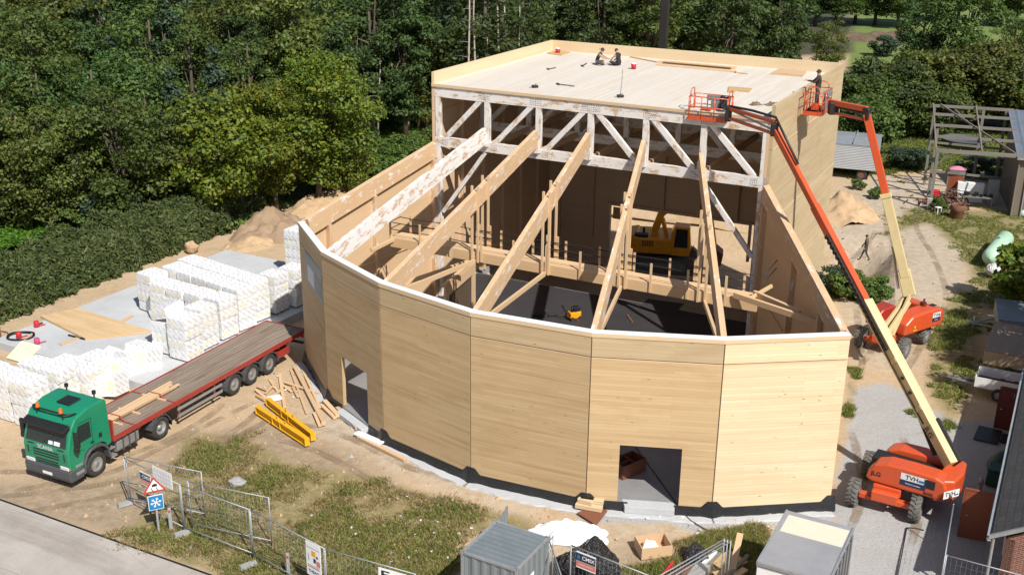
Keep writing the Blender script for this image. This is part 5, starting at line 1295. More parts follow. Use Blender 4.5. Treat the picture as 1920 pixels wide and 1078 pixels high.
def packs():
    S = lambda lab, a, b, **k: stack(lab, slabpt(a, b), SANG + k.pop('d', 0), seed=int(a * 31 + b * 7), **k)
    S('white pack stack at the slab group corner closest to the trailer wheels', 3.4, 10.1)
    S('white pack stack whose top pack lies tilted', 3.6, 8.75, tilt_top=(R(6), R(-17)))
    S('second white pack stack along the trailer, after the corner one', 4.85, 9.8, tiers=4)
    S('third white pack stack along the trailer, after the corner one', 6.35, 9.75, d=R(-4))
    S('white pack stack in the third slab row, directly behind the tilted pack', 6.35, 8.4, d=R(-4), tiers=4)
    S('white pack stack in the third slab row, second from its hedge end', 6.4, 7.05, d=R(-3), tiers=4)
    S('white pack stack at the hedge end of the third slab row', 6.5, 5.75, d=R(-3), tiers=4)
    S('white pack stack alone beside the bare slab, closest to the wooden platform', 7.35, 3.95, d=R(-6))
    for k, nm in enumerate(('first', 'second', 'third', 'fourth', 'fifth')):
        S(f'white pack stack, {nm} from the trailer in the fourth slab row', 7.75 + 0.2 * k, 9.75 - 1.27 * k, d=R(-7), tiers=4, th_=0.56)
    for k, nm in enumerate(('first', 'second', 'third', 'fourth', 'fifth')):
        S(f'white pack stack, {nm} from the trailer in the furthest slab row', 9.05 + 0.2 * k, 9.6 - 1.27 * k, d=R(-7), tiers=4, th_=0.56)
    S('white pack stack between the fifth slab row and the wooden wall', 10.55, 9.7)
    S('low white pack stack against the wooden wall, partly hidden by it', 11.95, 10.0, tiers=4)
    S('tallest white pack stack, alone on the empty far slab end', 16.0, 7.1, tiers=5, th_=0.56)
    # the left heap on the sand behind the cab
    G_ = 'wrapped packs heaped behind the cab'
    rz = R(-27)
    def at2(x, y): return V(x, y, 0.0)
    stack('white pack stack standing directly behind the green cab roof', at2(-21.2, 44.9), rz, seed=3, pallet=False, group=G_)
    stack('white pack stack next to the one behind the cab, towards the road', at2(-22.4, 45.6), rz, seed=4, pallet=False, group=G_)
    stack('white pack stack cut by the picture edge, furthest from the trailer', at2(-23.5, 46.3), rz, seed=41, pallet=False, group=G_)
    stack('white pack stack just behind the one at the cab roof', at2(-20.45, 46.15), rz, seed=5, pallet=False, group=G_)
    stack('white pack stack beside the bare cream board', at2(-21.6, 46.8), rz, tiers=4, seed=6, pallet=False, group=G_)
    stack('three pack high white stack with the trailer headboard beside it', at2(-19.6, 47.35), rz + 0.1, tiers=3, seed=7, pallet=False, group=G_)
    stack('three pack high white stack half hidden behind the cream board', at2(-20.9, 48.2), rz, tiers=3, seed=8, pallet=False, group=G_)
    stack('three pack high white stack at the slab edge, behind the heap', at2(-19.7, 48.8), rz - 0.1, tiers=3, seed=81, pallet=False, group=G_)
    def loose(label, c, s, rz_, tilt, seed):
        m = MB(); rnd = random.Random(seed); Mx = pack_geo(m, (0, 0, 0), s, 0, tilt, rnd)
        for q in (-1, 1): m.box(Mx @ V(q * s[0] * 0.24, -s[1] / 2 - 0.006, 0), (s[0] * 0.36, 0.012, s[2] * 0.6), rot=Mx.to_3x3(), mat=1)
        o = m.build('insulation_pack', [M['film'], M['foam']], None, loc=c, rz=rz_); tag(o, label, 'insulation pack', 'loose insulation packs')
        zmin = min(v.co.z for v in o.data.vertices); o.location.z = c.z - zmin
        return o
    loose('big wrapped pack tipped on its side, furthest right in the heap near the trailer', at2(-17.95, 50.35), (1.25, 1.2, 1.25), R(-20), (R(-14), R(5)), 11)
    loose('big wrapped pack leaning against the tipped one at the right of the heap', at2(-18.85, 49.35), (1.3, 1.2, 1.2), R(-24), (R(-10), R(-4)), 12)
    loose('wrapped pack sloping upwards at the back of the heap with its print facing the sky', at2(-19.4, 50.2) , (1.6, 1.3, 0.55), R(-30), (R(24), R(6)), 13)
    loose('wrapped pack standing crooked between the sloping pack and the slab', at2(-18.4, 51.3), (1.2, 1.2, 0.9), R(-10), (R(-12), R(10)), 14)
    loose('small wrapped pack lying in front of the crooked ones, film sagging', at2(-18.6, 47.75), (0.95, 1.1, 1.0), R(-15), (R(-8), R(-6)), 15)
    m = MB(); m.box((0, 0, 0), (1.25, 1.1, 0.1)); o = m.build('foam_board', M['creamboard'], None, bevel=0.01, loc=at2(-22.65, 47.9) + UP * 2.05, rz=R(-30)); o.rotation_euler = (R(28), 0, R(-28))
    tag(o, 'bare cream insulation board lying aslant on top of the heap', 'insulation board')
    s_ = MB(); s_.box((0, 0, 0.75), (0.9, 0.9, 1.5)); 
    m = MB(); m.box((0, 0, 0), (0.62, 0.95, 0.08)); o = m.build('foam_board', M['paleboard'], None, bevel=0.01, loc=at(292, 697, 0.32)); o.rotation_euler = (R(52), R(4), R(20))
    tag(o, 'pale insulation board leaning on the sand between heap and trailer', 'insulation board')
M['creamboard'] = worn('cream_foam_board', (0.78, 0.70, 0.48), (0.72, 0.63, 0.42), scale=1, rough=0.8)
M['paleboard'] = worn('pale_board', (0.62, 0.60, 0.52), (0.55, 0.53, 0.46), scale=2, rough=0.8)
packs()
def slab_things():
    A, B, C, D = at(76, 596, 0.41), at(146, 581, 0.41), at(283, 624, 0.41), at(160, 638, 0.41)
    m = MB(); m.prism([A, B, C, D], UP * 0.12, 0, C - B); o = m.build('wooden_platform', M['clt'], None); tag(o, 'large flat timber panel lying across the left slab', 'wooden platform')
    for p, q, lab in (((213, 612), (247, 592), 'short plank poking out from under the flat timber panel, far end'), ((113, 646), (158, 629), 'short plank poking out from under the flat timber panel, near end')):
        m = MB(); m.bar(at(*p, 0.44), at(*q, 0.44), 0.22, 0.06); o = m.build('plank', M['offcut'], None); tag(o, lab, 'plank', 'planks on the left slab')
    m = MB(); c = at(39, 631, 0.43)
    for k in range(3): m.tube([c + V((0.62 + 0.03 * k) * math.cos(t), (0.5 + 0.04 * k) * math.sin(t), 0.03 * k + 0.02 * math.sin(3 * t)) for t in np.linspace(0, 2 * math.pi, 22)[:-1]], 0.035, 6, closed=True)
    m.tube([c + V(-0.6, 0, 0), c + V(-0.9, 0.5, 0.0), c + V(-1.3, 0.7, 0)], 0.03, 6)
    o = m.build('cable_coil', M['black'], None); tag(o, 'black cable coil lying on the near corner of the slab', 'cable coil')
    m = MB(); m.bar(at(46, 638, 0.45), at(62, 625, 0.45), 0.12, 0.07); o = m.build('plank', M['offcut'], None); tag(o, 'tiny plank stub next to the black cable coil', 'plank', 'planks on the left slab')
    for (x, y), lab, mt in (((70, 645), 'pink strap roll at the near slab edge', 'pink'), ((36, 634), 'red strap roll inside the cable coil', 'redplastic'), ((69, 613), 'red strap roll standing at the far slab edge', 'redplastic')):
        m = MB(); c = at(x, y, 0.41); m.lathe(c, UP, [(0, 0.10), (0.04, 0.14), (0.30, 0.14), (0.34, 0.10)], 12); m.bar(c + V(0.05, 0.1, 0.02), c + V(0.3, 0.35, 0.02), 0.12, 0.02)
        o = m.build('strap_roll', M[mt], None); tag(o, lab, 'strap roll', 'strap rolls on the slab')
    m = MB(); m.bar(at(128, 628, 0.46), at(160, 636, 0.46), 0.05, 0.08); m.bar(at(73, 607, 0.46), at(80, 605, 0.46), 0.05, 0.06); o = m.build('pry_bar', M['black'], None); tag(o, 'dark steel bars by the edge of the flat timber panel', 'pry bars')
    m = MB(); m.cyl(at(2, 640, 0), at(2, 640, 0) + UP * 2.4, 0.06); o = m.build('steel_post', M['rust'], None); tag(o, 'thin grey steel post at the left picture edge', 'post')
slab_things()
# ------------------------------------------------------------------ fences, signs, sheds and rubbish of the site
def top(px, py, z):      # ground point under something seen at height z
    p = at(px, py, z); return V(p.x, p.y, 0)

def fence_panel(a, b, label, h=2.0, diag=False, group='site fence panels', lean=(0, 0, 0), mesh=True):
    a = Vector(a); b = Vector(b); d = (b - a); L = d.length; d.normalize(); lean = Vector(lean)
    th = thing('mesh_fence', label, 'fence', a, math.atan2(d.y, d.x), group)
    up = inv_dir(th, (UP * h + lean).normalized() * h); X = V(1, 0, 0)
    m = MB(); r = 0.025
    q0, q1 = UP * 0.02, UP * 0.02 + X * L
    m.tube([q0, q0 + up], r, 7); m.tube([q1, q1 + up], r, 7)
    for k in (0.09, 0.985): m.tube([q0 + up * k, q1 + up * k], r * 0.85, 7)
    m.build('frame', M['galv'], th)
    if mesh:
        m = MB(); n = int(L / 0.16)
        for i in range(1, n): m.tube([q0 + X * (L * i / n) + up * 0.09, q0 + X * (L * i / n) + up * 0.985], 0.0026, 3)
        for k in np.arange(0.2, 0.95, 0.13): m.tube([q0 + up * k, q1 + up * k], 0.003, 3)
        m.build('wire_mesh', M['galv'], th)
    return th
def fence_foot(p, rz, label):
    th = MB(); th.box((0, 0, 0.07), (0.66, 0.23, 0.14), taper=0.9)
    for x in (-0.2, 0, 0.2): th.cyl((x, 0, 0.138), (x, 0, 0.145), 0.03, n=8)
    o = th.build('concrete_foot', M['concrete'], None, bevel=0.02, loc=p, rz=rz); tag(o, label, 'fence foot', 'concrete fence feet'); return o

def sign_board(name, label, cat, c, x, w_, h, face, group=None, thick=0.02):
    """flat board: x = plan direction of its lower edge; face: f(MB-like drawing helper)"""
    x = Vector(x).normalized(); n = V(x.y, -x.x, 0)
    m = MB(); c = Vector(c)
    m.prism([c + x * (a * w_ / 2) + UP * (b * h / 2) - n * thick for a, b in ((-1, -1), (1, -1), (1, 1), (-1, 1))], n * thick, 0)
    def rect(u0, v0, u1, v1, mat, lift=0.003):
        m.add([c + n * lift + x * (a * w_) + UP * (b * h) for a, b in ((u0, v0), (u1, v0), (u1, v1), (u0, v1))], [(0, 1, 2, 3)], mat)
    def txt(s, u, v, size, mat, lift=0.006): m.text(s, c + n * lift + x * (u * w_) + UP * (v * h), x, UP, size, mat)
    def poly(pts, mat, lift=0.004): m.add([c + n * lift + x * (a * w_) + UP * (b * h) for a, b in pts], [tuple(range(len(pts)))], mat)
    mats = face(rect, txt, poly)
    o = m.build(name, mats, None); tag(o, label, cat, group); return o

FOOT = np.array([[p.x, p.y] for p in XY + [HFR, HBR, HBL, HFL]])
def site():
    A0, A1 = at(242, 943, 0), at(347, 997, 0)
    B1 = at(476, 1046, 0); C1 = top(609, 1028, 2.0); D1 = top(778, 1075, 2.0)
    fence_panel(A0, A1 - (A1 - A0).normalized() * 0.06, 'front fence panel at the road end, carrying two white sign boards')
    fence_panel(A1, B1 - (B1 - A1).normalized() * 0.05, 'front fence panel behind the blue and red road signs')
    fence_panel(B1, C1 - (C1 - B1).normalized() * 0.05, 'front fence panel left of the poster with coloured squares')
    fence_panel(C1, D1, 'front fence panel cut by the lower edge, right of the squares poster')
    fence_panel(A0 + V(0.06, 0.06, 0), at(385, 971, 0), 'rear fence panel branching off at the road end post')
    fence_panel(at(361, 990, 0), at(510, 1022, 0), 'rear fence panel standing in the dry grass')
    for p, l in (((237, 946), 'concrete fence foot nearest the lorry'), ((343, 1002), 'concrete fence foot under the joint behind the road signs'), ((466, 1062), 'concrete fence foot half sunk in grass at the lower edge')):
        fence_foot(at(*p, 0) , R(35), l)
    fd = (A1 - A0).normalized(); off = V(fd.y, -fd.x, 0) * 0.05
    def onfence(px, py):    # point on the fence plane
        d = ray(px, py); n = V(fd.y, -fd.x, 0); o = V(0, 0, CAMH); t = (A0 + off - o).dot(n) / d.dot(n); return o + d * t
    def cmix(rect, txt, poly):
        rect(-0.5, -0.06, 0.5, 0.42, 1); rect(-0.5, -0.42, 0.5, -0.08, 2); txt('CMIX', 0.12, 0.18, 0.20, 0); txt('ALGEMENE WERKEN', 0, -0.25, 0.06, 0)
        poly([(-0.38 + 0.07 * math.cos(t), 0.18 + 0.13 * math.sin(t)) for t in np.linspace(0, 2 * math.pi, 13)[:-1]], 3)
        return [M['white'], M['navy'], M['salmon'], M['signblue']]
    sign_board('sign_board', 'small navy and salmon CMIX sign on the front fence by the road', 'sign', onfence(272.5, 899), fd, 0.62, 0.56, cmix, 'company signs')
    def grid(rect, txt, poly):
        for k in range(1, 7): rect(-0.5 + k / 7 - 0.004, -0.48, -0.5 + k / 7 + 0.004, 0.48, 1)
        for k in range(1, 4): rect(-0.49, -0.5 + k / 4 - 0.006, 0.49, -0.5 + k / 4 + 0.006, 1)
        return [M['white'], M['greyink']]
    sign_board('sign_board', 'blank white board on the front fence by the road', 'sign', onfence(304, 895), fd, 1.12, 0.66, grid)
    # road signs on a post
    P = at(298, 996, 0)
    th = thing('road_sign', 'roadside post with a red triangle warning sign above a blue snowflake sign', 'road sign', P, 0)
    m = MB(); m.cyl((0, 0, 0), (0, 0, 2.3), 0.045); m.build('post', M['concrete'], th)
    x = V(0.90, 0.43, 0).normalized(); n = V(x.y, -x.x, 0)
    m = MB(); c = UP * 1.95 + n * 0.06; tri = lambda k, z0=0: [c + n * z0 + x * (k * 0.42 * a) + UP * (k * 0.37 * b + 0.02) for a, b in ((-1, -0.72), (1, -0.72), (0, 1.0))]
    m.prism(tri(1.0), n * 0.02, 0); m.add(tri(0.72, 0.024), [(0, 1, 2)], 1)
    for s in (-0.09, 0.09): m.tube([c + n * 0.03 + x * (s + 0.035 * math.sin(k * 1.6)) + UP * (-0.18 + 0.035 * k) for k in range(5)], 0.012, 4, 2)
    m.add([c + n * 0.03 + x * a + UP * b for a, b in ((-0.08, -0.01), (0.11, 0.0), (0.10, 0.09), (0.0, 0.12), (-0.08, 0.07))], [tuple(range(5))], 2)
    m.build('warning_sign', [M['signred'], M['white'], M['ink']], th)
    m = MB(); c2 = UP * 1.28 + n * 0.055; sq = lambda k, z0=0: [c2 + n * z0 + x * (k * 0.27 * a) + UP * (k * 0.30 * b) for a, b in ((-1, -1), (1, -1), (1, 1), (-1, 1))]
    m.prism(sq(1.0), n * 0.02, 1); m.add(sq(0.93, 0.023), [(0, 1, 2, 3)], 0)
    for k in range(3):
        t = R(60 * k + 12); u = x * math.cos(t) + UP * math.sin(t); m.bar(c2 + n * 0.027 - u * 0.2, c2 + n * 0.027 + u * 0.2, 0.03, 0.004, up=n, mat=1)
        for s in (-1, 1):
            for a in (-40, 40): u2 = x * math.cos(t + R(a)) + UP * math.sin(t + R(a)); m.bar(c2 + n * 0.027 + u * (s * 0.11), c2 + n * 0.027 + u * (s * 0.11) + u2 * (s * 0.07), 0.022, 0.004, up=n, mat=1)
    m.build('snowflake_sign', [M['signblue'], M['white']], th)
    for p, l in (((321, 991), 'grey stake with a red reflector standing behind the road signs'), ((541, 1078), 'grey stake with a red reflector left of the squares poster')):
        th = thing('marker_stake', l, 'stake', at(*p, 0), 0.3, 'marker stakes')
        m = MB(); m.box((0, 0, 0.45), (0.14, 0.12, 0.9), taper=0.85); m.build('stake', M['concrete'], th, bevel=0.015)
        m = MB(); m.box((0, -0.062, 0.78), (0.07, 0.01, 0.1)); m.build('reflector', M['signred'], th)
    def poster(rect, txt, poly):
        rect(-0.12, 0.12, 0.16, 0.28, 1); rect(0.2, 0.10, 0.32, 0.17, 2); rect(0.0, -0.06, 0.17, 0.07, 2); rect(0.2, -0.14, 0.45, 0.03, 3)
        for k, v in enumerate((-0.19, -0.24)): rect(-0.42, v, 0.4, v + 0.022, 4 if k else 3)
        txt('THBAO', 0, -0.36, 0.16, 2); rect(-0.36, -0.06, -0.30, 0.14, 5); rect(-0.45, 0.34, 0.42, 0.36, 5)
        return [M['white'], M['yellow'], M['navy'], M['salmon'], M['ink'], M['greyink']]
    e = (C1 - B1).normalized(); off2 = V(e.y, -e.x, 0) * 0.05
    pc = B1 + e * ((C1 - B1).length - 0.55) + off2 + UP * 1.33
    sign_board('poster', 'white fence poster with yellow, orange and navy squares', 'poster', pc, e, 0.72, 1.3, poster)
    def ebrd(rect, txt, poly):
        rect(-0.42, 0.1, -0.34, 0.42, 1)
        for v in (0.1, 0.23, 0.36): rect(-0.34, v, -0.18, v + 0.06, 1)
        txt('Bouwbedrijf', 0.18, 0.2, 0.09, 2); return [M['white'], M['ink'], M['greyink']]
    e2 = (D1 - C1).normalized(); pc = C1 + e2 * ((D1 - C1).length * 0.80) + V(e2.y, -e2.x, 0) * 0.05 + UP * 1.45
    sign_board('poster', 'white fence poster with a bold black letter and grey print', 'poster', pc, e2, 1.3, 0.9, ebrd)
    # grey steel container
    zc = 2.25
    P = [at(867, 1033, zc), at(968, 1067, zc), at(1021, 1004, zc), at(922, 974, zc)]
    ex = (P[1] - P[0]).normalized(); ey = (P[3] - P[0]); ey = (ey - ex * ey.dot(ex)); Ly = ey.length; ey.normalize(); Lx = (P[1] - P[0]).length
    o = V(P[0].x, P[0].y, 0)
    th = thing('steel_container', 'small grey corrugated steel container in the grass at the lower edge', 'container', o, math.atan2(ex.y, ex.x))
    m = MB()
    def corr(a, b, n_, h0, h1):
        d = (b - a); L = d.length; d.normalize(); k = max(4, int(L / 0.09)); pts = []
        for i in range(k + 1):
            q = a + d * (L * i / k) - n_ * (0.035 if (i // 2) % 2 else 0.0); pts += [q + UP * h0, q + UP * h1]
        m.add(pts, [(2 * i, 2 * i + 2, 2 * i + 3, 2 * i + 1) for i in range(k)], 0, UP)
    c4 = [V(0, 0, 0), V(Lx, 0, 0), V(Lx, Ly, 0), V(0, Ly, 0)]
    for i, n_ in enumerate((V(0, -1, 0), V(1, 0, 0), V(0, 1, 0), V(-1, 0, 0))): corr(c4[i], c4[(i + 1) % 4], n_, 0.08, zc - 0.06)
    m.build('wall', M['contgrey'], th)
    m = MB(); k = int(Ly / 0.06); pts = []
    for i in range(k + 1):
        z = zc - 0.05 + (0.022 if (i // 2) % 2 else 0.0); pts += [V(0.0, Ly * i / k, z), V(Lx, Ly * i / k, z)]
    m.add(pts, [(2 * i, 2 * i + 1, 2 * i + 3, 2 * i + 2) for i in range(k)], 0, V(1, 0, 0)); m.build('roof', M['contgrey'], th)
    m = MB()
    for i in range(4):
        m.bar(c4[i] + UP * (zc - 0.03), c4[(i + 1) % 4] + UP * (zc - 0.03), 0.07, 0.08); m.bar(c4[i] + UP * 0.06, c4[(i + 1) % 4] + UP * 0.06, 0.08, 0.12); m.bar(c4[i] + UP * 0.05, c4[i] + UP * (zc - 0.02), 0.08, 0.08)
    m.build('frame', M['galv'], th)
    m = MB(); 
    for q in c4:
        for dx in (-0.05, 0.05): m.box(q + V(dx, 0, zc + 0.02), (0.05, 0.08, 0.05))
    m.build('corner_fitting', M['chrome'], th)
    m = MB(); a = V(0.05, Ly + 0.02, 0); b = V(-0.25, Ly + 1.25, 0); d = (b - a).normalized(); nn = V(d.y, -d.x, 0); k = 14; pts = []
    for i in range(k + 1):
        q = a + d * (1.25 * i / k) + nn * (0.03 if (i // 2) % 2 else 0); pts += [q + UP * 0.15, q + UP * (zc - 0.1)]
    m.add(pts, [(2 * i, 2 * i + 2, 2 * i + 3, 2 * i + 1) for i in range(k)], 0, UP); ob = m.build('door', M['contgrey'], th); sm = ob.modifiers.new('t', 'SOLIDIFY'); sm.thickness = 0.02
    m = MB(); m.box((Lx + 0.006, Ly * 0.35, 1.1), (0.01, 0.9, 0.8)); m.build('label_sheet', M['white'], th)
    # white box body
    zb = 2.6
    P = [at(1420, 1048, zb), at(1555, 1086, zb), at(1592, 977, zb), at(1466, 948, zb)]
    ex = (P[1] - P[0]).normalized(); Lx = (P[1] - P[0]).length; ey = P[3] - P[0]; ey = ey - ex * ey.dot(ex); Ly = ey.length; ey.normalize()
    o = V(P[0].x, P[0].y, 0)
    th = thing('box_trailer', 'white box trailer with a grey weathered roof and a pale roof panel', 'box trailer', o, math.atan2(ex.y, ex.x))
    m = MB(); m.box((Lx / 2, Ly / 2, 1.36), (Lx, Ly, zb - 0.64)); m.build('body', M['white'], th, bevel=0.02)
    m = MB(); m.box((Lx / 2, Ly / 2, zb - 0.27), (Lx + 0.02, Ly + 0.02, 0.03)); m.box((Lx / 2, Ly / 2, zb - 0.17), (Lx + 0.04, Ly + 0.04, 0.10)); m.build('roof', M['bodyroof'], th, bevel=0.03, seg=2)
    m = MB(); m.box((Lx / 2 + 0.02, Ly - 0.85, zb - 0.112), (Lx - 0.22, 1.15, 0.012)); m.build('roof_panel', M['skylight'], th)
    m = MB()
    for q in (0, Lx): m.bar(V(q, 0, zb - 0.12), V(q, Ly, zb - 0.12), 0.06, 0.07)
    m.bar(V(0, 0, zb - 0.12), V(Lx, 0, zb - 0.12), 0.06, 0.07); m.build('roof_rail', M['galv'], th)
    m = MB()
    for q in np.arange(0.1, Ly, 0.55): m.box((Lx + 0.03, q, 1.4), (0.04, 0.05, 1.9))
    m.bar(V(Lx + 0.03, 0, 0.6), V(Lx + 0.03, Ly, 0.6), 0.05, 0.1); m.build('side_frame', M['galv'], th)
    m = MB(); m.box((Lx + 0.012, Ly / 2, 1.45), (0.01, Ly - 0.2, 1.7)); m.build('side_curtain', M['darkcloth'], th)
    m = MB(); m.box((Lx / 2, Ly / 2, 0.45), (0.9, Ly, 0.12)); m.build('trailer_frame', M['black'], th)
    for y in (Ly * 0.35, Ly * 0.6):
        for x, a in ((0.18, -1), (Lx - 0.18, 1)): add_wheel(th, V(x, y, 0.33), (a, 0, 0), 0.33, 0.22, 0, 'rubber', 'silver', 0.19, 0.02)
    m = MB(); m.bar(V(Lx / 2, 0, 0.45), V(Lx / 2, -1.1, 0.42), 0.1, 0.1); m.cyl((Lx / 2, -0.9, 0), (Lx / 2, -0.9, 0.5), 0.05); m.build('drawbar', M['galv'], th)
    # crumpled sheets
    def heap(name, label, cat, c, sx, sy, h, mt, seed, rz=0.0, sharp=1.0, n=30):
        def fn(u, v):
            x, y = 2 * u - 1, 2 * v - 1; rr = math.sqrt(x * x + y * y)
            ed = 1 + 0.28 * mnoise.noise((math.atan2(y, x) * 1.5 + seed, seed, 1))
            f = max(0.0, 1 - (rr / ed) ** 2.2)
            z = h * f * (0.55 + 0.6 * mnoise.noise((x * 1.7 + seed, y * 1.7, 2)) + 0.35) + sharp * 0.14 * abs(mnoise.noise((x * 4 + seed, y * 4, 5))) * min(1, f * 4) + sharp * 0.05 * mnoise.noise((x * 11, y * 11 + seed, 5)) * min(1, f * 4)
            return V(x * sx * ed, y * sy * ed, max(-0.02, z - 0.015))
        m = MB(); m.grid(fn, n, n, 0, sharp < 0.7); o = m.build(name, M[mt], None, loc=c, rz=rz); tag(o, label, cat); return o
    heap('sheet_heap', 'heap of crumpled white plastic sheeting on the sand behind the grey container', 'plastic sheet', at(1068, 1003, 0), 1.35, 0.7, 0.55, 'whitetarp', 3, R(-8), 0.68, 40)
    heap('sheet_heap', 'heap of shiny black plastic sheeting behind the CMIX fence', 'plastic sheet', at(1098, 1066, 0), 1.2, 1.05, 1.05, 'blacktarp', 8, R(10), 1.2)
    # crate with a white bag
    c = at(1224, 1034, 0)
    th = thing('wooden_crate', 'open wooden crate on the bare ground in front of the hall', 'crate', c, R(12))
    for p, s in (((0, -0.42, 0.24), (1.15, 0.03, 0.46)), ((0, 0.42, 0.24), (1.15, 0.03, 0.46)), ((-0.56, 0, 0.24), (0.03, 0.80, 0.46)), ((0.56, 0, 0.24), (0.03, 0.80, 0.46))):
        m = MB(); m.box(p, s); m.build('side_board', M['offcut'], th)
    m = MB(); m.box((0, 0, 0.03), (1.08, 0.80, 0.04)); m.build('bottom_board', M['osb'], th)
    o = heap('white_bag', 'white bag of rubble inside the open wooden crate', 'bag', c + UP * 0.12, 0.36, 0.28, 0.42, 'whitetarp', 5, R(20), 0.4, 14); o.location = c + UP * 0.06 + V(-0.12, 0, 0)
    # foam blocks and brown board
    m = MB(); m.prism([at(1082, 962, 0.05), at(1118, 985, 0.05), at(1139, 958, 0.05), at(1110, 950, 0.05)], UP * 0.035); o = m.build('plywood_board', M['brownply'], None); tag(o, 'brown plywood board lying on the sand by the black skirt', 'board')
    for k, (x, y, z, l, a, lab) in enumerate(((1104, 957, 0.12, 1.05, -18, 'pale timber block lowest in the small pile by the wall joint'), (1110, 952, 0.30, 0.9, -14, 'pale timber block topmost in the small pile by the wall joint'), (1098, 953, 0.30, 0.6, -26, 'short pale timber block left on the small pile by the wall joint'))):
        m = MB(); m.box((0, 0, 0.09), (l, 0.3, 0.17)); o = m.build('timber_block', M['edge'], None, bevel=0.01, loc=V(at(x, y, 0).x, at(x, y, 0).y, z - 0.03), rz=R(a)); tag(o, lab, 'timber block', 'pale blocks by the wall')
    # brown box in the doorway
    c = at(1176, 884, 0.3)
    th = thing('brown_box', 'open brown compartment box standing inside the front doorway', 'box', V(c.x, c.y, 0.3), R(38))
    for p, s in (((0, -0.4, 0.3), (1.3, 0.03, 0.6)), ((0, 0.4, 0.3), (1.3, 0.03, 0.6)), ((-0.64, 0, 0.3), (0.03, 0.77, 0.6)), ((0.64, 0, 0.3), (0.03, 0.77, 0.6)), ((0.1, 0, 0.3), (0.03, 0.77, 0.5)), ((-0.25, 0, 0.3), (0.66, 0.03, 0.5))):
        m = MB(); m.box(p, s); m.build('side_board' if abs(p[0]) > 0.6 or abs(p[1]) > 0.3 else 'divider', M['brownply'], th)
    m = MB(); m.box((0, 0, 0.02), (1.26, 0.77, 0.03)); m.build('bottom_board', M['brownply'], th)
    # cable running out of the front door
    m = MB(); P = [at(x, y, 0.33 if y < 945 else 0.02) for x, y in ((1192, 838), (1230, 890), (1268, 943), (1275, 955), (1295, 975), (1320, 990), (1350, 1004))]; m.tube(P, 0.022, 5); o = m.build('power_cable', M['black'], None); tag(o, 'thin dark cable running out of the front doorway', 'cable')
    # yellow steel beams
    for (a, b), lab in ((((483, 776), (577, 838)), 'yellow steel lifting beam nearer the camera, on the sand'), (((503, 761), (588, 828)), 'yellow steel lifting beam further from the camera, on the sand')):
        A, B = at(*a, 0), at(*b, 0); d = (B - A).normalized(); s = V(-d.y, d.x, 0)
        th = thing('steel_beam', lab, 'steel beam', A, math.atan2(d.y, d.x), 'yellow steel beams'); L = (B - A).length
        m = MB(); m.box((L / 2, 0, 0.24), (L, 0.04, 0.28)); m.box((L / 2, 0, 0.40), (L, 0.22, 0.04)); m.box((L / 2, 0, 0.08), (L, 0.22, 0.04)); m.build('beam', M['yellow'], th, bevel=0.006)
        m = MB()
        for x in (0.03, L * 0.35, L * 0.5, L - 0.03): m.box((x, 0, 0.24), (0.03, 0.24, 0.34))
        m.build('stiffener', M['yellow'], th)
        m = MB()
        for x in (L * 0.42, L * 0.58): m.box((x, 0, 0.47), (0.12, 0.05, 0.14))
        m.build('lug', M['yellow'], th)
    # timber offcuts by the left door
    rnd = random.Random(21)
    OFF = [((553, 690), (607, 795), .20, 'long plank pointing at the yellow beams from the membrane'), ((566, 690), (600, 766), .12, 'narrow plank alongside the longest one near the skirt'), ((533, 718), (600, 738), .12, 'long thin lath ending at the black membrane corner'), ((524, 700), (534, 765), .15, 'plank pointing straight down at the yellow beams'), ((505, 748), (528, 732), .12, 'plank slanting up in the middle of the scrap'), ((479, 732), (500, 748), .12, 'lowest left plank of the scrap'), ((481, 742), (497, 752), .12, 'short stub at the left end of the scrap'), ((482, 726), (503, 734), .08, 'dark lath at the left end of the scrap'), ((505, 712), (520, 733), .10, 'short dark plank crossing the scrap'), ((528, 720), (547, 735), .14, 'stub right of the plank pointing down'), ((549, 725), (559, 745), .13, 'single short plank between scrap and long plank'), ((498, 738), (515, 722), .09, 'thin lath crossing the middle of the scrap'), ((510, 712), (514, 728), .08, 'tiny upright stub in the scrap'), ((608, 755), (634, 783), .22, 'thick plank by the left doorway corner'), ((603, 762), (628, 785), .16, 'second thick plank by the left doorway corner'), ((634, 768), (672, 806), .28, 'thick beam offcut lying under the left doorway'), ((600, 783), (607, 798), .16, 'short block between yellow beams and doorway'), ((589, 775), (600, 800), .14, 'plank ending beside the tail of the yellow beams'), ((545, 693), (575, 775), .10, 'lath lying across the long plank')]
    for (a, b, w_, lab) in OFF:
        A, B = at(*a, 0.03), at(*b, 0.03); t = rnd.choice((0.045, 0.05, 0.09)) if w_ < 0.2 else 0.14
        z0 = rnd.choice((0.0, 0.0, 0.05)); m = MB(); m.bar(A + UP * (t / 2 - 0.02 + z0), B + UP * (t / 2 - 0.02 + rnd.uniform(0, 0.06)), w_, t)
        o = m.build('timber_offcut', M['offcut' if rnd.random() < 0.5 else 'stud'], None); tag(o, lab, 'timber offcut', 'timber offcuts by the left door')
    m = MB(); m.box((0, 0, 0.05), (0.62, 0.5, 0.1)); o = m.build('foam_offcut', M['white'], None, bevel=0.02, loc=at(515, 748, 0), rz=0.5); tag(o, 'white foam offcut in the timber scrap', 'foam offcut')
    m = MB(); m.bar(at(668, 811, 0.12), at(716, 831, 0.12), 0.34, 0.09); o = m.build('white_board', M['white'], None, bevel=0.01); tag(o, 'white board lying along the skirt beside the left doorway', 'board')
    m = MB(); m.bar(at(672, 818, 0.05), at(760, 862, 0.05), 0.2, 0.1); o = m.build('formwork_plank', M['offcut'], None); tag(o, 'weathered plank half buried along the concrete edge left', 'plank')
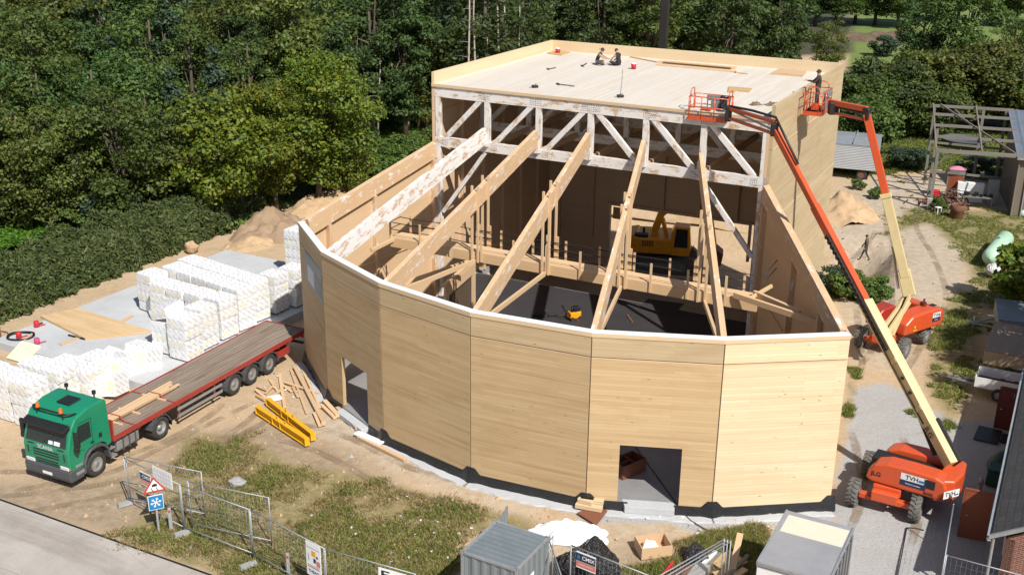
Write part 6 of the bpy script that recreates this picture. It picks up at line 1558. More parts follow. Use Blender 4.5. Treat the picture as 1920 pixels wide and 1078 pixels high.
    # rock
    m = MB(); m.grid(lambda u, v: V(0.36 * math.sin(math.pi * v) * math.cos(2 * math.pi * u), 0.27 * math.sin(math.pi * v) * math.sin(2 * math.pi * u), 0.2 * math.cos(math.pi * v) + 0.12) * (1 + 0.35 * mnoise.noise((math.cos(2 * math.pi * u) * 1.4 * math.sin(math.pi * v), math.sin(2 * math.pi * u) * 1.4 * math.sin(math.pi * v), v * 3))), 14, 9, 0, False)
    o = m.build('boulder', M['concrete'], None, loc=at(445, 909, 0)); tag(o, 'single pale boulder on the dry grass', 'boulder')
    m = MB(); m.grid(lambda u, v: V(0.42 * math.sin(math.pi * v) * math.cos(2 * math.pi * u), 0.36 * math.sin(math.pi * v) * math.sin(2 * math.pi * u), 0.42 * math.cos(math.pi * v) + 0.38) * (1 + 0.3 * mnoise.noise((math.cos(2 * math.pi * u) * math.sin(math.pi * v), math.sin(2 * math.pi * u) * math.sin(math.pi * v), v * 3))), 16, 10, 0, False)
    o = m.build('boulder', M['sand'], None, loc=at(360, 474, 0)); tag(o, 'sandy boulder against the foot of the hedge', 'boulder')
    # rubbish right of the crate: fence panels leaning together over timber
    q = at(1358, 1078, 0); 
    pa, pb = top(1358, 1010, 2.0), top(1180, 1110, 2.0)
    for k in range(3): fence_panel(pa + V(0.10 * k, -0.06 * k, 0), pb + V(0.14 * k, -0.12 * k, 0), f'{("rearmost", "middle", "foremost")[k]} of three stacked fence panels beside the scrap timber', group='stacked fence panels', mesh=(k != 1))
    pa, pb = top(1071, 1021, 1.9), top(1222, 1080, 1.9)
    fence_panel(pa, pb, 'fence panel with the CMIX sign in front of the black sheeting', 1.9)
    e3 = (pb - pa).normalized(); nn = V(e3.y, -e3.x, 0)
    sign_board('sign_board', 'navy and salmon CMIX sign on the fence before the black sheeting', 'sign', pa + e3 * 0.62 + nn * 0.04 + UP * 1.48, e3, 0.75, 0.62, cmix, 'company signs')
    pa, pb = top(1022, 1004, 1.95), top(940, 1085, 1.95)
    for k in range(2): fence_panel(pa + V(0.16 + 0.12 * k, -0.02, 0), pb + V(0.2 + 0.12 * k, -0.05, 0), ('fence panel standing close along the grey container side', 'second fence panel one hand out from the grey container')[k], 1.95)
    pa, pb = top(1030, 1012, 1.9), top(1060, 1100, 1.9)
    fence_panel(pa, pb, 'fence panel between the grey container and the black sheeting', 1.9)
    SCR = [((1345, 1062), (1385, 1042), .9, .04, 'osb', 'tan board lying on top of the scrap timber'), ((1371, 1078), (1386, 1022), .22, .06, 'offcut', 'long plank standing out of the scrap timber'), ((1360, 1085), (1402, 1040), .12, .08, 'timber_old', 'thin weathered plank aslant in the scrap timber'), ((1372, 1085), (1397, 1066), .24, .08, 'offcut', 'thick plank low at the right of the scrap timber'), ((1262, 1080), (1292, 1058), .16, .12, 'darkred', 'dark red steel section in the scrap heap'), ((1275, 1085), (1300, 1062), .14, .12, 'rust', 'rusty steel section in the scrap heap'), ((1318, 1058), (1342, 1034), .14, .1, 'white', 'whitish board aslant in the scrap heap'), ((1325, 1064), (1351, 1036), .10, .06, 'timber_old', 'narrow grey lath next to the whitish board'), ((1300, 1085), (1320, 1060), .5, .2, 'concrete', 'grey slab piece low in the scrap heap'), ((1243, 1078), (1262, 1054), .10, .08, 'redplastic', 'red painted bar at the left end of the scrap heap'), ((1340, 1078), (1382, 1066), .35, .05, 'osb', 'lower tan board under the scrap timber')]
    for k, (a, b, w_, t, mt, lab) in enumerate(SCR):
        A, B = at(*a, 0.1), at(*b, 0.35 if k in (1, 2) else 0.16); m = MB(); m.bar(A, B + UP * (0.5 if k == 1 else 0.0), w_, t); o = m.build('scrap_piece', M[mt], None); tag(o, lab, 'scrap piece', 'scrap beside the box trailer')
    heap('tangled_sheet', 'crumpled black foil in the scrap heap behind the stacked panels', 'plastic sheet', at(1300, 1046, 0), 0.55, 0.6, 0.55, 'blacktarp', 15, 0, 1.2, 22)
    # poster on the shaded front panel
    a, b = XY[0], XY[1]; ud = (b - a).normalized(); n = V(ud.y, -ud.x, 0)
    m = MB(); m.prism([a + ud * x + UP * z + n * 0.004 for x, z in ((1.15, 6.30), (4.72, 6.42), (4.72, 4.75), (1.45, 4.75))], n * 0.012, 0)
    for (x0, z0), (x1, z1), k in (((1.5, 6.18), (4.6, 6.28), 2), ((1.75, 4.95), (3.1, 5.75), 1), ((3.25, 4.9), (4.6, 5.85), 3)):
        m.add([a + ud * x + UP * z + n * 0.02 for x, z in ((x0, z0), (x1, z0), (x1, z1 ), (x0, z1))], [(0, 1, 2, 3)], k)
    o = m.build('banner', [M['bannergrey'], M['paper'], M['greyink'], M['bannerdark']], None); tag(o, 'grey printed banner on the shaded left wall panel', 'banner')
    # litter: nobody could count it
    rnd = random.Random(33); m = MB()
    for _ in range(120):
        zone_ = rnd.choice((((800, 960), (60, 70)), ((1180, 980), (220, 40)), ((760, 1010), (180, 60)), ((520, 730), (60, 45)), ((1450, 990), (120, 25))))
        px, py = rnd.gauss(zone_[0][0], zone_[1][0] * 0.6), rnd.gauss(zone_[0][1], zone_[1][1] * 0.6)
        if py > 1075 or 700 < px < 1560 and py < 930 + 0.02 * (px - 900): continue
        p = at(px, py, 0.01); s = rnd.uniform(0.02, 0.075)
        m.box(p + UP * s * 0.2, (s * 1.6, s, s * 0.5), rz=rnd.uniform(0, 3), mat=rnd.choice((0, 0, 1, 2)))
    st = MB()
    for _ in range(2600):
        if rnd.random() < 0.6: px, py = rnd.uniform(0, 1000), rnd.uniform(690, 1075)
        else: px, py = rnd.choice(((rnd.uniform(1000, 1560), rnd.uniform(945, 1075)), (rnd.uniform(1560, 1760), rnd.uniform(370, 700)), (rnd.uniform(0, 560), rnd.uniform(470, 700))))
        p = at(px, py, 0.0); s = min(0.16, 0.02 + rnd.expovariate(1 / 0.022)); q = V(p.x, p.y, 0)
        if sdist(np.array([[p.x, p.y]]), FOOT)[0] > -0.7 or (q - _ra).dot(_rn) > -0.3: continue
        a = rnd.uniform(0, 6.28); k = [rnd.uniform(0.6, 1.2) for _ in range(5)]
        pts = [V(p.x + s * k[i] * math.cos(a + i * 1.257), p.y + s * k[i] * math.sin(a + i * 1.257), -0.05) for i in range(5)] + [V(p.x + s * 0.2 * math.cos(a), p.y + s * 0.2 * math.sin(a), s * rnd.uniform(0.35, 0.8))]
        st.add(pts, [(i, (i + 1) % 5, 5) for i in range(5)], rnd.choice((0, 0, 0, 1, 2)))
    o = st.build('pebbles', [M['sand'], M['mudheap'], M['concrete']], None); tag(o, kind='stuff')
    o = m.build('litter', [M['white'], M['concrete'], M['offcut']], None); tag(o, kind='stuff')
M['bannergrey'] = flat('banner_grey', (0.24, 0.26, 0.29), 0.5); M['bannerdark'] = worn('banner_photo', (0.10, 0.11, 0.12), (0.22, 0.22, 0.21), scale=2.5, fine=12, rough=0.5)
site()
# things on the hall floor
m = MB(); m.prism([HFL + HU * 0.2 + HN * -3.2 + UP * 0.303, HFL + HU * (HW + 1.2) + HN * -3.2 + UP * 0.303, HFL + HU * (HW - 0.25) + HN * 4.55 + UP * 0.303, HFL + HU * 0.2 + HN * 4.55 + UP * 0.303], UP * 0.004)
m.build('floor_membrane', M['darkfloor'] if 'darkfloor' in M else M.setdefault('darkfloor', worn('dark_floor_sheet', (0.040, 0.036, 0.038), (0.028, 0.026, 0.028), scale=0.7, rough=0.75)), BLD)
def floor_things():
    c = at(1076, 598, 0.31)
    th = thing('floor_saw', 'small yellow and black machine on the dark hall floor', 'machine', c, R(30))
    m = MB(); m.box((0, 0, 0.28), (0.7, 0.45, 0.4)); m.build('body', M['digger'], th, bevel=0.08, seg=2)
    m = MB(); m.box((0.1, 0, 0.58), (0.4, 0.36, 0.26)); m.cyl((-0.2, -0.1, 0.4), (-0.2, -0.1, 0.75), 0.07); m.build('engine', M['black'], th, bevel=0.03)
    m = MB(); m.tube([V(-0.35, -0.2, 0.3), V(-0.7, -0.2, 0.85), V(-0.7, 0.2, 0.85), V(-0.35, 0.2, 0.3)], 0.025, 6); m.build('handle', M['black'], th)
    m = MB()
    for x in (-0.25, 0.25): m.cyl((x, -0.27, 0.11), (x, 0.27, 0.11), 0.11)
    m.build('wheel', M['rubber'], th)
    m = MB(); m.prism([at(1197, 577, 0.315), at(1262, 591, 0.315), at(1283, 570, 0.315), at(1215, 561, 0.315)], UP * 0.03); o = m.build('plywood_sheet', M['darkfloor'], None); tag(o, 'dark plywood sheet lying on the hall floor', 'plywood sheet')
    m = MB(); m.box((0, 0, 0.12), (0.9, 0.5, 0.22), taper=0.7); m.box((0.6, 0.2, 0.08), (0.5, 0.3, 0.14), rz=0.5); o = m.build('tool_bag', M['blackcloth'], None, bevel=0.05, loc=at(1013, 592, 0.31), rz=R(-20)); tag(o, 'black tool bag lying on the dark hall floor', 'tool bag')
    m = MB(); m.bar(at(1062, 560 + 28, 0.34), at(1085, 601, 0.34), 0.1, 0.05); m.bar(at(1176, 590, 0.34), at(1186, 604, 0.34), 0.1, 0.05); o = m.build('plank_piece', M['rust'], None); tag(o, 'dark plank pieces on the hall floor', 'plank')
floor_things()
# ------------------------------------------------------------------ behind the hall and the yard on the right
def mound(label, c, sx, sy, h, mt, seed, rz=0.0, n=34, rough=0.18):
    def fn(u, v):
        x, y = 2 * u - 1, 2 * v - 1; rr = math.sqrt(x * x + y * y)
        ed = 1 + 0.25 * mnoise.noise((x * 1.3 + seed, y * 1.3, 1))
        f = max(0.0, 1 - (rr / ed) ** 1.4)
        z = h * f * (0.8 + 0.5 * mnoise.noise((x * 1.6 + seed, y * 1.6, 2))) + rough * h * mnoise.noise((x * 5 + seed, y * 5, 3)) * min(1, f * 3) + rough * 0.5 * h * mnoise.noise((x * 13 + seed, y * 13, 3)) * min(1, f * 3)
        return V(x * sx, y * sy, z - 0.06)
    m = MB(); m.grid(fn, n, n, 0, True); o = m.build('earth_mound', M[mt], None, loc=c, rz=rz); tag(o, label, 'earth mound', 'dug earth mounds'); return o
mound('big brown earth mound between the hedge and the left wall of the fan', at(515, 438, 0), 3.2, 2.4, 2.0, 'mudheap', 2, R(30))
mound('pale earth bank running behind the left wall top of the fan', at(625, 385, 0), 5.5, 2.4, 1.5, 'sand', 5, R(60))
mound('low earth mound near the far corner of the left slab', at(470, 460, 0), 2.0, 1.4, 0.7, 'sand', 15, R(30))
mound('sand mound with a tongue of rubble at the back right corner of the hall', at(1570, 400, 0), 3.2, 3.0, 2.1, 'sand', 7, R(20), rough=0.22)
mound('sand slope seen through the opening in the rear wall behind the excavator', V(16.5, 82.0, -0.6), 9.5, 4.6, 3.4, 'sand', 9, R(-25), rough=0.12)

def excavator():
    c = at(1242, 499, -2.0); rz = R(-10)
    th = thing('excavator', 'yellow tracked excavator behind the opening in the rear wall', 'excavator', c, rz); th.scale = (1.15, 1.15, 1.15)
    for y in (-1.15, 1.15):
        tr = bpy.data.objects.new('track', None); COL.objects.link(tr); tr.parent = th
        m = MB(); path = [(math.cos(t) * 0.45 + (1.6 if math.cos(t) > 0 else -1.6), math.sin(t) * 0.45 + 0.47) for t in np.linspace(-math.pi / 2, 1.5 * math.pi, 25)[:-1]]
        m.prism([V(x, y - 0.28, z) for x, z in path], V(0, 0.56, 0), 0)
        for i in range(26):
            x = -1.75 + i * 0.14; m.box((x, y, 0.94), (0.06, 0.58, 0.05)); m.box((x, y, 0.02), (0.06, 0.58, 0.05))
        m.build('track_belt', M['rubber_grey'], tr)
        m = MB(); m.box((0, y * 1.02 - math.copysign(0.02, y), 0.48), (2.7, 0.6, 0.3)); m.build('track_frame', M['contgrey'], tr, bevel=0.03)
    m = MB(); m.box((0, 0, 0.75), (1.8, 1.7, 0.4)); m.cyl((0, 0, 0.9), (0, 0, 1.12), 0.6, n=20); m.build('undercarriage', M['black'], th)
    m = MB(); m.prism([V(x, y, 1.12) for x, y in ((-1.9, -0.9), (-1.6, -1.25), (1.1, -1.25), (1.1, 1.25), (-1.6, 1.25), (-1.9, 0.9))], UP * 0.95); m.build('engine_house', M['digger'], th, bevel=0.12, seg=3)
    m = MB(); m.prism([V(x, y, 1.0) for x, y in ((-1.5, -1.3), (-2.1, -0.9), (-2.2, 0), (-2.1, 0.9), (-1.5, 1.3))], UP * 1.15); m.build('counterweight', M['digger'], th, bevel=0.15, seg=3)
    m = MB(); m.prism([V(x, -1.27, z) for x, z in ((0.45, 1.1), (1.5, 1.1), (1.62, 1.6), (1.5, 2.85), (0.65, 2.9), (0.45, 2.5))], V(0, 0.98, 0)); cb = m.build('cab', M['digger'], th, bevel=0.07, seg=2)
    m = MB(); m.add([V(x, -1.276, z) for x, z in ((0.62, 1.62), (1.42, 1.62), (1.38, 2.72), (0.72, 2.76))], [(0, 1, 2, 3)]); m.box((1.56, -0.78, 2.1), (0.02, 0.76, 1.1), rot=Matrix.Rotation(R(-5), 3, 'Y')); m.build('window', M['glass'], cb)
    m = MB(); m.prism([V(x, -1.285, z) for x, z in ((0.5, 1.12), (1.55, 1.12), (1.6, 1.5), (0.5, 1.5))], V(0, 0.05, 0)); m.build('door', M['digger'], cb, bevel=0.02)
    arch = [(-0.35, 1.4), (-0.55, 2.4), (-0.2, 3.5), (0.9, 4.5), (2.4, 4.6)]
    for y in (-0.95, -0.45): m = MB(); m.cyl((0.35, y, 1.4), (-0.1, y, 3.1), 0.10); m.build('boom_cylinder', M['digger'], th)
    m = MB()
    for (x0, z0), (x1, z1) in zip(arch[:-1], arch[1:]): m.bar(V(x0, -0.7, z0), V(x1, -0.7, z1), 0.5, 0.42)
    m.build('boom', M['digger'], th, bevel=0.08, seg=2)
    m = MB(); m.bar(V(2.3, -0.7, 4.7), V(2.9, -0.6, 1.6), 0.32, 0.42); m.build('stick', M['digger'], th, bevel=0.04)
    m = MB(); m.prism([V(x - 1.2, -1.1, z + 0.4) for x, z in ((4.2, 1.3), (4.7, 0.9), (4.6, 0.2), (4.0, 0.0), (3.7, 0.5), (3.95, 0.55), (4.2, 0.5))], V(0, 1.1, 0)); m.build('bucket', M['rust'], th)
    m = MB(); m.box((-1.3, -0.9, 2.15), (0.8, 0.5, 0.18)); m.cyl((-1.2, -0.2, 2.05), (-1.2, -0.2, 2.4), 0.08); m.build('engine_cover', M['black'], th, bevel=0.03)
    m = MB()
    for k in range(7): m.box((-1.2 + 0.1 * k, -1.256, 1.75), (0.05, 0.012, 0.35))
    m.build('side_vent', M['black'], th)
excavator()
for _a, _b, _c, _d in ((0, 0.3, 4.3, HD), (HW - 0.3, HW, 4.3, HD), (0.3, HW - 0.3, 4.3, 4.7)):
    m = MB(); m.prism([H(_a, _c, -2.3), H(_b, _c, -2.3), H(_b, _d, -2.3), H(_a, _d, -2.3)], UP * (2.62 if _c != 4.3 or _d != 4.7 else 2.59)); m.build('foundation', M['concrete'], BLD)

def mast():
    c = V(9.6, 83.0, 0); px, _ = proj(V(9.6, 83.0, 13)); 
    c.x += (1244 - px) / FPX * 84
    th = thing('dark_mast', 'thick dark steel mast rising behind the flat roof', 'mast', c, R(-20))
    m = MB(); m.box((0, 0, 11.0), (0.56, 0.56, 22.0)); m.build('column', M['mast'], th, bevel=0.02)
    m = MB(); m.box((-0.30, 0, 11.0), (0.05, 0.2, 22.0)); m.build('guide_rail', M['rust'], th)
    m = MB(); m.box((0, 0, 0.25), (1.8, 1.8, 0.5)); m.build('base', M['concrete'], th)
mast()

def caravan():
    c = at(1640, 341, 0); e = V(math.cos(R(-20)), math.sin(R(-20)), 0); f_ = V(-e.y, e.x, 0)
    c = c - e * 6.0
    th = thing('box_wagon', 'grey ribbed box wagon parked behind the back right corner of the hall', 'wagon', c, R(-20))
    m = MB(); k = 30; pts = []
    for i in range(k + 1):
        z = 0.85 + 2.0 * i / k; y = -0.03 if i % 2 else 0.0; pts += [V(0, y, z), V(6, y, z)]
    m.add(pts, [(2 * i, 2 * i + 1, 2 * i + 3, 2 * i + 2) for i in range(k)], 0)
    m.box((3, 2.5, 1.85), (6.0 - 0.02, 4.96, 2.0)); m.build('body', M['contgrey2'], th)
    m = MB(); m.prism([V(-0.03, -0.05, 2.86), V(6.04, -0.05, 2.86), V(6.04, 2.5, 3.02), V(6.04, 5.05, 2.86), V(-0.03, 5.05, 2.86), V(-0.03, 2.5, 3.02)], UP * 0.06)
    m.build('roof', M['galv'], th)
    m = MB()
    for x in (2.0, 4.0): m.box((x, 2.5, 3.03), (0.06, 5.1, 0.14))
    m.build('roof_seam', M['galv'], th)
    m = MB(); m.box((3, 2.5, 0.75), (5.6, 1.2, 0.15)); m.build('frame', M['black'], th)
    for x in (1.2, 4.9):
        for y, a in ((0.25, -1), (4.75, 1)): add_wheel(th, V(x, y, 0.42), (0, a, 0), 0.42, 0.25, 0, 'rubber', 'rust', 0.22, 0.02)
M['contgrey2'] = worn('light_grey_ribs', (0.40, 0.415, 0.43), (0.33, 0.345, 0.36), scale=0.8, rough=0.5, grime=(0.40, 0.33, 0.28), grime_amt=0.5)
caravan()

def house():
    o = at(1866, 1010, 2.8); o.z = 0; e = V(math.cos(R(63)), math.sin(R(63)), 0); f_ = V(e.y, -e.x, 0)
    th = thing('brick_house', 'brick house with a dark slate roof cut by the right picture edge', 'house', o, R(63))
    L, Wd, he, hr = 15.5, 8.0, 2.78, 5.3
    X, Y = V(1, 0, 0), V(0, -1, 0)     # along the eave, and into the house (right)
    m = MB()
    m.prism([V(0.25, -0.3, 0), V(L - 0.2, -0.3, 0), V(L - 0.2, -0.3, he), V(0.25, -0.3, he)], V(0, -0.3, 0), 0, X)
    g = [V(0.25, -0.3, 0), V(0.25, -Wd + 0.3, 0), V(0.25, -Wd + 0.3, he), V(0.25, -Wd / 2, hr - 0.1), V(0.25, -0.3, he)]
    m.prism(g, V(0.3, 0, 0), 0, Y); m.prism([p + V(L - 0.75, 0, 0) for p in g], V(0.3, 0, 0), 0, Y)
    m.build('wall', M['brick'], th)
    m = MB()
    for sg in (0, 1):
        y0, y1 = (0.12, -Wd / 2) if sg == 0 else (-Wd - 0.12, -Wd / 2)
        m.prism([V(0, y0, he), V(L, y0, he), V(L, y1, hr), V(0, y1, hr)], UP * 0.09, 0, X)
    m.build('roof', M['slate'], th)
    m = MB()
    P = [(0.15, he - 0.02), (0.12, he - 0.07), (0.22, he - 0.09), (0.26, he + 0.02)]
    m.prism([V(-0.05, y, z) for y, z in P], V(L + 0.1, 0, 0)); m.build('gutter', M['galv'], th)
    m = MB(); m.prism([V(-0.06, 0.2, he - 0.02), V(-0.06, 0.2, he + 0.12), V(-0.06, -Wd / 2, hr + 0.12), V(-0.06, -Wd / 2, hr - 0.04)], V(0.1, 0, 0)); m.build('verge_trim', M['galv'], th)
    m = MB(); m.cyl((0.1, 0.05, 0), (0.1, 0.05, he), 0.05); m.build('downpipe', M['galv'], th)
    for x in (3.2, 8.0):
        m = MB(); m.box((x, -0.29, 1.4), (1.2, 0.06, 1.2)); fr = m.build('window', M['white'], th)
        m = MB(); m.box((x, -0.256, 1.4), (1.05, 0.02, 1.05)); m.build('pane', M['glass'], fr)
    return th, o, e, f_
HOUSE, HO, HE, HF = house()

def shade_yard():
    # red-brown door leaf and dark red door, mats, bins in the house shade
    for (bp, tp, w_, mt, lab, ang, emb) in (((1822, 1010), (1842, 912), 0.95, 'rustdoor', 'red-brown door leaf standing ajar in the house shade', R(-24), False), ((1885, 806), (1905, 722), 0.9, 'darkred', 'dark red door leaf with a shield emblem by the small trailer', R(-30), True)):
        c = at(*bp, 0)
        th = thing('shed_door', lab, 'door', c, ang, None)
        m = MB(); m.box((0, 0, 1.0), (w_, 0.05, 2.0)); m.build('leaf', M[mt], th, bevel=0.01)
        m = MB(); m.box((0, 0, 2.03), (w_ + 0.06, 0.09, 0.05)); m.box((-w_ / 2 - 0.03, 0, 1.0), (0.05, 0.09, 2.0)); m.build('frame', M[mt], th)
        m = MB(); m.tube([V(-0.34, -0.03, 1.0), V(-0.34, -0.09, 1.0), V(-0.22, -0.09, 1.0)], 0.014, 6); m.build('handle', M['chrome'], th)
        if emb:
            m = MB(); S_ = [(-0.11, 0.12), (0.11, 0.12), (0.11, -0.03), (0, -0.13), (-0.11, -0.03)]
            for i in range(5):
                a, b = S_[i], S_[(i + 1) % 5]; m.bar(V(0.12 + a[0], -0.03, 1.72 + a[1]), V(0.12 + b[0], -0.03, 1.72 + b[1]), 0.006, 0.03, up=(0, 1, 0))
            m.box((0.12, -0.03, 1.73), (0.035, 0.006, 0.13)); m.build('emblem', M['galv'], th)
    for (x, y), w_, d, mt, lab in (((1852, 816), 1.5, 1.0, 'black', 'black rubber mat on the shaded gravel'), ((1895, 825), 0.9, 0.8, 'black', 'small dark mat next to the house wall')):
        m = MB(); m.box((0, 0, 0.03), (w_, d, 0.05)); o = m.build('floor_mat', M[mt], None, bevel=0.01, loc=at(x, y, 0), rz=R(60)); tag(o, lab, 'mat', 'mats in the house shade')
    c = at(1882, 876, 0); m = MB(); m.grid(lambda u, v: V(0.7 * math.sin(math.pi * v / 2) * math.cos(2 * math.pi * u), 0.55 * math.sin(math.pi * v / 2) * math.sin(2 * math.pi * u), 0.75 * math.cos(math.pi * v / 2)), 18, 8); o = m.build('covered_kettle', M['darkgreen'], None, loc=c); tag(o, 'rounded dark green cover in the house shade', 'covered object')
    c = at(1862, 905, 0); m = MB(); m.box((0, 0, 0.35), (0.75, 0.55, 0.7), taper=0.94); m.box((0, 0, 0.73), (0.8, 0.6, 0.06)); o = m.build('plastic_chest', M['darkgreen'], None, bevel=0.03, loc=c, rz=R(60)); tag(o, 'low dark green chest behind the red-brown door', 'chest')
    c = at(1840, 900, 1.2); c.z = 0; m = MB(); m.box((0, 0, 0.5), (0.12, 0.12, 1.0)); m.lathe((0, 0, 1.0), UP, [(0, 0.06), (0.02, 0.1), (0.22, 0.1), (0.26, 0.05), (0.34, 0.05)], 10); o = m.build('bottle_post', M['galv'], None, loc=c); tag(o, 'small pale bottle on a post by the red-brown door', 'bottle')
    fence_panel(top(1788, 945, 2.0), top(1772, 1042, 2.0), 'fence panel pointing away from the camera beside the house', group='fence by the house')
    fence_panel(top(1775, 1040, 2.0), top(1925, 1080, 2.0), 'fence panel closing the passage in front of the house', group='fence by the house')
    a, b = at(1700, 990, 0), at(1683, 1080, 0)
    m = MB(); m.tube([a + V(0.6, -0.15, 0.02), a + V(0.3, 0.0, 0.03), a + V(0, 0, 0.03), b + V(0, 0, 0.02)], 0.02, 5); o = m.build('steel_rod', M['black'], None); tag(o, 'bent dark rod lying on the gravel below the near lift', 'rod')
M['darkgreen'] = flat('dark_green_plastic', (0.02, 0.075, 0.05), 0.5)
shade_yard()

def small_trailer(label, P, h, z0, body, lid=None, wheels=True, drawbar=None, open_top=False):
    """P: three ground-plan corners (front-left, front-right.., going round) given at height"""
    a, b, c = [V(p.x, p.y, 0) for p in P]; e = (b - a); L = e.length; e.normalize(); f_ = (c - b); f_ = f_ - e * f_.dot(e); Wd = f_.length; f_.normalize()
    th = thing('small_trailer', label, 'trailer', a, math.atan2(e.y, e.x), 'trailers along the right edge')
    sg = 1 if (e.x * f_.y - e.y * f_.x) > 0 else -1
    if open_top:
        for p, s in (((L / 2, 0.02 * sg, (z0 + h) / 2), (L, 0.04, h - z0)), ((L / 2, sg * (Wd - 0.02), (z0 + h) / 2), (L, 0.04, h - z0)), ((0.02, sg * Wd / 2, (z0 + h) / 2), (0.04, Wd - 0.09, h - z0)), ((L - 0.02, sg * Wd / 2, (z0 + h) / 2), (0.04, Wd - 0.09, h - z0))):
            m = MB(); m.box(p, s); m.build('side_board', M[body], th)
        m = MB(); m.box((L / 2, sg * Wd / 2, z0 + 0.02), (L - 0.1, Wd - 0.1, 0.03)); m.build('bed', M['darkred'], th)
    else:
        m = MB(); m.box((L / 2, sg * Wd / 2, (z0 + h) / 2), (L, Wd, h - z0)); m.build('body', M[body], th, bevel=0.02)
        m = MB(); m.box((L / 2, sg * Wd / 2, h + 0.03), (L + 0.04, Wd + 0.04, 0.06)); m.build('lid', M[lid], th, bevel=0.01)
    if wheels:
        for y, s in ((-0.05 * sg, -1), (sg * (Wd + 0.05), 1)):
            for x in (L * 0.45, L * 0.45 + 0.62): add_wheel(th, V(x, y, 0.31), (0, s * sg, 0), 0.31, 0.18, 0, 'rubber', 'silver', 0.17, 0.02)
        m = MB(); m.box((L / 2, sg * Wd / 2, z0 - 0.06), (L * 0.95, Wd * 0.8, 0.1)); m.build('frame', M['galv'], th)
    if drawbar:
        m = MB(); m.bar(V(0, sg * Wd * 0.3, z0 - 0.05), V(-1.2, sg * Wd / 2, 0.42), 0.07, 0.07); m.bar(V(0, sg * Wd * 0.7, z0 - 0.05), V(-1.2, sg * Wd / 2, 0.42), 0.07, 0.07); m.cyl((-1.05, sg * Wd / 2 + 0.1, 0.0), (-1.05, sg * Wd / 2 + 0.1, 0.75), 0.035); m.box((-1.25, sg * Wd / 2, 0.45), (0.25, 0.1, 0.1)); m.build('drawbar', M['galv'], th)
    return th
def yard():
    small_trailer('open white trailer with a dark red bed, nearest of the parked trailers', [at(1829, 706, 1.0), at(1935, 727, 1.0), at(1944, 706, 1.0)], 1.0, 0.5, 'white', drawbar=True, open_top=True)
    small_trailer('trailer with a wide brown board lid, between the white and the grey one', [at(1846, 657, 1.25), at(1960, 678, 1.25), at(1985, 625, 1.25)], 1.25, 0.55, 'tan', 'brownboard', drawbar=False)
    small_trailer('trailer with a dark grey lid, furthest of the parked trailers', [at(1872, 600, 1.35), at(1970, 612, 1.35), at(1985, 575, 1.35)], 1.35, 0.6, 'galv', 'contgrey', drawbar=True)
    # gas tank and foil
    a, b = at(1883, 452, 0.62), at(1858, 485, 0.62); d = (b - a).normalized(); L = (b - a).length
    th = thing('gas_tank', 'mint green gas tank lying in the grass by the bright bush', 'gas tank', V(a.x, a.y, 0), math.atan2(d.y, d.x)); X = V(1, 0, 0)
    m = MB(); r = 0.55; m.lathe(V(-0.2, 0, 0.72), X, [(-0.42, 0.0), (-0.36, 0.2), (-0.2, 0.42), (0.0, r), (L + 0.2, r), (L + 0.4, 0.42), (L + 0.56, 0.2), (L + 0.62, 0.0)], 24); m.build('vessel', M['mint'], th)
    m = MB()
    for x in (0.3, L - 0.3): m.box((x, 0, 0.14), (0.12, 0.7, 0.28))
    m.build('foot', M['concrete'], th)
    m = MB(); m.cyl((L * 0.4, 0, 1.2), (L * 0.4, 0, 1.42), 0.16); m.build('valve_hood', M['mint'], th)
    c = at(1860, 520, 0); 
    m = MB(); m.grid(lambda u, v: V(0.42 * math.sin(math.pi * v) ** 0.6 * math.cos(2 * math.pi * u), 0.9 * (v - 0.5) * 1.3, 0.5 + 0.42 * math.sin(math.pi * v) ** 0.6 * math.sin(2 * math.pi * u)) * (1 + 0.12 * mnoise.noise((math.cos(2 * math.pi * u) * 3, v * 6, math.sin(2 * math.pi * u) * 3))), 24, 16, 0, False); o = m.build('foil_bundle', M['foil'], None, loc=c, rz=R(-35)); tag(o, 'bundle wrapped in silver foil in front of the mint green tank', 'bundle')
    # open post frame and shed
    A = V(31.3, 81.4, 0); B = V(36.6, 79.9, 0); e = (B - A).normalized(); f_ = V(-e.y, e.x, 0); L = (B - A).length; D = 7.6; z0, z1 = 4.35, 6.3
    th = thing('post_frame', 'open roofless frame of weathered posts and purlins beside the shed', 'timber frame', A, math.atan2(e.y, e.x))
    Q = lambda x, y, z: V(x, y, z)
    for x, y, z in ((0, 0, z0), (0, D, z1), (0.1, D * 0.5, (z0 + z1) / 2), (L * 0.66, D, z1), (L - 0.2, D, z1)):
        m = MB(); m.bar(Q(x, y, 0), Q(x + 0.0, y, z), 0.2, 0.2, grain=UP); m.build('post', M['timber_old'], th)
    for k, t in enumerate((0, 0.3, 0.55, 0.8, 1.0)):
        m = MB(); m.bar(Q(-0.2, D * t, z0 + (z1 - z0) * t + 0.12), Q(L + 0.3, D * t, z0 + (z1 - z0) * t + 0.12), 0.14 if k not in (0, 4) else 0.2, 0.26 if k == 0 else 0.2); m.build('purlin', M['timber_old'], th)
    for t in (0.45, 0.9):
        m = MB(); m.bar(Q(-0.1, D * t, 3.4 * t + 0.6), Q(L, D * t, 3.4 * t + 0.4), 0.1, 0.16); m.build('cross_rail', M['timber_old'], th)
    for a, b in ((Q(-0.15, -0.1, z0 + 0.27), Q(-0.15, D, z1 + 0.27)), (Q(L * 0.55, 0, z0 + 0.27), Q(L * 0.55, D, z1 + 0.27)), (Q(0.4, D, z1 + 0.25), Q(L - 0.2, 0.1, z0 + 0.25)), (Q(0, 0.2, 3.3), Q(0.9, 0, z0)), (Q(1.5, D, z1 - 0.1), Q(L * 0.5, D * 0.7, z0 + 1.0))):
        m = MB(); m.bar(a, b, 0.09, 0.12); m.build('brace', M['timber_old'], th)
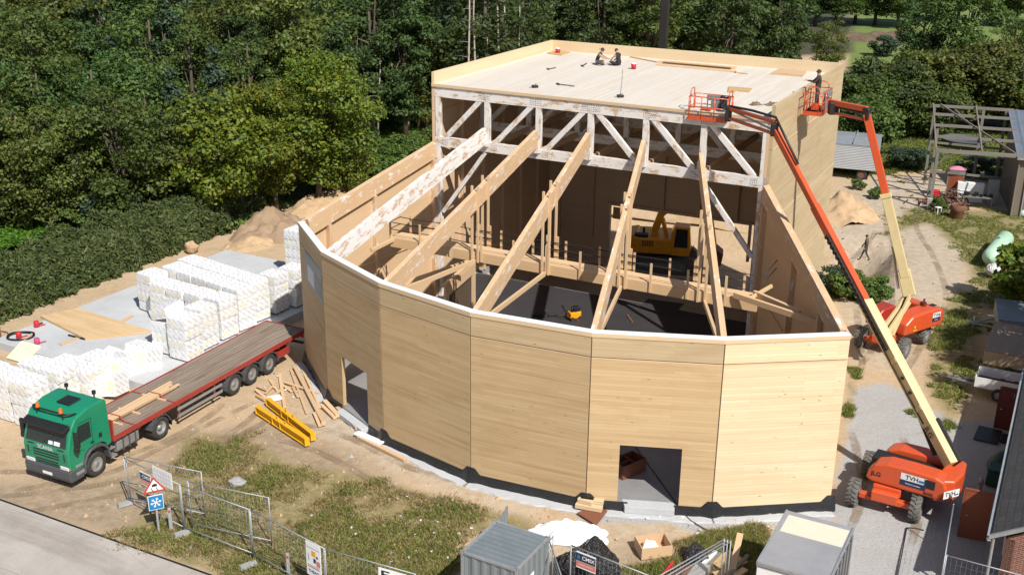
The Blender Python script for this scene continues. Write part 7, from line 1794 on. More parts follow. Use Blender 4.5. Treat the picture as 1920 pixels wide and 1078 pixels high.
    th = thing('board_shed', 'board shed with a blue-grey sheet roof at the right edge', 'shed', B + e * 0.15, math.atan2(e.y, e.x))
    SL = 9.0
    m = MB(); m.prism([Q(0, 0, 0), Q(0.85, 0, 0), Q(0.85, 0, z0), Q(0, 0, z0)], V(0, 0.1, 0), 0, UP); m.prism([Q(0.85, 0, 3.1), Q(4.0, 0, 3.1), Q(4.0, 0, z0), Q(0.85, 0, z0)], V(0, 0.1, 0), 0, UP); m.prism([Q(4, 0, 0), Q(SL, 0, 0), Q(SL, 0, z0), Q(4, 0, z0)], V(0, 0.1, 0), 0, UP)
    m.prism([Q(0, 0.1, 0), Q(0, D, 0), Q(0, D, z1), Q(0, 0.1, z0)], V(0.08, 0, 0), 0, UP); m.build('wall', M['shedboard'], th)
    m = MB(); n = 60; pts = []
    for i in range(n + 1):
        x = -0.25 + (SL + 0.5) * i / n; dz = 0.05 if i % 4 == 0 else 0.0; pts += [Q(x, -0.35, z0 + 0.08 + dz - 0.05), Q(x, D + 0.3, z1 + 0.12 + dz)]
    m.add(pts, [(2 * i, 2 * i + 2, 2 * i + 3, 2 * i + 1) for i in range(n)]); o = m.build('roof', M['shedroof'], th)
    m = MB(); m.bar(Q(-0.25, -0.37, z0 - 0.02), Q(SL, -0.37, z0 - 0.02), 0.1, 0.1); m.build('gutter', M['galv'], th)
    m = MB(); m.cyl(Q(0.62, -0.08, 0), Q(0.62, -0.08, z0), 0.05); m.build('downpipe', M['galv'], th)
    m = MB(); m.bar(Q(0.0, -0.06, 0), Q(0.0, -0.06, z0), 0.16, 0.1, grain=UP); m.bar(Q(0.9, -0.05, 3.1), Q(4, -0.05, 3.1), 0.1, 0.14); m.build('corner_board', M['timber_old'], th)
    m = MB(); m.box(Q(2.4, 2.0, 1.5), (3.1, 0.1, 3.0)); m.build('doorway_shade_sheet', M['gap'], th)  # dark sheet painting the shade inside the shed doorway
    # clutter in the open frame
    def W(x, y, z=0): return A + e * x + f_ * y + UP * z
    az = math.atan2(e.y, e.x)
    th = thing('metal_cabinet', 'tall rust orange cabinet under the open frame', 'cabinet', at(1787, 372, 0), az + R(-8))
    m = MB(); m.box((0, 0, 1.0), (1.1, 0.7, 2.0)); m.build('body', M['rustdoor'], th, bevel=0.02)
    m = MB()
    for x in (-0.57, 0.57): m.box((x, -0.3, 1.0), (0.06, 0.12, 2.05))
    m.box((0, 0, 2.04), (1.25, 0.8, 0.07)); m.build('frame', M['galv'], th)
    cz = at(1787, 372, 0)
    m = MB(); m.box((0, 0, 0.12), (1.05, 0.6, 0.24)); o = m.build('carton', M['white'], None, bevel=0.02, loc=cz + UP * 2.08, rz=az); tag(o, 'white carton on top of the rust orange cabinet', 'carton')
    m = MB(); m.grid(lambda u, v: V((2 * u - 1) * 0.65, (2 * v - 1) * 0.45, 0.22 * (1 - (2 * u - 1) ** 2) * (1 - (2 * v - 1) ** 2) + 0.02), 10, 8); o = m.build('pink_tub', M['pinktub'], None, loc=cz + UP * 2.33, rz=az); tag(o, 'upturned pink tub on the carton above the cabinet', 'tub')
    c = at(1793, 408, 0); m = MB(); m.lathe((0, 0, 0), UP, [(0, 0.46), (0.04, 0.5), (0.5, 0.47), (0.52, 0.5), (0.98, 0.5), (1.0, 0.46), (0.9, 0.44), (0.3, 0.42)], 20); o = m.build('oil_drum', M['rust'], None, loc=c); tag(o, 'rusty oil drum in front of the scrap heap by the shed', 'drum')
    rnd = random.Random(3); m = MB(); hp = at(1775, 385, 0)
    for _ in range(150):
        p = V(rnd.gauss(0, 0.85), rnd.gauss(0, 0.7), 0); z = max(0.05, 1.5 * (1 - p.length / 2.0) * rnd.random())
        d = V(rnd.gauss(0, 1), rnd.gauss(0, 1), rnd.gauss(0, 0.7)).normalized() * rnd.uniform(0.3, 0.85); q = p + UP * z
        m.bar(q - d * 0.5, q + d * 0.5 + UP * 0.1, rnd.uniform(0.03, 0.12), rnd.uniform(0.02, 0.09), mat=rnd.choice((0, 0, 0, 1, 2, 3)))
    o = m.build('scrap_metal', [M['rust'], M['black'], M['darkred'], M['timber_old']], None, loc=hp); tag(o, 'tangled heap of rusty scrap under the open frame', 'scrap heap', kind='stuff')
    m = MB(); m.box((0, 0, 0.35), (0.55, 0.35, 0.6)); m.box((0, 0, 0.68), (0.3, 0.06, 0.06)); o = m.build('fuel_can', M['redplastic'], None, bevel=0.04, loc=at(1752, 372, 0.5), rz=az); tag(o, 'red fuel can at the left of the scrap heap', 'fuel can')
    c = at(1758, 400, 0); th = thing('plastic_stool', 'small white plastic stool in the grass by the scrap heap', 'stool', c, 0.4)
    m = MB(); m.box((0, 0, 0.45), (0.42, 0.36, 0.05)); m.build('seat', M['white'], th, bevel=0.015)
    for x in (-0.17, 0.17):
        for y in (-0.13, 0.13): m = MB(); m.box((x, y, 0.21), (0.05, 0.05, 0.42)); m.build('leg', M['white'], th)
    m = MB(); m.bar(at(1742, 392, 0.0), at(1744, 372, 0.9), 0.35, 0.06); o = m.build('leaning_sheet', M['white'], None); tag(o, 'white panel leaning at the front post of the open frame', 'panel')
    for x, y, s, mt, lab in ((3.0, 3.2, (1.9, 0.5, 1.5), 'white', 'white panel stacked at the back of the open frame'), (4.6, 3.0, (0.8, 0.4, 1.9), 'galv', 'grey upright panel at the back of the open frame')):
        m = MB(); m.box((0, 0, s[2] / 2), s); m.box((0, -s[1] / 2 - 0.02, s[2] * 0.6), (s[0] * 0.9, 0.03, 0.08)); o = m.build('stored_sheet', M[mt], None, bevel=0.02, loc=W(x, y), rz=az); tag(o, lab, 'panel', 'panels stored in the open frame')
    c = W(3.4, 1.6); th = thing('work_bench', 'dark work bench full of junk under the open frame', 'bench', c, az)
    m = MB(); m.box((0, 0, 0.85), (2.2, 0.8, 0.08)); m.build('bench_top', M['timber_old'], th)
    for x in (-1, 1):
        for y in (-0.32, 0.32): m = MB(); m.box((x, y, 0.41), (0.09, 0.09, 0.8)); m.build('leg', M['timber_old'], th)
    m = MB(); rnd = random.Random(9)
    for _ in range(22): s = rnd.uniform(0.08, 0.3); m.box((rnd.uniform(-1, 1), rnd.uniform(-0.3, 0.3), 0.9 + s / 2), (s, s * 0.8, s), rz=rnd.random() * 3)
    m.build('junk', M['black'], th)
    c = at(1805, 275, 0); m = MB(); m.lathe((0, 0, 0), UP, [(0, 1.9), (0.7, 1.95), (0.74, 2.05), (0.78, 1.95), (0.5, 1.85), (0.45, 0.0)], 28); o = m.build('water_trough', M['galvdark'], None, loc=c); tag(o, 'round dark water trough on the lawn behind the open frame', 'trough')
    for k, (x, y, mt, lab) in enumerate(((1909, 403, 'redplastic', 'red bottle by the shed doorway'), (1916, 405, 'mint', 'green ball shaped pot by the shed doorway'))):
        m = MB(); m.lathe((0, 0, 0), UP, [(0, 0.18), (0.1, 0.3), (0.35, 0.3), (0.5, 0.16), (0.62, 0.1)], 14); o = m.build('garden_pot', M[mt], None, loc=at(x, y, 0)); tag(o, lab, 'pot')
    # brush pile in the far field
    mound('heap of brown cut brush in the far meadow', at(1655, 74, 0), 9.0, 4.0, 1.5, 'brush', 19, 0.0, 44, 0.4)
M['brush'] = worn('cut_brush', (0.16, 0.11, 0.07), (0.08, 0.06, 0.035), scale=1.5, fine=6, rough=0.95, bump=0.9)
M['pinktub'] = flat('pink_tub', (0.62, 0.22, 0.32), 0.5); M['galvdark'] = flat('dark_galvanised', (0.10, 0.11, 0.12), 0.5)
yard()
# ------------------------------------------------------------------ people
def person(label, loc, rz, joints, edges, mats, regions, hair=True, face_dir=None, scale=1.0, clothing=None):
    """joints: name -> (xyz, radius); one continuous skinned body; regions: edge -> material index"""
    names = list(joints); idx = {n: i for i, n in enumerate(names)}
    me = bpy.data.meshes.new('person'); me.from_pydata([tuple(Vector(joints[n][0]) * scale) for n in names], [(idx[a], idx[b]) for a, b in edges], [])
    o = bpy.data.objects.new('person', me); COL.objects.link(o)
    md = o.modifiers.new('skin', 'SKIN'); md.use_smooth_shade = True
    for n in names:
        r = joints[n][1]; r = (r, r) if not isinstance(r, tuple) else r
        sv = me.skin_vertices[0].data[idx[n]]; sv.radius = (r[0] * scale, r[1] * scale); sv.use_root = (n == 'pelvis')
    sb = o.modifiers.new('sub', 'SUBSURF'); sb.levels = 2; sb.render_levels = 2
    dg = bpy.context.evaluated_depsgraph_get(); ev = o.evaluated_get(dg)
    new = bpy.data.meshes.new_from_object(ev)
    o.modifiers.clear(); o.data = new; bpy.data.meshes.remove(me)
    new.materials.clear()
    for m in mats: new.materials.append(M[m])
    segs = [(Vector(joints[a][0]) * scale, Vector(joints[b][0]) * scale, regions.get((a, b), 0)) for a, b in edges]
    for p in new.polygons:
        c = p.center; best = 1e9; mi = 0
        for a, b, k in segs:
            ab = b - a; t = max(0, min(1, (c - a).dot(ab) / max(1e-9, ab.length_squared))); d = (c - a - ab * t).length
            if d < best: best = d; mi = k
        p.material_index = mi; p.use_smooth = True
    o.location = loc; o.rotation_euler = (0, 0, rz)
    tag(o, label, 'person')
    # head details as children
    h = Vector(joints['head'][0]) * scale; hr = (joints['head'][1][0] if isinstance(joints['head'][1], tuple) else joints['head'][1]) * scale
    f = Vector(face_dir or (1, 0, 0)).normalized(); s = f.cross(UP).normalized(); u = s.cross(f)
    if hair:
        m = MB(); m.grid(lambda a, b: h - f * hr * 0.10 + u * (hr * 0.12) + (f * math.cos(2 * math.pi * a) + s * math.sin(2 * math.pi * a)) * (hr * 1.14 * math.sin(math.pi * 0.56 * b)) + u * (hr * 1.18 * math.cos(math.pi * 0.56 * b)), 14, 8)
        m.build('hair', M['hair'], o)
    m = MB()
    for q in (-1, 1): m.lathe(h + f * hr * 0.96 + s * (q * hr * 0.34) + u * hr * 0.1, f, [(0, 0.016 * scale), (0.008, 0.0)], 8)
    m.build('eyes', M['ink'], o)
    m = MB(); m.bar(h + f * hr * 0.95 + u * hr * 0.1, h + f * hr * 1.22 - u * hr * 0.22, 0.02, 0.02, w1=0.035, h1=0.03); m.build('nose', M['skin'], o)
    return o

def hand(o_parent, c, d, n, side, curl=0.5, s=1.0):
    """palm with five bent fingers of unequal length, starting at the wrist"""
    d = Vector(d).normalized(); n = Vector(n); n = (n - d * n.dot(d)).normalized(); t = d.cross(n) * side
    m = MB(); c = Vector(c)
    m.bar(c - d * 0.01, c + d * 0.095, 0.07, 0.03, up=n, w1=0.08, h1=0.026)
    for k, L in enumerate((0.070, 0.080, 0.075, 0.058)):
        b = c + d * 0.09 + t * (0.03 - 0.021 * k); P = [b]; a = 0
        for q in (0.45, 0.32, 0.23):
            a += curl * 0.7; P.append(P[-1] + (d * math.cos(a) - n * math.sin(a)) * (L * q))
        m.tube(P, 0.0095, 6, 0, r1=0.0075)
    b = c + d * 0.03 + t * 0.035; m.tube([b, b + t * 0.028 + d * 0.022, b + t * 0.038 + d * 0.05 - n * 0.012], 0.011, 6, 0, r1=0.008)
    return m.build('hand', M['skin'], o_parent, bevel=0)

ST_E = [('pelvis', 'waist'), ('waist', 'chest'), ('chest', 'neck'), ('neck', 'head'), ('head', 'crown'), ('chest', 'shL'), ('shL', 'elL'), ('elL', 'wrL'), ('chest', 'shR'), ('shR', 'elR'), ('elR', 'wrR'), ('pelvis', 'hipL'), ('hipL', 'knL'), ('knL', 'anL'), ('anL', 'toL'), ('pelvis', 'hipR'), ('hipR', 'knR'), ('knR', 'anR'), ('anR', 'toR')]
def regs(torso=1, arm=1, fore=0, thigh=2, shin=2, foot=3):
    r = {('pelvis', 'waist'): torso, ('waist', 'chest'): torso, ('chest', 'neck'): torso, ('neck', 'head'): 0, ('head', 'crown'): 0}
    for s in 'LR':
        r[('chest', 'sh' + s)] = torso; r[('sh' + s, 'el' + s)] = arm; r[('el' + s, 'wr' + s)] = fore
        r[('pelvis', 'hip' + s)] = thigh; r[('hip' + s, 'kn' + s)] = thigh; r[('kn' + s, 'an' + s)] = shin; r[('an' + s, 'to' + s)] = foot
    return r

def standing(armL, armR, legL=(0, 0), legR=(0, 0)):
    """x forward, y left; legs: (forward offset knee, foot)"""
    J = dict(pelvis=((0, 0, 0.95), (0.125, 0.105)), waist=((0, 0, 1.10), (0.13, 0.10)), chest=((0.01, 0, 1.36), (0.155, 0.115)), neck=((0.015, 0, 1.53), 0.055), head=((0.035, 0, 1.655), (0.088, 0.10)), crown=((0.025, 0, 1.73), 0.06),
             shL=((0, 0.185, 1.44), 0.065), elL=(armL[0], 0.048), wrL=(armL[1], 0.034), shR=((0, -0.185, 1.44), 0.065), elR=(armR[0], 0.048), wrR=(armR[1], 0.034),
             hipL=((0, 0.10, 0.90), 0.095), knL=((legL[0], 0.105, 0.50), 0.062), anL=((legL[1], 0.11, 0.09), 0.045), toL=((legL[1] + 0.17, 0.12, 0.045), 0.042),
             hipR=((0, -0.10, 0.90), 0.095), knR=((legR[0], -0.105, 0.50), 0.062), anR=((legR[1], -0.11, 0.09), 0.045), toR=((legR[1] + 0.17, -0.12, 0.045), 0.042))
    return J

def people():
    # walker on the sandy yard, seen from behind-left, mid-stride
    J = standing(((-0.12, 0.26, 1.17), (0.02, 0.27, 0.94)), ((0.10, -0.26, 1.18), (0.26, -0.24, 0.98)), (0.16, 0.30), (-0.02, -0.28))
    J['toR'] = ((-0.14, -0.12, 0.035), 0.042)
    p = person('person in dark clothes walking across the sandy yard behind the far lift', at(1621, 489, 0.0), R(150), J, ST_E, ['skin', 'olive', 'darkcloth', 'blackcloth'], regs(1, 1, 1, 2, 2, 3))
    hand(p, (0.02, 0.27, 0.93), (0.1, 0, -1), (0, 1, 0), 1); hand(p, (0.265, -0.24, 0.97), (0.3, 0, -1), (0, -1, 0), -1)
    # man in the basket reaching over the parapet to the left
    J = standing(((0.16, 0.26, 1.25), (0.42, 0.18, 1.32)), ((0.22, -0.24, 1.22), (0.48, -0.14, 1.26)), (0.03, 0.02), (-0.05, -0.1))
    c = BASKET2 + V(-0.05, 0.0, 0.045)
    p = person('person in a black jacket standing in the orange basket, arms out', c, R(165), J, ST_E, ['skin', 'browncloth', 'darkcloth', 'blackcloth'], regs(1, 1, 1, 2, 2, 3), scale=1.2)
    hand(p, Vector((0.43, 0.18, 1.32)) * 1.2, (1, -0.1, 0.1), (0, 0, 1), 1); hand(p, Vector((0.49, -0.14, 1.26)) * 1.2, (1, 0.1, 0.05), (0, 0, 1), -1)
    # two sitting on the roof, cross-legged
    def sitting(lean, armL, armR, crossed=True):
        return dict(pelvis=((0, 0, 0.13), (0.14, 0.125)), waist=((0.05 * lean, 0, 0.28), (0.13, 0.105)), chest=((0.17 * lean, 0, 0.52), (0.155, 0.115)), neck=((0.25 * lean, 0, 0.68), 0.055), head=((0.31 * lean, 0, 0.79), (0.09, 0.10)), crown=((0.31 * lean, 0, 0.86), 0.06),
                    shL=((0.18 * lean, 0.185, 0.59), 0.065), elL=(armL[0], 0.048), wrL=(armL[1], 0.034), shR=((0.18 * lean, -0.185, 0.59), 0.065), elR=(armR[0], 0.048), wrR=(armR[1], 0.034),
                    hipL=((0.06, 0.11, 0.12), 0.095), knL=((0.38, 0.30, 0.20), 0.062), anL=((0.42, -0.06, 0.07), 0.045), toL=((0.46, -0.20, 0.06), 0.04),
                    hipR=((0.06, -0.11, 0.12), 0.095), knR=((0.40, -0.30, 0.18), 0.062), anR=((0.30, 0.05, 0.06), 0.045), toR=((0.32, 0.2, 0.055), 0.04))
    def roofpt(px, py): return at(px, py, ZD + 0.004)
    J = sitting(1.1, ((0.42, 0.24, 0.42), (0.60, 0.12, 0.36)), ((0.44, -0.22, 0.42), (0.62, -0.08, 0.36)))
    c = roofpt(1117, 122)
    p = person('person sitting on the roof in shorts, with bare arms and a cap', c, R(-12), J, ST_E, ['skin', 'blackcloth', 'olive', 'browncloth'], regs(1, 0, 0, 2, 0, 3), scale=1.12, face_dir=(0.9, 0, -0.4))
    hand(p, Vector((0.61, 0.12, 0.36)) * 1.12, (1, -0.2, -0.2), (0, 0, 1), 1); hand(p, Vector((0.63, -0.08, 0.36)) * 1.12, (1, 0.2, -0.2), (0, 0, 1), -1)
    m = MB(); h = Vector(J['head'][0]) * 1.12; m.grid(lambda a, b: h + UP * 0.05 + V(math.cos(2 * math.pi * a), math.sin(2 * math.pi * a), 0) * (0.112 * math.sin(math.pi * 0.5 * b)) + UP * (0.10 * math.cos(math.pi * 0.5 * b)), 14, 6); m.box(h + V(-0.15, 0, 0.05), (0.13, 0.14, 0.015)); m.build('cap', M['darkcloth'], p)
    J = sitting(0.7, ((0.30, 0.30, 0.36), (0.46, 0.16, 0.22)), ((0.30, -0.28, 0.36), (0.46, -0.12, 0.22)))
    c2 = roofpt(1161, 124)
    p = person('person sitting on the roof all in black, seen from behind', c2, R(140), J, ST_E, ['skin', 'blackcloth', 'blackcloth', 'browncloth'], regs(1, 0, 0, 2, 2, 3), scale=1.12, face_dir=(0.9, 0, -0.45))
    hand(p, Vector((0.47, 0.16, 0.21)) * 1.12, (1, -0.2, -0.4), (0, 0, 1), 1); hand(p, Vector((0.47, -0.12, 0.21)) * 1.12, (1, 0.2, -0.4), (0, 0, 1), -1)
    # roof clutter
    Z = ZD + 0.004
    for (px, py), lab in (((1046, 101), 'red bucket beside the board in the far left roof corner'), ((1188, 130), 'red bucket on the roof right of the sitting people')):
        th = thing('bucket', lab, 'bucket', at(px, py, Z), 0.3, 'red buckets on the roof')
        m = MB(); m.lathe((0, 0, 0), UP, [(0, 0.13), (0.30, 0.165), (0.305, 0.15), (0.06, 0.12), (0.06, 0.0)], 18); m.build('shell', M['redplastic'], th)
        m = MB(); m.lathe((0, 0, 0.31), UP, [(0, 0.17), (0.035, 0.17), (0.035, 0.145), (0.0, 0.145)], 18); m.build('rim', M['white'], th)
        m = MB(); m.tube([V(0.16 * math.cos(t), 0, 0.29 - 0.15 * math.sin(t)) for t in np.linspace(0, math.pi, 9)], 0.008, 5); m.build('handle', M['galv'], th)
    def board(label, pts, t, mt, cat='board', grp=None):
        m = MB(); m.prism([at(x, y, Z) for x, y in pts], UP * t); o = m.build('roof_board', M[mt], None); tag(o, label, cat, grp); return o
    board('thin tan board lying in the far left corner of the roof', [(1025, 101), (1052, 105), (1070, 99), (1040, 95)], 0.05, 'osb')
    board('large tan sheet lying near the far right corner of the roof', [(1446, 140), (1505, 145), (1512, 137), (1462, 132)], 0.12, 'offcut')
    board('stepped tan board lying on the roof behind the near basket', [(1365, 174), (1376, 175), (1382, 172), (1405, 174), (1410, 168), (1366, 164)], 0.06, 'osb')
    for k, (a, b, w_, t, z, lab) in enumerate((((1232, 121), (1378, 134), 0.55, 0.06, 0.03, 'widest of the pale planks stacked by the back parapet'), ((1236, 116), (1380, 128), 0.4, 0.10, 0.05, 'rear thick plank by the back parapet'), ((1182, 107), (1233, 117), 0.16, 0.06, 0.03, 'thin dark plank slanting away from the back parapet'), ((1245, 115), (1372, 126), 0.25, 0.06, 0.15, 'top plank on the stack by the back parapet'))):
        m = MB(); m.bar(at(*a, Z + z), at(*b, Z + z), w_, t); o = m.build('roof_plank', M['stud' if k != 2 else 'offcut'], None); tag(o, lab, 'plank', 'planks on the roof')
    for (px, py), rz, lab in (((1003, 165), 0.3, 'black anchor block near the roof edge at the left'), ((1163, 183), 0.2, 'black anchor block near the roof edge with a cord')):
        th = thing('roof_anchor', lab, 'anchor block', at(px, py, Z), rz, 'black anchors on the roof')
        m = MB(); m.box((0, 0, 0.07), (0.34, 0.24, 0.14)); m.build('case', M['black'], th, bevel=0.03); m = MB(); m.cyl((0.05, 0, 0.14), (0.05, 0, 0.2), 0.06); m.box((-0.2, 0.02, 0.03), (0.2, 0.06, 0.05)); m.build('hook', M['galv'], th)
    m = MB(); m.tube([at(1163, 182, Z + 0.04), at(1166, 155, Z + 0.02), at(1168, 130, Z + 0.03)], 0.006, 5); o = m.build('safety_cord', M['black'], None); tag(o, 'thin dark cord from the anchor block to the person on the right', 'cord')
    for a, b, w_, mt, lab in (((1046, 158), (1077, 162), 0.06, 'black', 'dark long-handled tool on the roof between the anchors'), ((1028, 130), (1042, 127), 0.08, 'rust', 'small dark hammer in the left half of the roof'), ((1380, 136), (1402, 139), 0.09, 'offcut', 'narrow dark batten near the plank stack'), ((1092, 124), (1100, 119), 0.1, 'denim', 'dark tool handle by the left sitting person')):
        m = MB(); A, B = at(*a, Z + 0.04), at(*b, Z + 0.04); m.bar(A, B, w_ * 0.6, 0.04); m.box(A, (0.1, 0.26, 0.09), rz=0.4); o = m.build('hand_tool', M[mt], None); tag(o, lab, 'tool', 'tools on the roof')
    def rag(label, px, py, mt, s, seed):
        def fn(u, v):
            x, y = 2 * u - 1, 2 * v - 1; r = math.hypot(x, y); e_ = 1 + 0.3 * mnoise.noise((x * 2 + seed, y * 2, 1)); f = max(0, 1 - (r / e_) ** 2)
            return V(x * s, y * s * 0.6, 0.012 + 0.16 * f * (0.7 + mnoise.noise((x * 2.5 + seed, y * 2.5, 2))))
        m = MB(); m.grid(fn, 14, 10); o = m.build('jacket', M[mt], None, loc=at(px, py, Z), rz=0.3); tag(o, label, 'jacket', 'clothes on the roof')
    rag('crumpled tan and dark jacket on the roof near the right corner', 1417, 197, 'cardigan', 0.32, 3); rag('brown jacket heaped on the roof in the right front corner', 1449, 197, 'cardigan', 0.42, 7)
    m = MB(); m.box((0, 0, 0.03), (0.2, 0.3, 0.06)); o = m.build('blue_chalk_box', M['signblue'], None, loc=at(1491, 175, Z)); tag(o, 'small dark box against the right roof edge', 'box')
M['cardigan'] = worn('tan_dark_cloth', (0.30, 0.21, 0.12), (0.05, 0.045, 0.04), scale=6, rough=0.95)
people()
# ------------------------------------------------------------------ trees, hedge, shrubs and grass
def leaf_material(name, c1, c2, c3, var=0.25):
    b = NB(name, 0.55); t = b.t
    g = b.n('NewGeometry'); oi = b.n('ObjectInfo')
    isl = g.outputs['Random Per Island']
    v = b.coord('Object'); big = b.noise(v, 0.55, 4, 0.6)
    f = b.math('ADD', b.math('MULTIPLY', isl, 0.55), b.math('MULTIPLY', big, 0.45))
    c = b.ramp(f, [(0.22, c2), (0.5, c1), (0.8, c3)])
    hsv = b.n('HueSaturation', i_Color=c)
    b.put(hsv.inputs['Hue'], b.math('ADD', 0.48, b.math('MULTIPLY', oi.outputs['Random'], 0.035)))
    b.put(hsv.inputs['Value'], b.math('ADD', 1.0 - var, b.math('MULTIPLY', oi.outputs['Random'], 2 * var)))
    c = hsv.outputs[0]; b.col(c)
    tr = b.n('BsdfTranslucent'); b.put(tr.inputs['Color'], b.mix(0.5, c, (0.20, 0.26, 0.03)))
    mx = b.n('MixShader'); mx.inputs[0].default_value = 0.28
    out = t.nodes['Material Output']
    t.links.new(b.p.outputs[0], mx.inputs[1]); t.links.new(tr.outputs[0], mx.inputs[2]); t.links.new(mx.outputs[0], out.inputs['Surface'])
    b.p.inputs['Specular IOR Level'].default_value = 0.35
    return b.m
M['leaf_dark'] = leaf_material('leaf_dark', (0.048, 0.088, 0.022), (0.024, 0.048, 0.014), (0.085, 0.130, 0.032))
M['leaf_mid'] = leaf_material('leaf_mid', (0.070, 0.115, 0.022), (0.036, 0.066, 0.014), (0.125, 0.165, 0.034))
M['leaf_olive'] = leaf_material('leaf_olive', (0.090, 0.118, 0.022), (0.048, 0.070, 0.015), (0.165, 0.168, 0.032))
M['leaf_yellow'] = leaf_material('leaf_yellow', (0.105, 0.155, 0.014), (0.055, 0.096, 0.012), (0.220, 0.225, 0.018), 0.08)
M['leaf_blue'] = leaf_material('leaf_blue', (0.042, 0.076, 0.042), (0.022, 0.044, 0.026), (0.080, 0.120, 0.070), 0.12)
M['leaf_hedge'] = leaf_material('leaf_hedge', (0.060, 0.096, 0.026), (0.028, 0.050, 0.015), (0.125, 0.155, 0.046), 0.05)
M['leaf_bright'] = leaf_material('leaf_bright', (0.085, 0.185, 0.018), (0.045, 0.11, 0.012), (0.14, 0.26, 0.03), 0.06)
M['leaf_shrub'] = leaf_material('leaf_shrub', (0.080, 0.138, 0.024), (0.044, 0.080, 0.016), (0.140, 0.190, 0.038), 0.12)
M['grass_tuft'] = leaf_material('grass_tuft', (0.27, 0.215, 0.085), (0.13, 0.125, 0.04), (0.44, 0.34, 0.17), 0.0)
M['grass_green'] = leaf_material('grass_green', (0.150, 0.195, 0.034), (0.085, 0.12, 0.022), (0.27, 0.265, 0.075), 0.0)

def leaf_mesh(name, P, N, S, mat, rng, aspect=0.62):
    """P centres, N normals, S sizes -> folded leaf-spray quads"""
    n = len(P); r = rng.normal(size=(n, 3)); U = np.cross(N, r); U /= np.linalg.norm(U, axis=1)[:, None] + 1e-9
    Vv = np.cross(N, U); s = S[:, None]
    a = P - U * s; c = P + U * s; b_ = P + Vv * s * aspect - N * s * 0.28; d = P - Vv * s * aspect - N * s * 0.28
    verts = np.stack([a, b_, c, d], 1).reshape(-1, 3)
    me = bpy.data.meshes.new(name); me.vertices.add(4 * n); me.vertices.foreach_set('co', verts.ravel())
    f = np.arange(4 * n).reshape(n, 4); tri = np.concatenate([f[:, [0, 1, 2]], f[:, [0, 2, 3]]], 1).reshape(-1, 3)
    me.loops.add(tri.size); me.loops.foreach_set('vertex_index', tri.ravel().astype(np.int32))
    me.polygons.add(len(tri)); me.polygons.foreach_set('loop_start', (np.arange(len(tri)) * 3).astype(np.int32)); me.polygons.foreach_set('loop_total', np.full(len(tri), 3, np.int32))
    me.update(); me.validate(); me.materials.append(mat); return me

def unit(v): return v / (np.linalg.norm(v, axis=1)[:, None] + 1e-9)

def crown_points(rng, Hh, Rr, base, nb, per, shape='round'):
    """leaf clumps spread through an uneven crown; returns positions and normals"""
    Ps, Ns = [], []; centres = []
    zc = (Hh + base) / 2; hz = (Hh - base) / 2
    for _ in range(nb):
        d = unit(rng.normal(size=(1, 3)))[0]; k = rng.uniform(0.35, 1.0) ** 0.6
        if shape == 'cone':
            t = rng.uniform(0, 1) ** 0.8; z = base + (Hh - base) * t; rad = Rr * (1 - t) ** 0.8 * rng.uniform(0.4, 1); a = rng.uniform(0, 6.283)
            c = np.array([rad * math.cos(a), rad * math.sin(a), z]); br = Rr * (0.16 + 0.16 * (1 - t))
        else:
            c = np.array([d[0] * Rr * k, d[1] * Rr * k, zc + d[2] * hz * k * 0.92]); 
            if c[2] < zc: c[:2] *= 0.86
            br = Rr * rng.uniform(0.20, 0.36)
        centres.append((c, br))
        m_ = int(per * (br / (0.28 * Rr)) ** 2 * rng.uniform(0.7, 1.2))
        dd = unit(rng.normal(size=(m_, 3))); dd[:, 2] = dd[:, 2] * 0.8 + 0.1
        rr = br * rng.uniform(0.55, 1.08, size=(m_, 1))
        pos = c + dd * rr * np.array([1.1, 1.1, 0.78]); pos[:, 2] = np.maximum(pos[:, 2], base * 0.7)
        nrm = unit(dd * 0.7 + np.array([0, 0, 0.55]) + rng.normal(size=(m_, 3)) * 0.45)
        Ps.append(pos); Ns.append(nrm)
    return np.concatenate(Ps), np.concatenate(Ns), centres

PROTO = {}
def proto_tree(kind, seed, Hh, Rr, base, nb, per, leaf, mat, shape='round', bark='bark'):
    rng = np.random.default_rng(seed); rnd = random.Random(seed)
    P, N, C = crown_points(rng, Hh, Rr, base, nb, per, shape)
    S = rng.uniform(0.6, 1.25, len(P)) * leaf
    cm = leaf_mesh(kind + '_crown', P, N, S, M[mat], rng)
    m = MB(); r0 = 0.018 * Hh + 0.05
    top_ = V(rnd.uniform(-.3, .3), rnd.uniform(-.3, .3), Hh * 0.86)
    path = [V(0, 0, -0.1), V(rnd.uniform(-.1, .1), rnd.uniform(-.1, .1), Hh * 0.25), V(rnd.uniform(-.25, .25), rnd.uniform(-.25, .25), Hh * 0.55), top_]
    m.tube(path, r0, 8, 0, r1=r0 * 0.25)
    for c, br in rnd.sample(C, min(9, len(C))):
        t = rnd.uniform(0.25, 0.7); a = V(0, 0, Hh * t * 0.85); c = Vector(c); mid = a.lerp(c, 0.5) + V(0, 0, rnd.uniform(-.2, .4))
        m.tube([a, mid, c], r0 * 0.42, 6, 0, r1=0.02)
    to = m.build(kind + '_trunk', M[bark], None); tm = to.data; bpy.data.objects.remove(to)
    PROTO[kind] = (tm, cm, Hh, Rr)

def plant(kind, loc, h, rz, label, cat='tree', group=None, name='tree', wide=1.0):
    tm, cm, Hh, Rr = PROTO[kind]; s = h / Hh
    th = thing(name, label, cat, loc, rz, group); th.scale = (s * wide, s * wide, s)
    for nm, me in (('trunk', tm), ('crown', cm)):
        o = bpy.data.objects.new(nm, me); COL.objects.link(o); o.parent = th
    return th

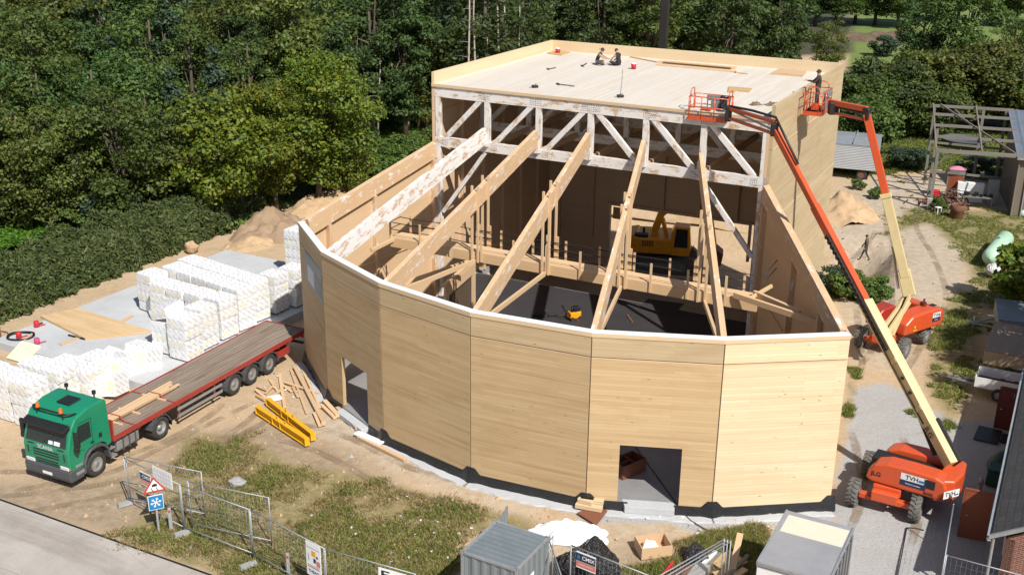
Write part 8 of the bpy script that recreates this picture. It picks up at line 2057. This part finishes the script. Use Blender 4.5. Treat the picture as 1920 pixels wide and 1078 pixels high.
proto_tree('broad_a', 1, 15, 4.8, 1.0, 62, 150, 0.21, 'leaf_dark')
proto_tree('broad_b', 2, 15, 4.6, 0.9, 60, 150, 0.20, 'leaf_mid')
proto_tree('broad_c', 3, 15, 4.4, 0.9, 62, 140, 0.19, 'leaf_olive')
proto_tree('tall_d', 4, 17, 3.7, 1.0, 58, 150, 0.21, 'leaf_dark')
proto_tree('tall_e', 5, 17, 3.6, 1.2, 56, 140, 0.19, 'leaf_mid')
proto_tree('conifer', 6, 14, 3.0, 0.6, 70, 120, 0.19, 'leaf_blue', 'cone')
proto_tree('hero', 7, 12, 4.4, 2.0, 74, 220, 0.155, 'leaf_yellow')
proto_tree('hero_low', 17, 8, 3.6, 0.8, 56, 200, 0.15, 'leaf_yellow')
proto_tree('shrub', 8, 3.0, 1.9, 0.1, 26, 150, 0.13, 'leaf_shrub')
proto_tree('shrub_yellow', 28, 3.0, 1.25, 0.1, 34, 150, 0.12, 'leaf_yellow')  # yellow-green foliage
proto_tree('shrub_dark', 9, 3.5, 2.1, 0.1, 28, 150, 0.13, 'leaf_blue')
proto_tree('shrub_olive', 10, 3.5, 2.1, 0.1, 28, 150, 0.13, 'leaf_olive')
proto_tree('bush', 21, 6, 3.4, 0.1, 56, 190, 0.15, 'leaf_mid')
proto_tree('bush_olive', 22, 6, 3.4, 0.1, 52, 190, 0.15, 'leaf_olive')
proto_tree('bush_dark', 23, 6, 3.2, 0.1, 52, 190, 0.15, 'leaf_dark')
proto_tree('sparse', 11, 14, 2.8, 4.0, 16, 70, 0.17, 'leaf_olive')

def forest():
    rnd = random.Random(12)
    def plant_px(kind, px, pb, pt, label, wide=1.0, **k):
        b = at(px, pb, 0); lo, hi = 0.5, 30
        for _ in range(40):
            mid = (lo + hi) / 2
            if proj(b + UP * mid)[1] > pt: lo = mid
            else: hi = mid
        return plant(kind, b, lo, rnd.uniform(0, 6.28), label, wide=wide, **k)
    # the bright trees in front of the wood
    plant_px('hero', 600, 392, 92, 'large yellow-green tree standing alone nearest the hall, behind its left wall', 1.02)
    plant_px('hero', 520, 405, 150, 'yellow-green tree pressed against the left side of the large one', 0.95)
    plant_px('hero_low', 425, 425, 178, 'bushy yellow-tipped tree left of the large yellow-green one', 1.0)
    plant_px('hero_low', 640, 385, 205, 'low yellow-green tree on the hall side under the large one', 0.75)
    # second line
    G2 = 'trees along the edge of the wood'
    EDGE = [('broad_c', 330, 425, 190), ('broad_b', 245, 440, 150), ('broad_c', 150, 440, 165), ('broad_c', 60, 450, 170), ('conifer', 345, 400, 130), ('broad_b', -30, 450, 150), ('conifer', 10, 430, 200),
            ('conifer', 420, 380, 90), ('broad_b', 290, 385, 110), ('broad_a', 200, 395, 85), ('broad_b', 100, 400, 95), ('broad_a', 20, 400, 60), ('tall_e', 480, 350, 40), ('tall_d', 660, 330, 20)]
    lab = {'broad_c': 'olive green tree at the front edge of the wood behind the hedge', 'broad_b': 'mid green tree in the second line of the wood behind the hedge', 'broad_a': 'dark round tree in the second line of the wood', 'conifer': 'blue-green conifer at the edge of the wood', 'tall_e': 'tall slim mid green tree behind the yellow-green ones', 'tall_d': 'tall slim dark tree behind the yellow-green ones'}
    for k, px, pb, pt in EDGE: plant_px(k, px, pb, pt, lab[k], group=G2)
    # the wood itself
    G = 'trees of the wood'
    lw = {'broad_a': 'dark broadleaf tree inside the wood behind the hedge', 'broad_b': 'mid green broadleaf tree inside the wood behind the hedge', 'broad_c': 'olive broadleaf tree inside the wood behind the hedge', 'tall_d': 'tall dark tree inside the wood behind the hedge', 'tall_e': 'tall mid green tree inside the wood behind the hedge', 'conifer': 'dark conifer inside the wood behind the hedge'}
    kinds = ['broad_a', 'broad_a', 'broad_b', 'broad_c', 'tall_d', 'tall_d', 'tall_e', 'conifer']
    for row, (y, dx, h0) in enumerate(((94, 5.6, 13), (101, 5.8, 14), (109, 6.0, 15), (119, 6.5, 16.5), (131, 7, 17.5), (147, 7.5, 18.5), (168, 8.5, 20))):
        x = -0.50 * y - 3
        xmax = (-17, -14, 2, 24, 30, 36, 44)[row]
        while x < xmax:
            px = rnd.uniform(-2, 2) + x; py = y + rnd.uniform(-4, 4)
            plant(rnd.choice(kinds), V(px, py, 0), h0 * rnd.uniform(0.82, 1.2), rnd.uniform(0, 6.28), 'x', group=G, wide=rnd.uniform(0.9, 1.15))
            x += dx
    for o in list(COL.objects):
        if o.get('label') == 'x':
            for kk, (tm, cm, _, _) in PROTO.items():
                if any(c.data == cm for c in o.children): o['label'] = lw.get(kk, lw['broad_b'])
    # dark mass close behind the hall
    for k, px, pb, pt, l in (('broad_b', 1010, 150, -60, 'mid green tree behind the far left roof corner'), ('broad_a', 905, 95, -90, 'dark tree behind the pale dead trunks'), ('broad_b', 1110, 140, -70, 'mid green tree behind the sitting people'), ('broad_c', 1190, 135, -60, 'olive tree left of the dark mast'), ('broad_a', 1300, 145, -60, 'glossy dark tree right of the dark mast'), ('broad_a', 1385, 150, -30, 'glossy dark tree behind the plank stack'), ('broad_a', 1450, 140, -50, 'dark tree with a straight left edge against the yellowish one'), ('broad_c', 1545, 150, 20, 'yellowish olive tree right of the hall, before the far meadow'), ('tall_d', 760, 265, -30, 'dark slim tree among the dead trunks'), ('broad_c', 800, 250, 40, 'olive tree reaching the front left roof corner'), ('tall_d', 700, 260, -80, 'dark tall tree behind the dead birch')):
        plant_px(k, px, pb, pt, l)
    # shrubs on the bank left of the hall
    for i, (px, pb, pt) in enumerate(((640, 345, 285), (690, 330, 265), (735, 318, 258), (780, 305, 255), (620, 362, 305), (668, 352, 298), (720, 340, 290), (770, 325, 282), (810, 280, 235))):
        plant_px('shrub', px, pb, pt, 'leafy green bramble shrub on the bank behind the left wall', group='shrubs on the bank', name='shrub', cat='shrub', wide=1.3)
    # around the bright bed
    for px, pb, pt, k, l in ((135, 445, 388, 'shrub', 'light green shrub at the hedge side of the bright plant bed'), (40, 402, 315, 'shrub_dark', 'blue-green shrub behind the bright plant bed, left'), (140, 405, 310, 'shrub_dark', 'blue-green shrub behind the bright plant bed, middle'), (225, 425, 300, 'shrub_dark', 'blue-green shrub behind the hedge crest'), (300, 415, 270, 'shrub_olive', 'brownish olive shrub behind the hedge crest'), (370, 410, 275, 'shrub_olive', 'olive shrub right behind the hedge end'), (185, 415, 290, 'shrub_dark', 'pale blue-green shrub behind the hedge'), (-20, 398, 300, 'shrub_dark', 'blue-green shrub at the left picture edge')):
        plant_px(k, px, pb, pt, l, name='shrub', cat='shrub', wide=1.2)
    # right side: bushes before the lawn, big tree, far trees
    R_ = [('bush', 1600, 290, 165, 'bush beside the back right hall corner'), ('bush', 1630, 250, 120, 'olive bush in the row before the far meadow'), ('bush_dark', 1672, 245, 100, 'dark bush in the row before the far meadow'), ('bush_olive', 1715, 240, 95, 'olive bush in the middle of the row before the meadow'), ('bush_olive', 1770, 235, 92, 'broad olive bush left of the timber frame'), ('bush', 1690, 255, 180, 'light green bush in front of the bush row'), ('bush', 1735, 258, 150, 'bright green spreading bush in front of the row'), ('bush_olive', 1830, 240, 80, 'olive bush behind the timber frame'), ('bush_olive', 1890, 245, 100, 'olive bush behind the shed roof'), ('bush_dark', 1940, 245, 90, 'dark bush behind the shed, cut by the picture edge'), ('bush_dark', 1620, 285, 225, 'low dark bush behind the box wagon'), ('bush', 1590, 240, 130, 'green bush against the hall wall edge'),
          ('shrub_dark', 1655, 105, 62, 'small dark fir shaped bush alone in the meadow'), ('shrub_dark', 1690, 315, 270, 'low dark shrub by the track left of the frame'), ('shrub_dark', 1720, 318, 272, 'second low dark shrub by the track left of the frame'), ('shrub_dark', 1820, 330, 285, 'dark hedge bush inside the timber frame, left'), ('shrub_dark', 1865, 338, 290, 'dark hedge bush inside the timber frame, right')]
    for k, px, pb, pt, l in R_: plant_px(k, px, pb, pt, l, name='shrub', cat='shrub', wide=1.15)
    for k, px, pb, pt, l, w_ in (('broad_b', 1800, 160, -60, 'large spreading tree in the meadow beyond the bushes', 1.1), ('broad_a', 1720, 150, -20, 'dark tree at the left of the large meadow tree', 0.9), ('broad_c', 1890, 150, 20, 'olive tree right of the large meadow tree', 1.0), ('broad_b', 1960, 180, -20, 'mid green tree at the right picture edge', 1.0)): plant_px(k, px, pb, pt, l, w_)
    x = 20
    for px in (1480, 1520, 1560, 1600, 1640, 1680, 1720, 1760, 1800, 1850, 1900, 1950):
        plant_px(rnd.choice(['broad_a', 'broad_b', 'tall_d']), px + rnd.uniform(-8, 8), rnd.uniform(38, 52), -70, 'far tree in the tree belt behind the meadow', wide=1.5, group='trees behind the meadow')
    for px, pb, pt, k, l in ((1908, 580, 455, 'shrub_yellow', 'bright yellow-green bush at the right edge above the trailers'), (1560, 548, 490, 'shrub_dark', 'dark weeds at the foot of the hall side wall, left'), (1595, 560, 505, 'shrub', 'weeds at the foot of the hall side wall, middle'), (1640, 565, 520, 'shrub', 'small weed clump behind the far lift boom'), (1760, 395, 370, 'shrub', 'weed tuft at the front post of the timber frame'), (1610, 355, 335, 'shrub', 'weed tuft under the box wagon'), (1640, 372, 352, 'shrub', 'weed tuft beside the sand mound')):
        plant_px(k, px, pb, pt, l, name='shrub', cat='shrub', wide=1.1)
    for x, y, h in ((26.6, 42.0, 11), (27.8, 45.3, 11), (29.2, 48.6, 11), (30.6, 52.0, 10.5), (31.8, 55.0, 10)): plant('tall_d', V(x, y, 0), h, x, 'unseen added tree beyond the right edge, put there to shade the trailers', group='added shade trees beyond the edge', wide=0.95)  # unseen row added to throw shade over the trailers
    # dead trunks
    DT = [((708, 268), (712, 82), 0.11, 'pale dead birch trunk with side twigs, left of the hall'), ((697, 262), (704, 190), 0.07, 'thin dead trunk beside the pale birch'), ((634, 280), (657, 216), 0.10, 'leaning pale dead trunk behind the big yellow-green tree'), ((765, 252), (763, 195), 0.16, 'grey forked trunk left of the hall corner'), ((782, 250), (786, 190), 0.12, 'second grey trunk left of the hall corner'), ((879, 112), (880, -60), 0.13, 'leftmost of the tall bare trunks above the roof parapet'), ((889, 110), (890, -60), 0.11, 'second of the tall bare trunks above the roof parapet'), ((936, 100), (930, -60), 0.14, 'whitest tall bare trunk above the roof parapet'), ((953, 95), (944, -30), 0.13, 'bare forked trunk right of the whitest one'), ((913, 104), (914, 66), 0.10, 'short broken trunk between the tall bare ones'), ((258, 285), (242, 158), 0.10, 'thin pale dead tree in the wood above the hedge'), ((970, 92), (975, -30), 0.10, 'thin bare trunk furthest right above the parapet')]
    for (b, t, r, l) in DT:
        behind = b[0] > 860
        B = at(b[0], b[1] + (165 if behind else 0), 0); k = rnd
        lo, hi = 0.5, 30
        for _ in range(40):
            mid = (lo + hi) / 2
            if proj(B + UP * mid)[1] > t[1]: lo = mid
            else: hi = mid
        # lean so that the top is where the survey shows it
        Tp = B + UP * lo; Tp.x += (t[0] - proj(Tp)[0]) / FPX * (Tp.y)
        th = thing('dead_tree', l, 'dead tree', B, 0, 'dead trunks'); T = Tp - B
        m = MB(); m.tube([V(0, 0, -0.1), T * 0.4 + V(rnd.uniform(-.12, .12), 0, 0), T * 0.75 + V(rnd.uniform(-.12, .12), 0, 0), T], r, 7, 0, r1=r * 0.35); m.build('trunk', M['bark_pale'], th)
        m = MB()
        for _ in range(14):
            q = T * rnd.uniform(0.3, 0.97); d = V(rnd.uniform(-1, 1), rnd.uniform(-1, 1), rnd.uniform(-0.1, 0.6)).normalized() * rnd.uniform(0.5, 1.5)
            m.tube([q, q + d * 0.5 + V(0, 0, 0.08), q + d], 0.022, 4, 0, r1=0.006)
        m.build('branch', M['bark_pale'], th)
forest()

def hedge():
    rng = np.random.default_rng(5); A, B = at(-120, 650, 0), at(505, 402, 0); d = (B - A).normalized(); A = A - d * 9; L = (B - A).length; n = V(-d.y, d.x, 0)
    th = thing('hedge', 'long dark clipped conifer hedge along the left side of the site', 'hedge', A, 0)
    W_, Hh_ = 3.2, 2.75; N_ = 56000
    def bump(s, k): return np.array([mnoise.noise((x * 0.45, k, 1.0)) for x in s])
    t = rng.uniform(0, 1, N_); s = rng.uniform(0, L, N_); side = rng.uniform(0, 1, N_)
    # bulging tops of the single plants, 1.6 m apart
    ph = (s / 1.7) % 1.0; bulge = 0.5 - np.abs(ph - 0.5)
    hh = Hh_ * (0.88 + 0.30 * bump(s, 3.0)) + 1.9 * bulge * (0.75 + 1.3 * bump(s * 1.6, 9.0))
    front = side < 0.58
    q = np.where(front, 0.0 + rng.uniform(-0.12, 0.35, N_), rng.uniform(0.1, 1.0, N_) * W_)
    z = np.where(front, hh * t ** 0.85, hh * (1 - 0.10 * rng.uniform(0, 1, N_)) - 0.25 * np.abs(q / W_ - 0.35))
    q = q - 0.95 * bulge * front * (1.1 - 0.5 * z / Hh_) + 0.35 * (z / Hh_) ** 3 * front + 0.25 * bump(s + z, 7.0)
    P = np.stack([d.x * s + n.x * q, d.y * s + n.y * q, np.maximum(z, 0.05)], 1)
    Nn = np.where(front[:, None], np.array([-n.x, -n.y, 0.45]), np.array([-0.2 * n.x, -0.2 * n.y, 1.0])) + rng.normal(size=(N_, 3)) * 0.55
    me = leaf_mesh('foliage', P, unit(Nn), rng.uniform(0.07, 0.24, N_), M['leaf_hedge'], rng, 0.36)
    o = bpy.data.objects.new('foliage', me); COL.objects.link(o); o.parent = th
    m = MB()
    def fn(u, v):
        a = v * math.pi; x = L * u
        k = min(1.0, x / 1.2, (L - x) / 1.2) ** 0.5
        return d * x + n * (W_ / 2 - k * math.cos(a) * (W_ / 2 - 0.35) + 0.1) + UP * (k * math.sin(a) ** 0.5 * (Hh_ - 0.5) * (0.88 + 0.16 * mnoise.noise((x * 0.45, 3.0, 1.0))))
    m.grid(fn, 90, 10); m.build('shade_core', M['hedgecore'], th)  # near-black core paints the shade deep between the leaves
    # bright bed of big-leaved plants behind the hedge
    poly = pts2([(-60, 492), (-60, 405), (30, 395), (90, 412), (118, 438), (50, 478)]); lo, hi = poly.min(0), poly.max(0)
    Q = rng.uniform(lo, hi, size=(26000, 2)); Q = Q[sdist(Q, poly) > 0]
    zz = np.array([0.9 + 0.35 * mnoise.noise((x * 0.8, y * 0.8, 2)) for x, y in Q]) * rng.uniform(0.75, 1.05, len(Q))
    me = leaf_mesh('plant_bed', np.c_[Q, zz], unit(np.array([0, 0, 1.0]) + rng.normal(size=(len(Q), 3)) * 0.4), rng.uniform(0.10, 0.2, len(Q)), M['leaf_bright'], rng, 0.7)
    o = bpy.data.objects.new('plant_bed', me); COL.objects.link(o); tag(o, 'bright green plant bed behind the hedge at the left edge', 'plants', kind='stuff')
    # low undergrowth in front of the wood so that no bare floor shows
    poly = pts2([(430, 440), (520, 395), (615, 355), (700, 300), (830, 230), (1000, 150), (700, 120), (560, 330), (420, 380)]); lo, hi = poly.min(0), poly.max(0)
    Q = rng.uniform(lo, hi, size=(52000, 2)); Q = Q[sdist(Q, poly) > -0.5]
    zz = np.array([max(0.05, 0.55 + 0.75 * mnoise.noise((x * 0.35, y * 0.35, 2)) + 0.3 * mnoise.noise((x * 1.2, y * 1.2, 5))) for x, y in Q]) * rng.uniform(0.5, 1.05, len(Q))
    me = leaf_mesh('undergrowth', np.c_[Q, zz], unit(np.array([0, -0.3, 1.0]) + rng.normal(size=(len(Q), 3)) * 0.5), rng.uniform(0.10, 0.24, len(Q)), M['leaf_shrub'], rng, 0.6)
    o = bpy.data.objects.new('undergrowth', me); COL.objects.link(o); tag(o, 'green undergrowth on the bank before the wood', 'undergrowth', kind='stuff')
M['hedgecore'] = flat('hedge_painted_shade', (0.014, 0.020, 0.008), 0.95)
hedge()

def grass():
    rng = np.random.default_rng(8)
    def tufts(name, lst, n, hmin, hmax, mat, label, wmul=1.0, thr=0.35):
        P_all = []
        for poly, w_, k in lst:
            lo, hi = poly.min(0) - 1.0, poly.max(0) + 1.0
            hi = np.minimum(hi, [52, 112]); lo = np.maximum(lo, [-48, 26])
            q = rng.uniform(lo, hi, size=(int(n * k), 2)); wgt = soft(q, poly, w_) * k
            cl = np.array([mnoise.noise((x * 0.45, y * 0.45, 0.5)) + 0.6 * mnoise.noise((x * 1.5, y * 1.5, 3.5)) for x, y in q])
            P_all.append(q[(wgt + cl * 0.75) > thr + 0.25])
        q = np.concatenate(P_all); nb = 4; T = len(q)
        q = np.repeat(q, nb, 0) + rng.normal(size=(T * nb, 2)) * 0.07
        a = rng.uniform(0, 6.283, len(q)); h = rng.uniform(hmin, hmax, len(q)) * np.repeat(rng.uniform(0.6, 1.25, T), nb); w = rng.uniform(0.012, 0.028, len(q)) * wmul
        lean = rng.normal(size=(len(q), 2)) * 0.75 * h[:, None]
        b0 = np.c_[q[:, 0] - np.cos(a) * w, q[:, 1] - np.sin(a) * w, np.full(len(q), -0.03)]; b1 = np.c_[q[:, 0] + np.cos(a) * w, q[:, 1] + np.sin(a) * w, np.full(len(q), -0.03)]
        t0 = np.c_[q + lean, h * 0.8]
        vv = np.stack([b0, b1, t0], 1).reshape(-1, 3)
        me = bpy.data.meshes.new(name); me.vertices.add(len(vv)); me.vertices.foreach_set('co', vv.ravel())
        me.loops.add(len(vv)); me.loops.foreach_set('vertex_index', np.arange(len(vv), dtype=np.int32)); me.polygons.add(len(q)); me.polygons.foreach_set('loop_start', np.arange(0, len(vv), 3, dtype=np.int32)); me.polygons.foreach_set('loop_total', np.full(len(q), 3, np.int32))
        me.update(); me.materials.append(M[mat]); o = bpy.data.objects.new(name, me); COL.objects.link(o); tag(o, label, 'grass', kind='stuff')
    tufts('dry_grass', GRASS[:2], 20000, 0.05, 0.19, 'grass_tuft', 'dry tufted grass in front of the hall')
    tufts('green_grass', GRASS[:2], 13000, 0.10, 0.28, 'grass_green', 'greener tufts among the dry grass', 1.2, 0.62)
    tufts('yard_grass', GRASS[2:], 18000, 0.06, 0.18, 'grass_green', 'short grass along the yard track', 1.3)
    tufts('meadow_grass', [(LAWN[0][0], 2.5, 1.0)], 26000, 0.10, 0.22, 'grass_green', 'meadow grass around the timber frame', 2.6, 0.2)
grass()
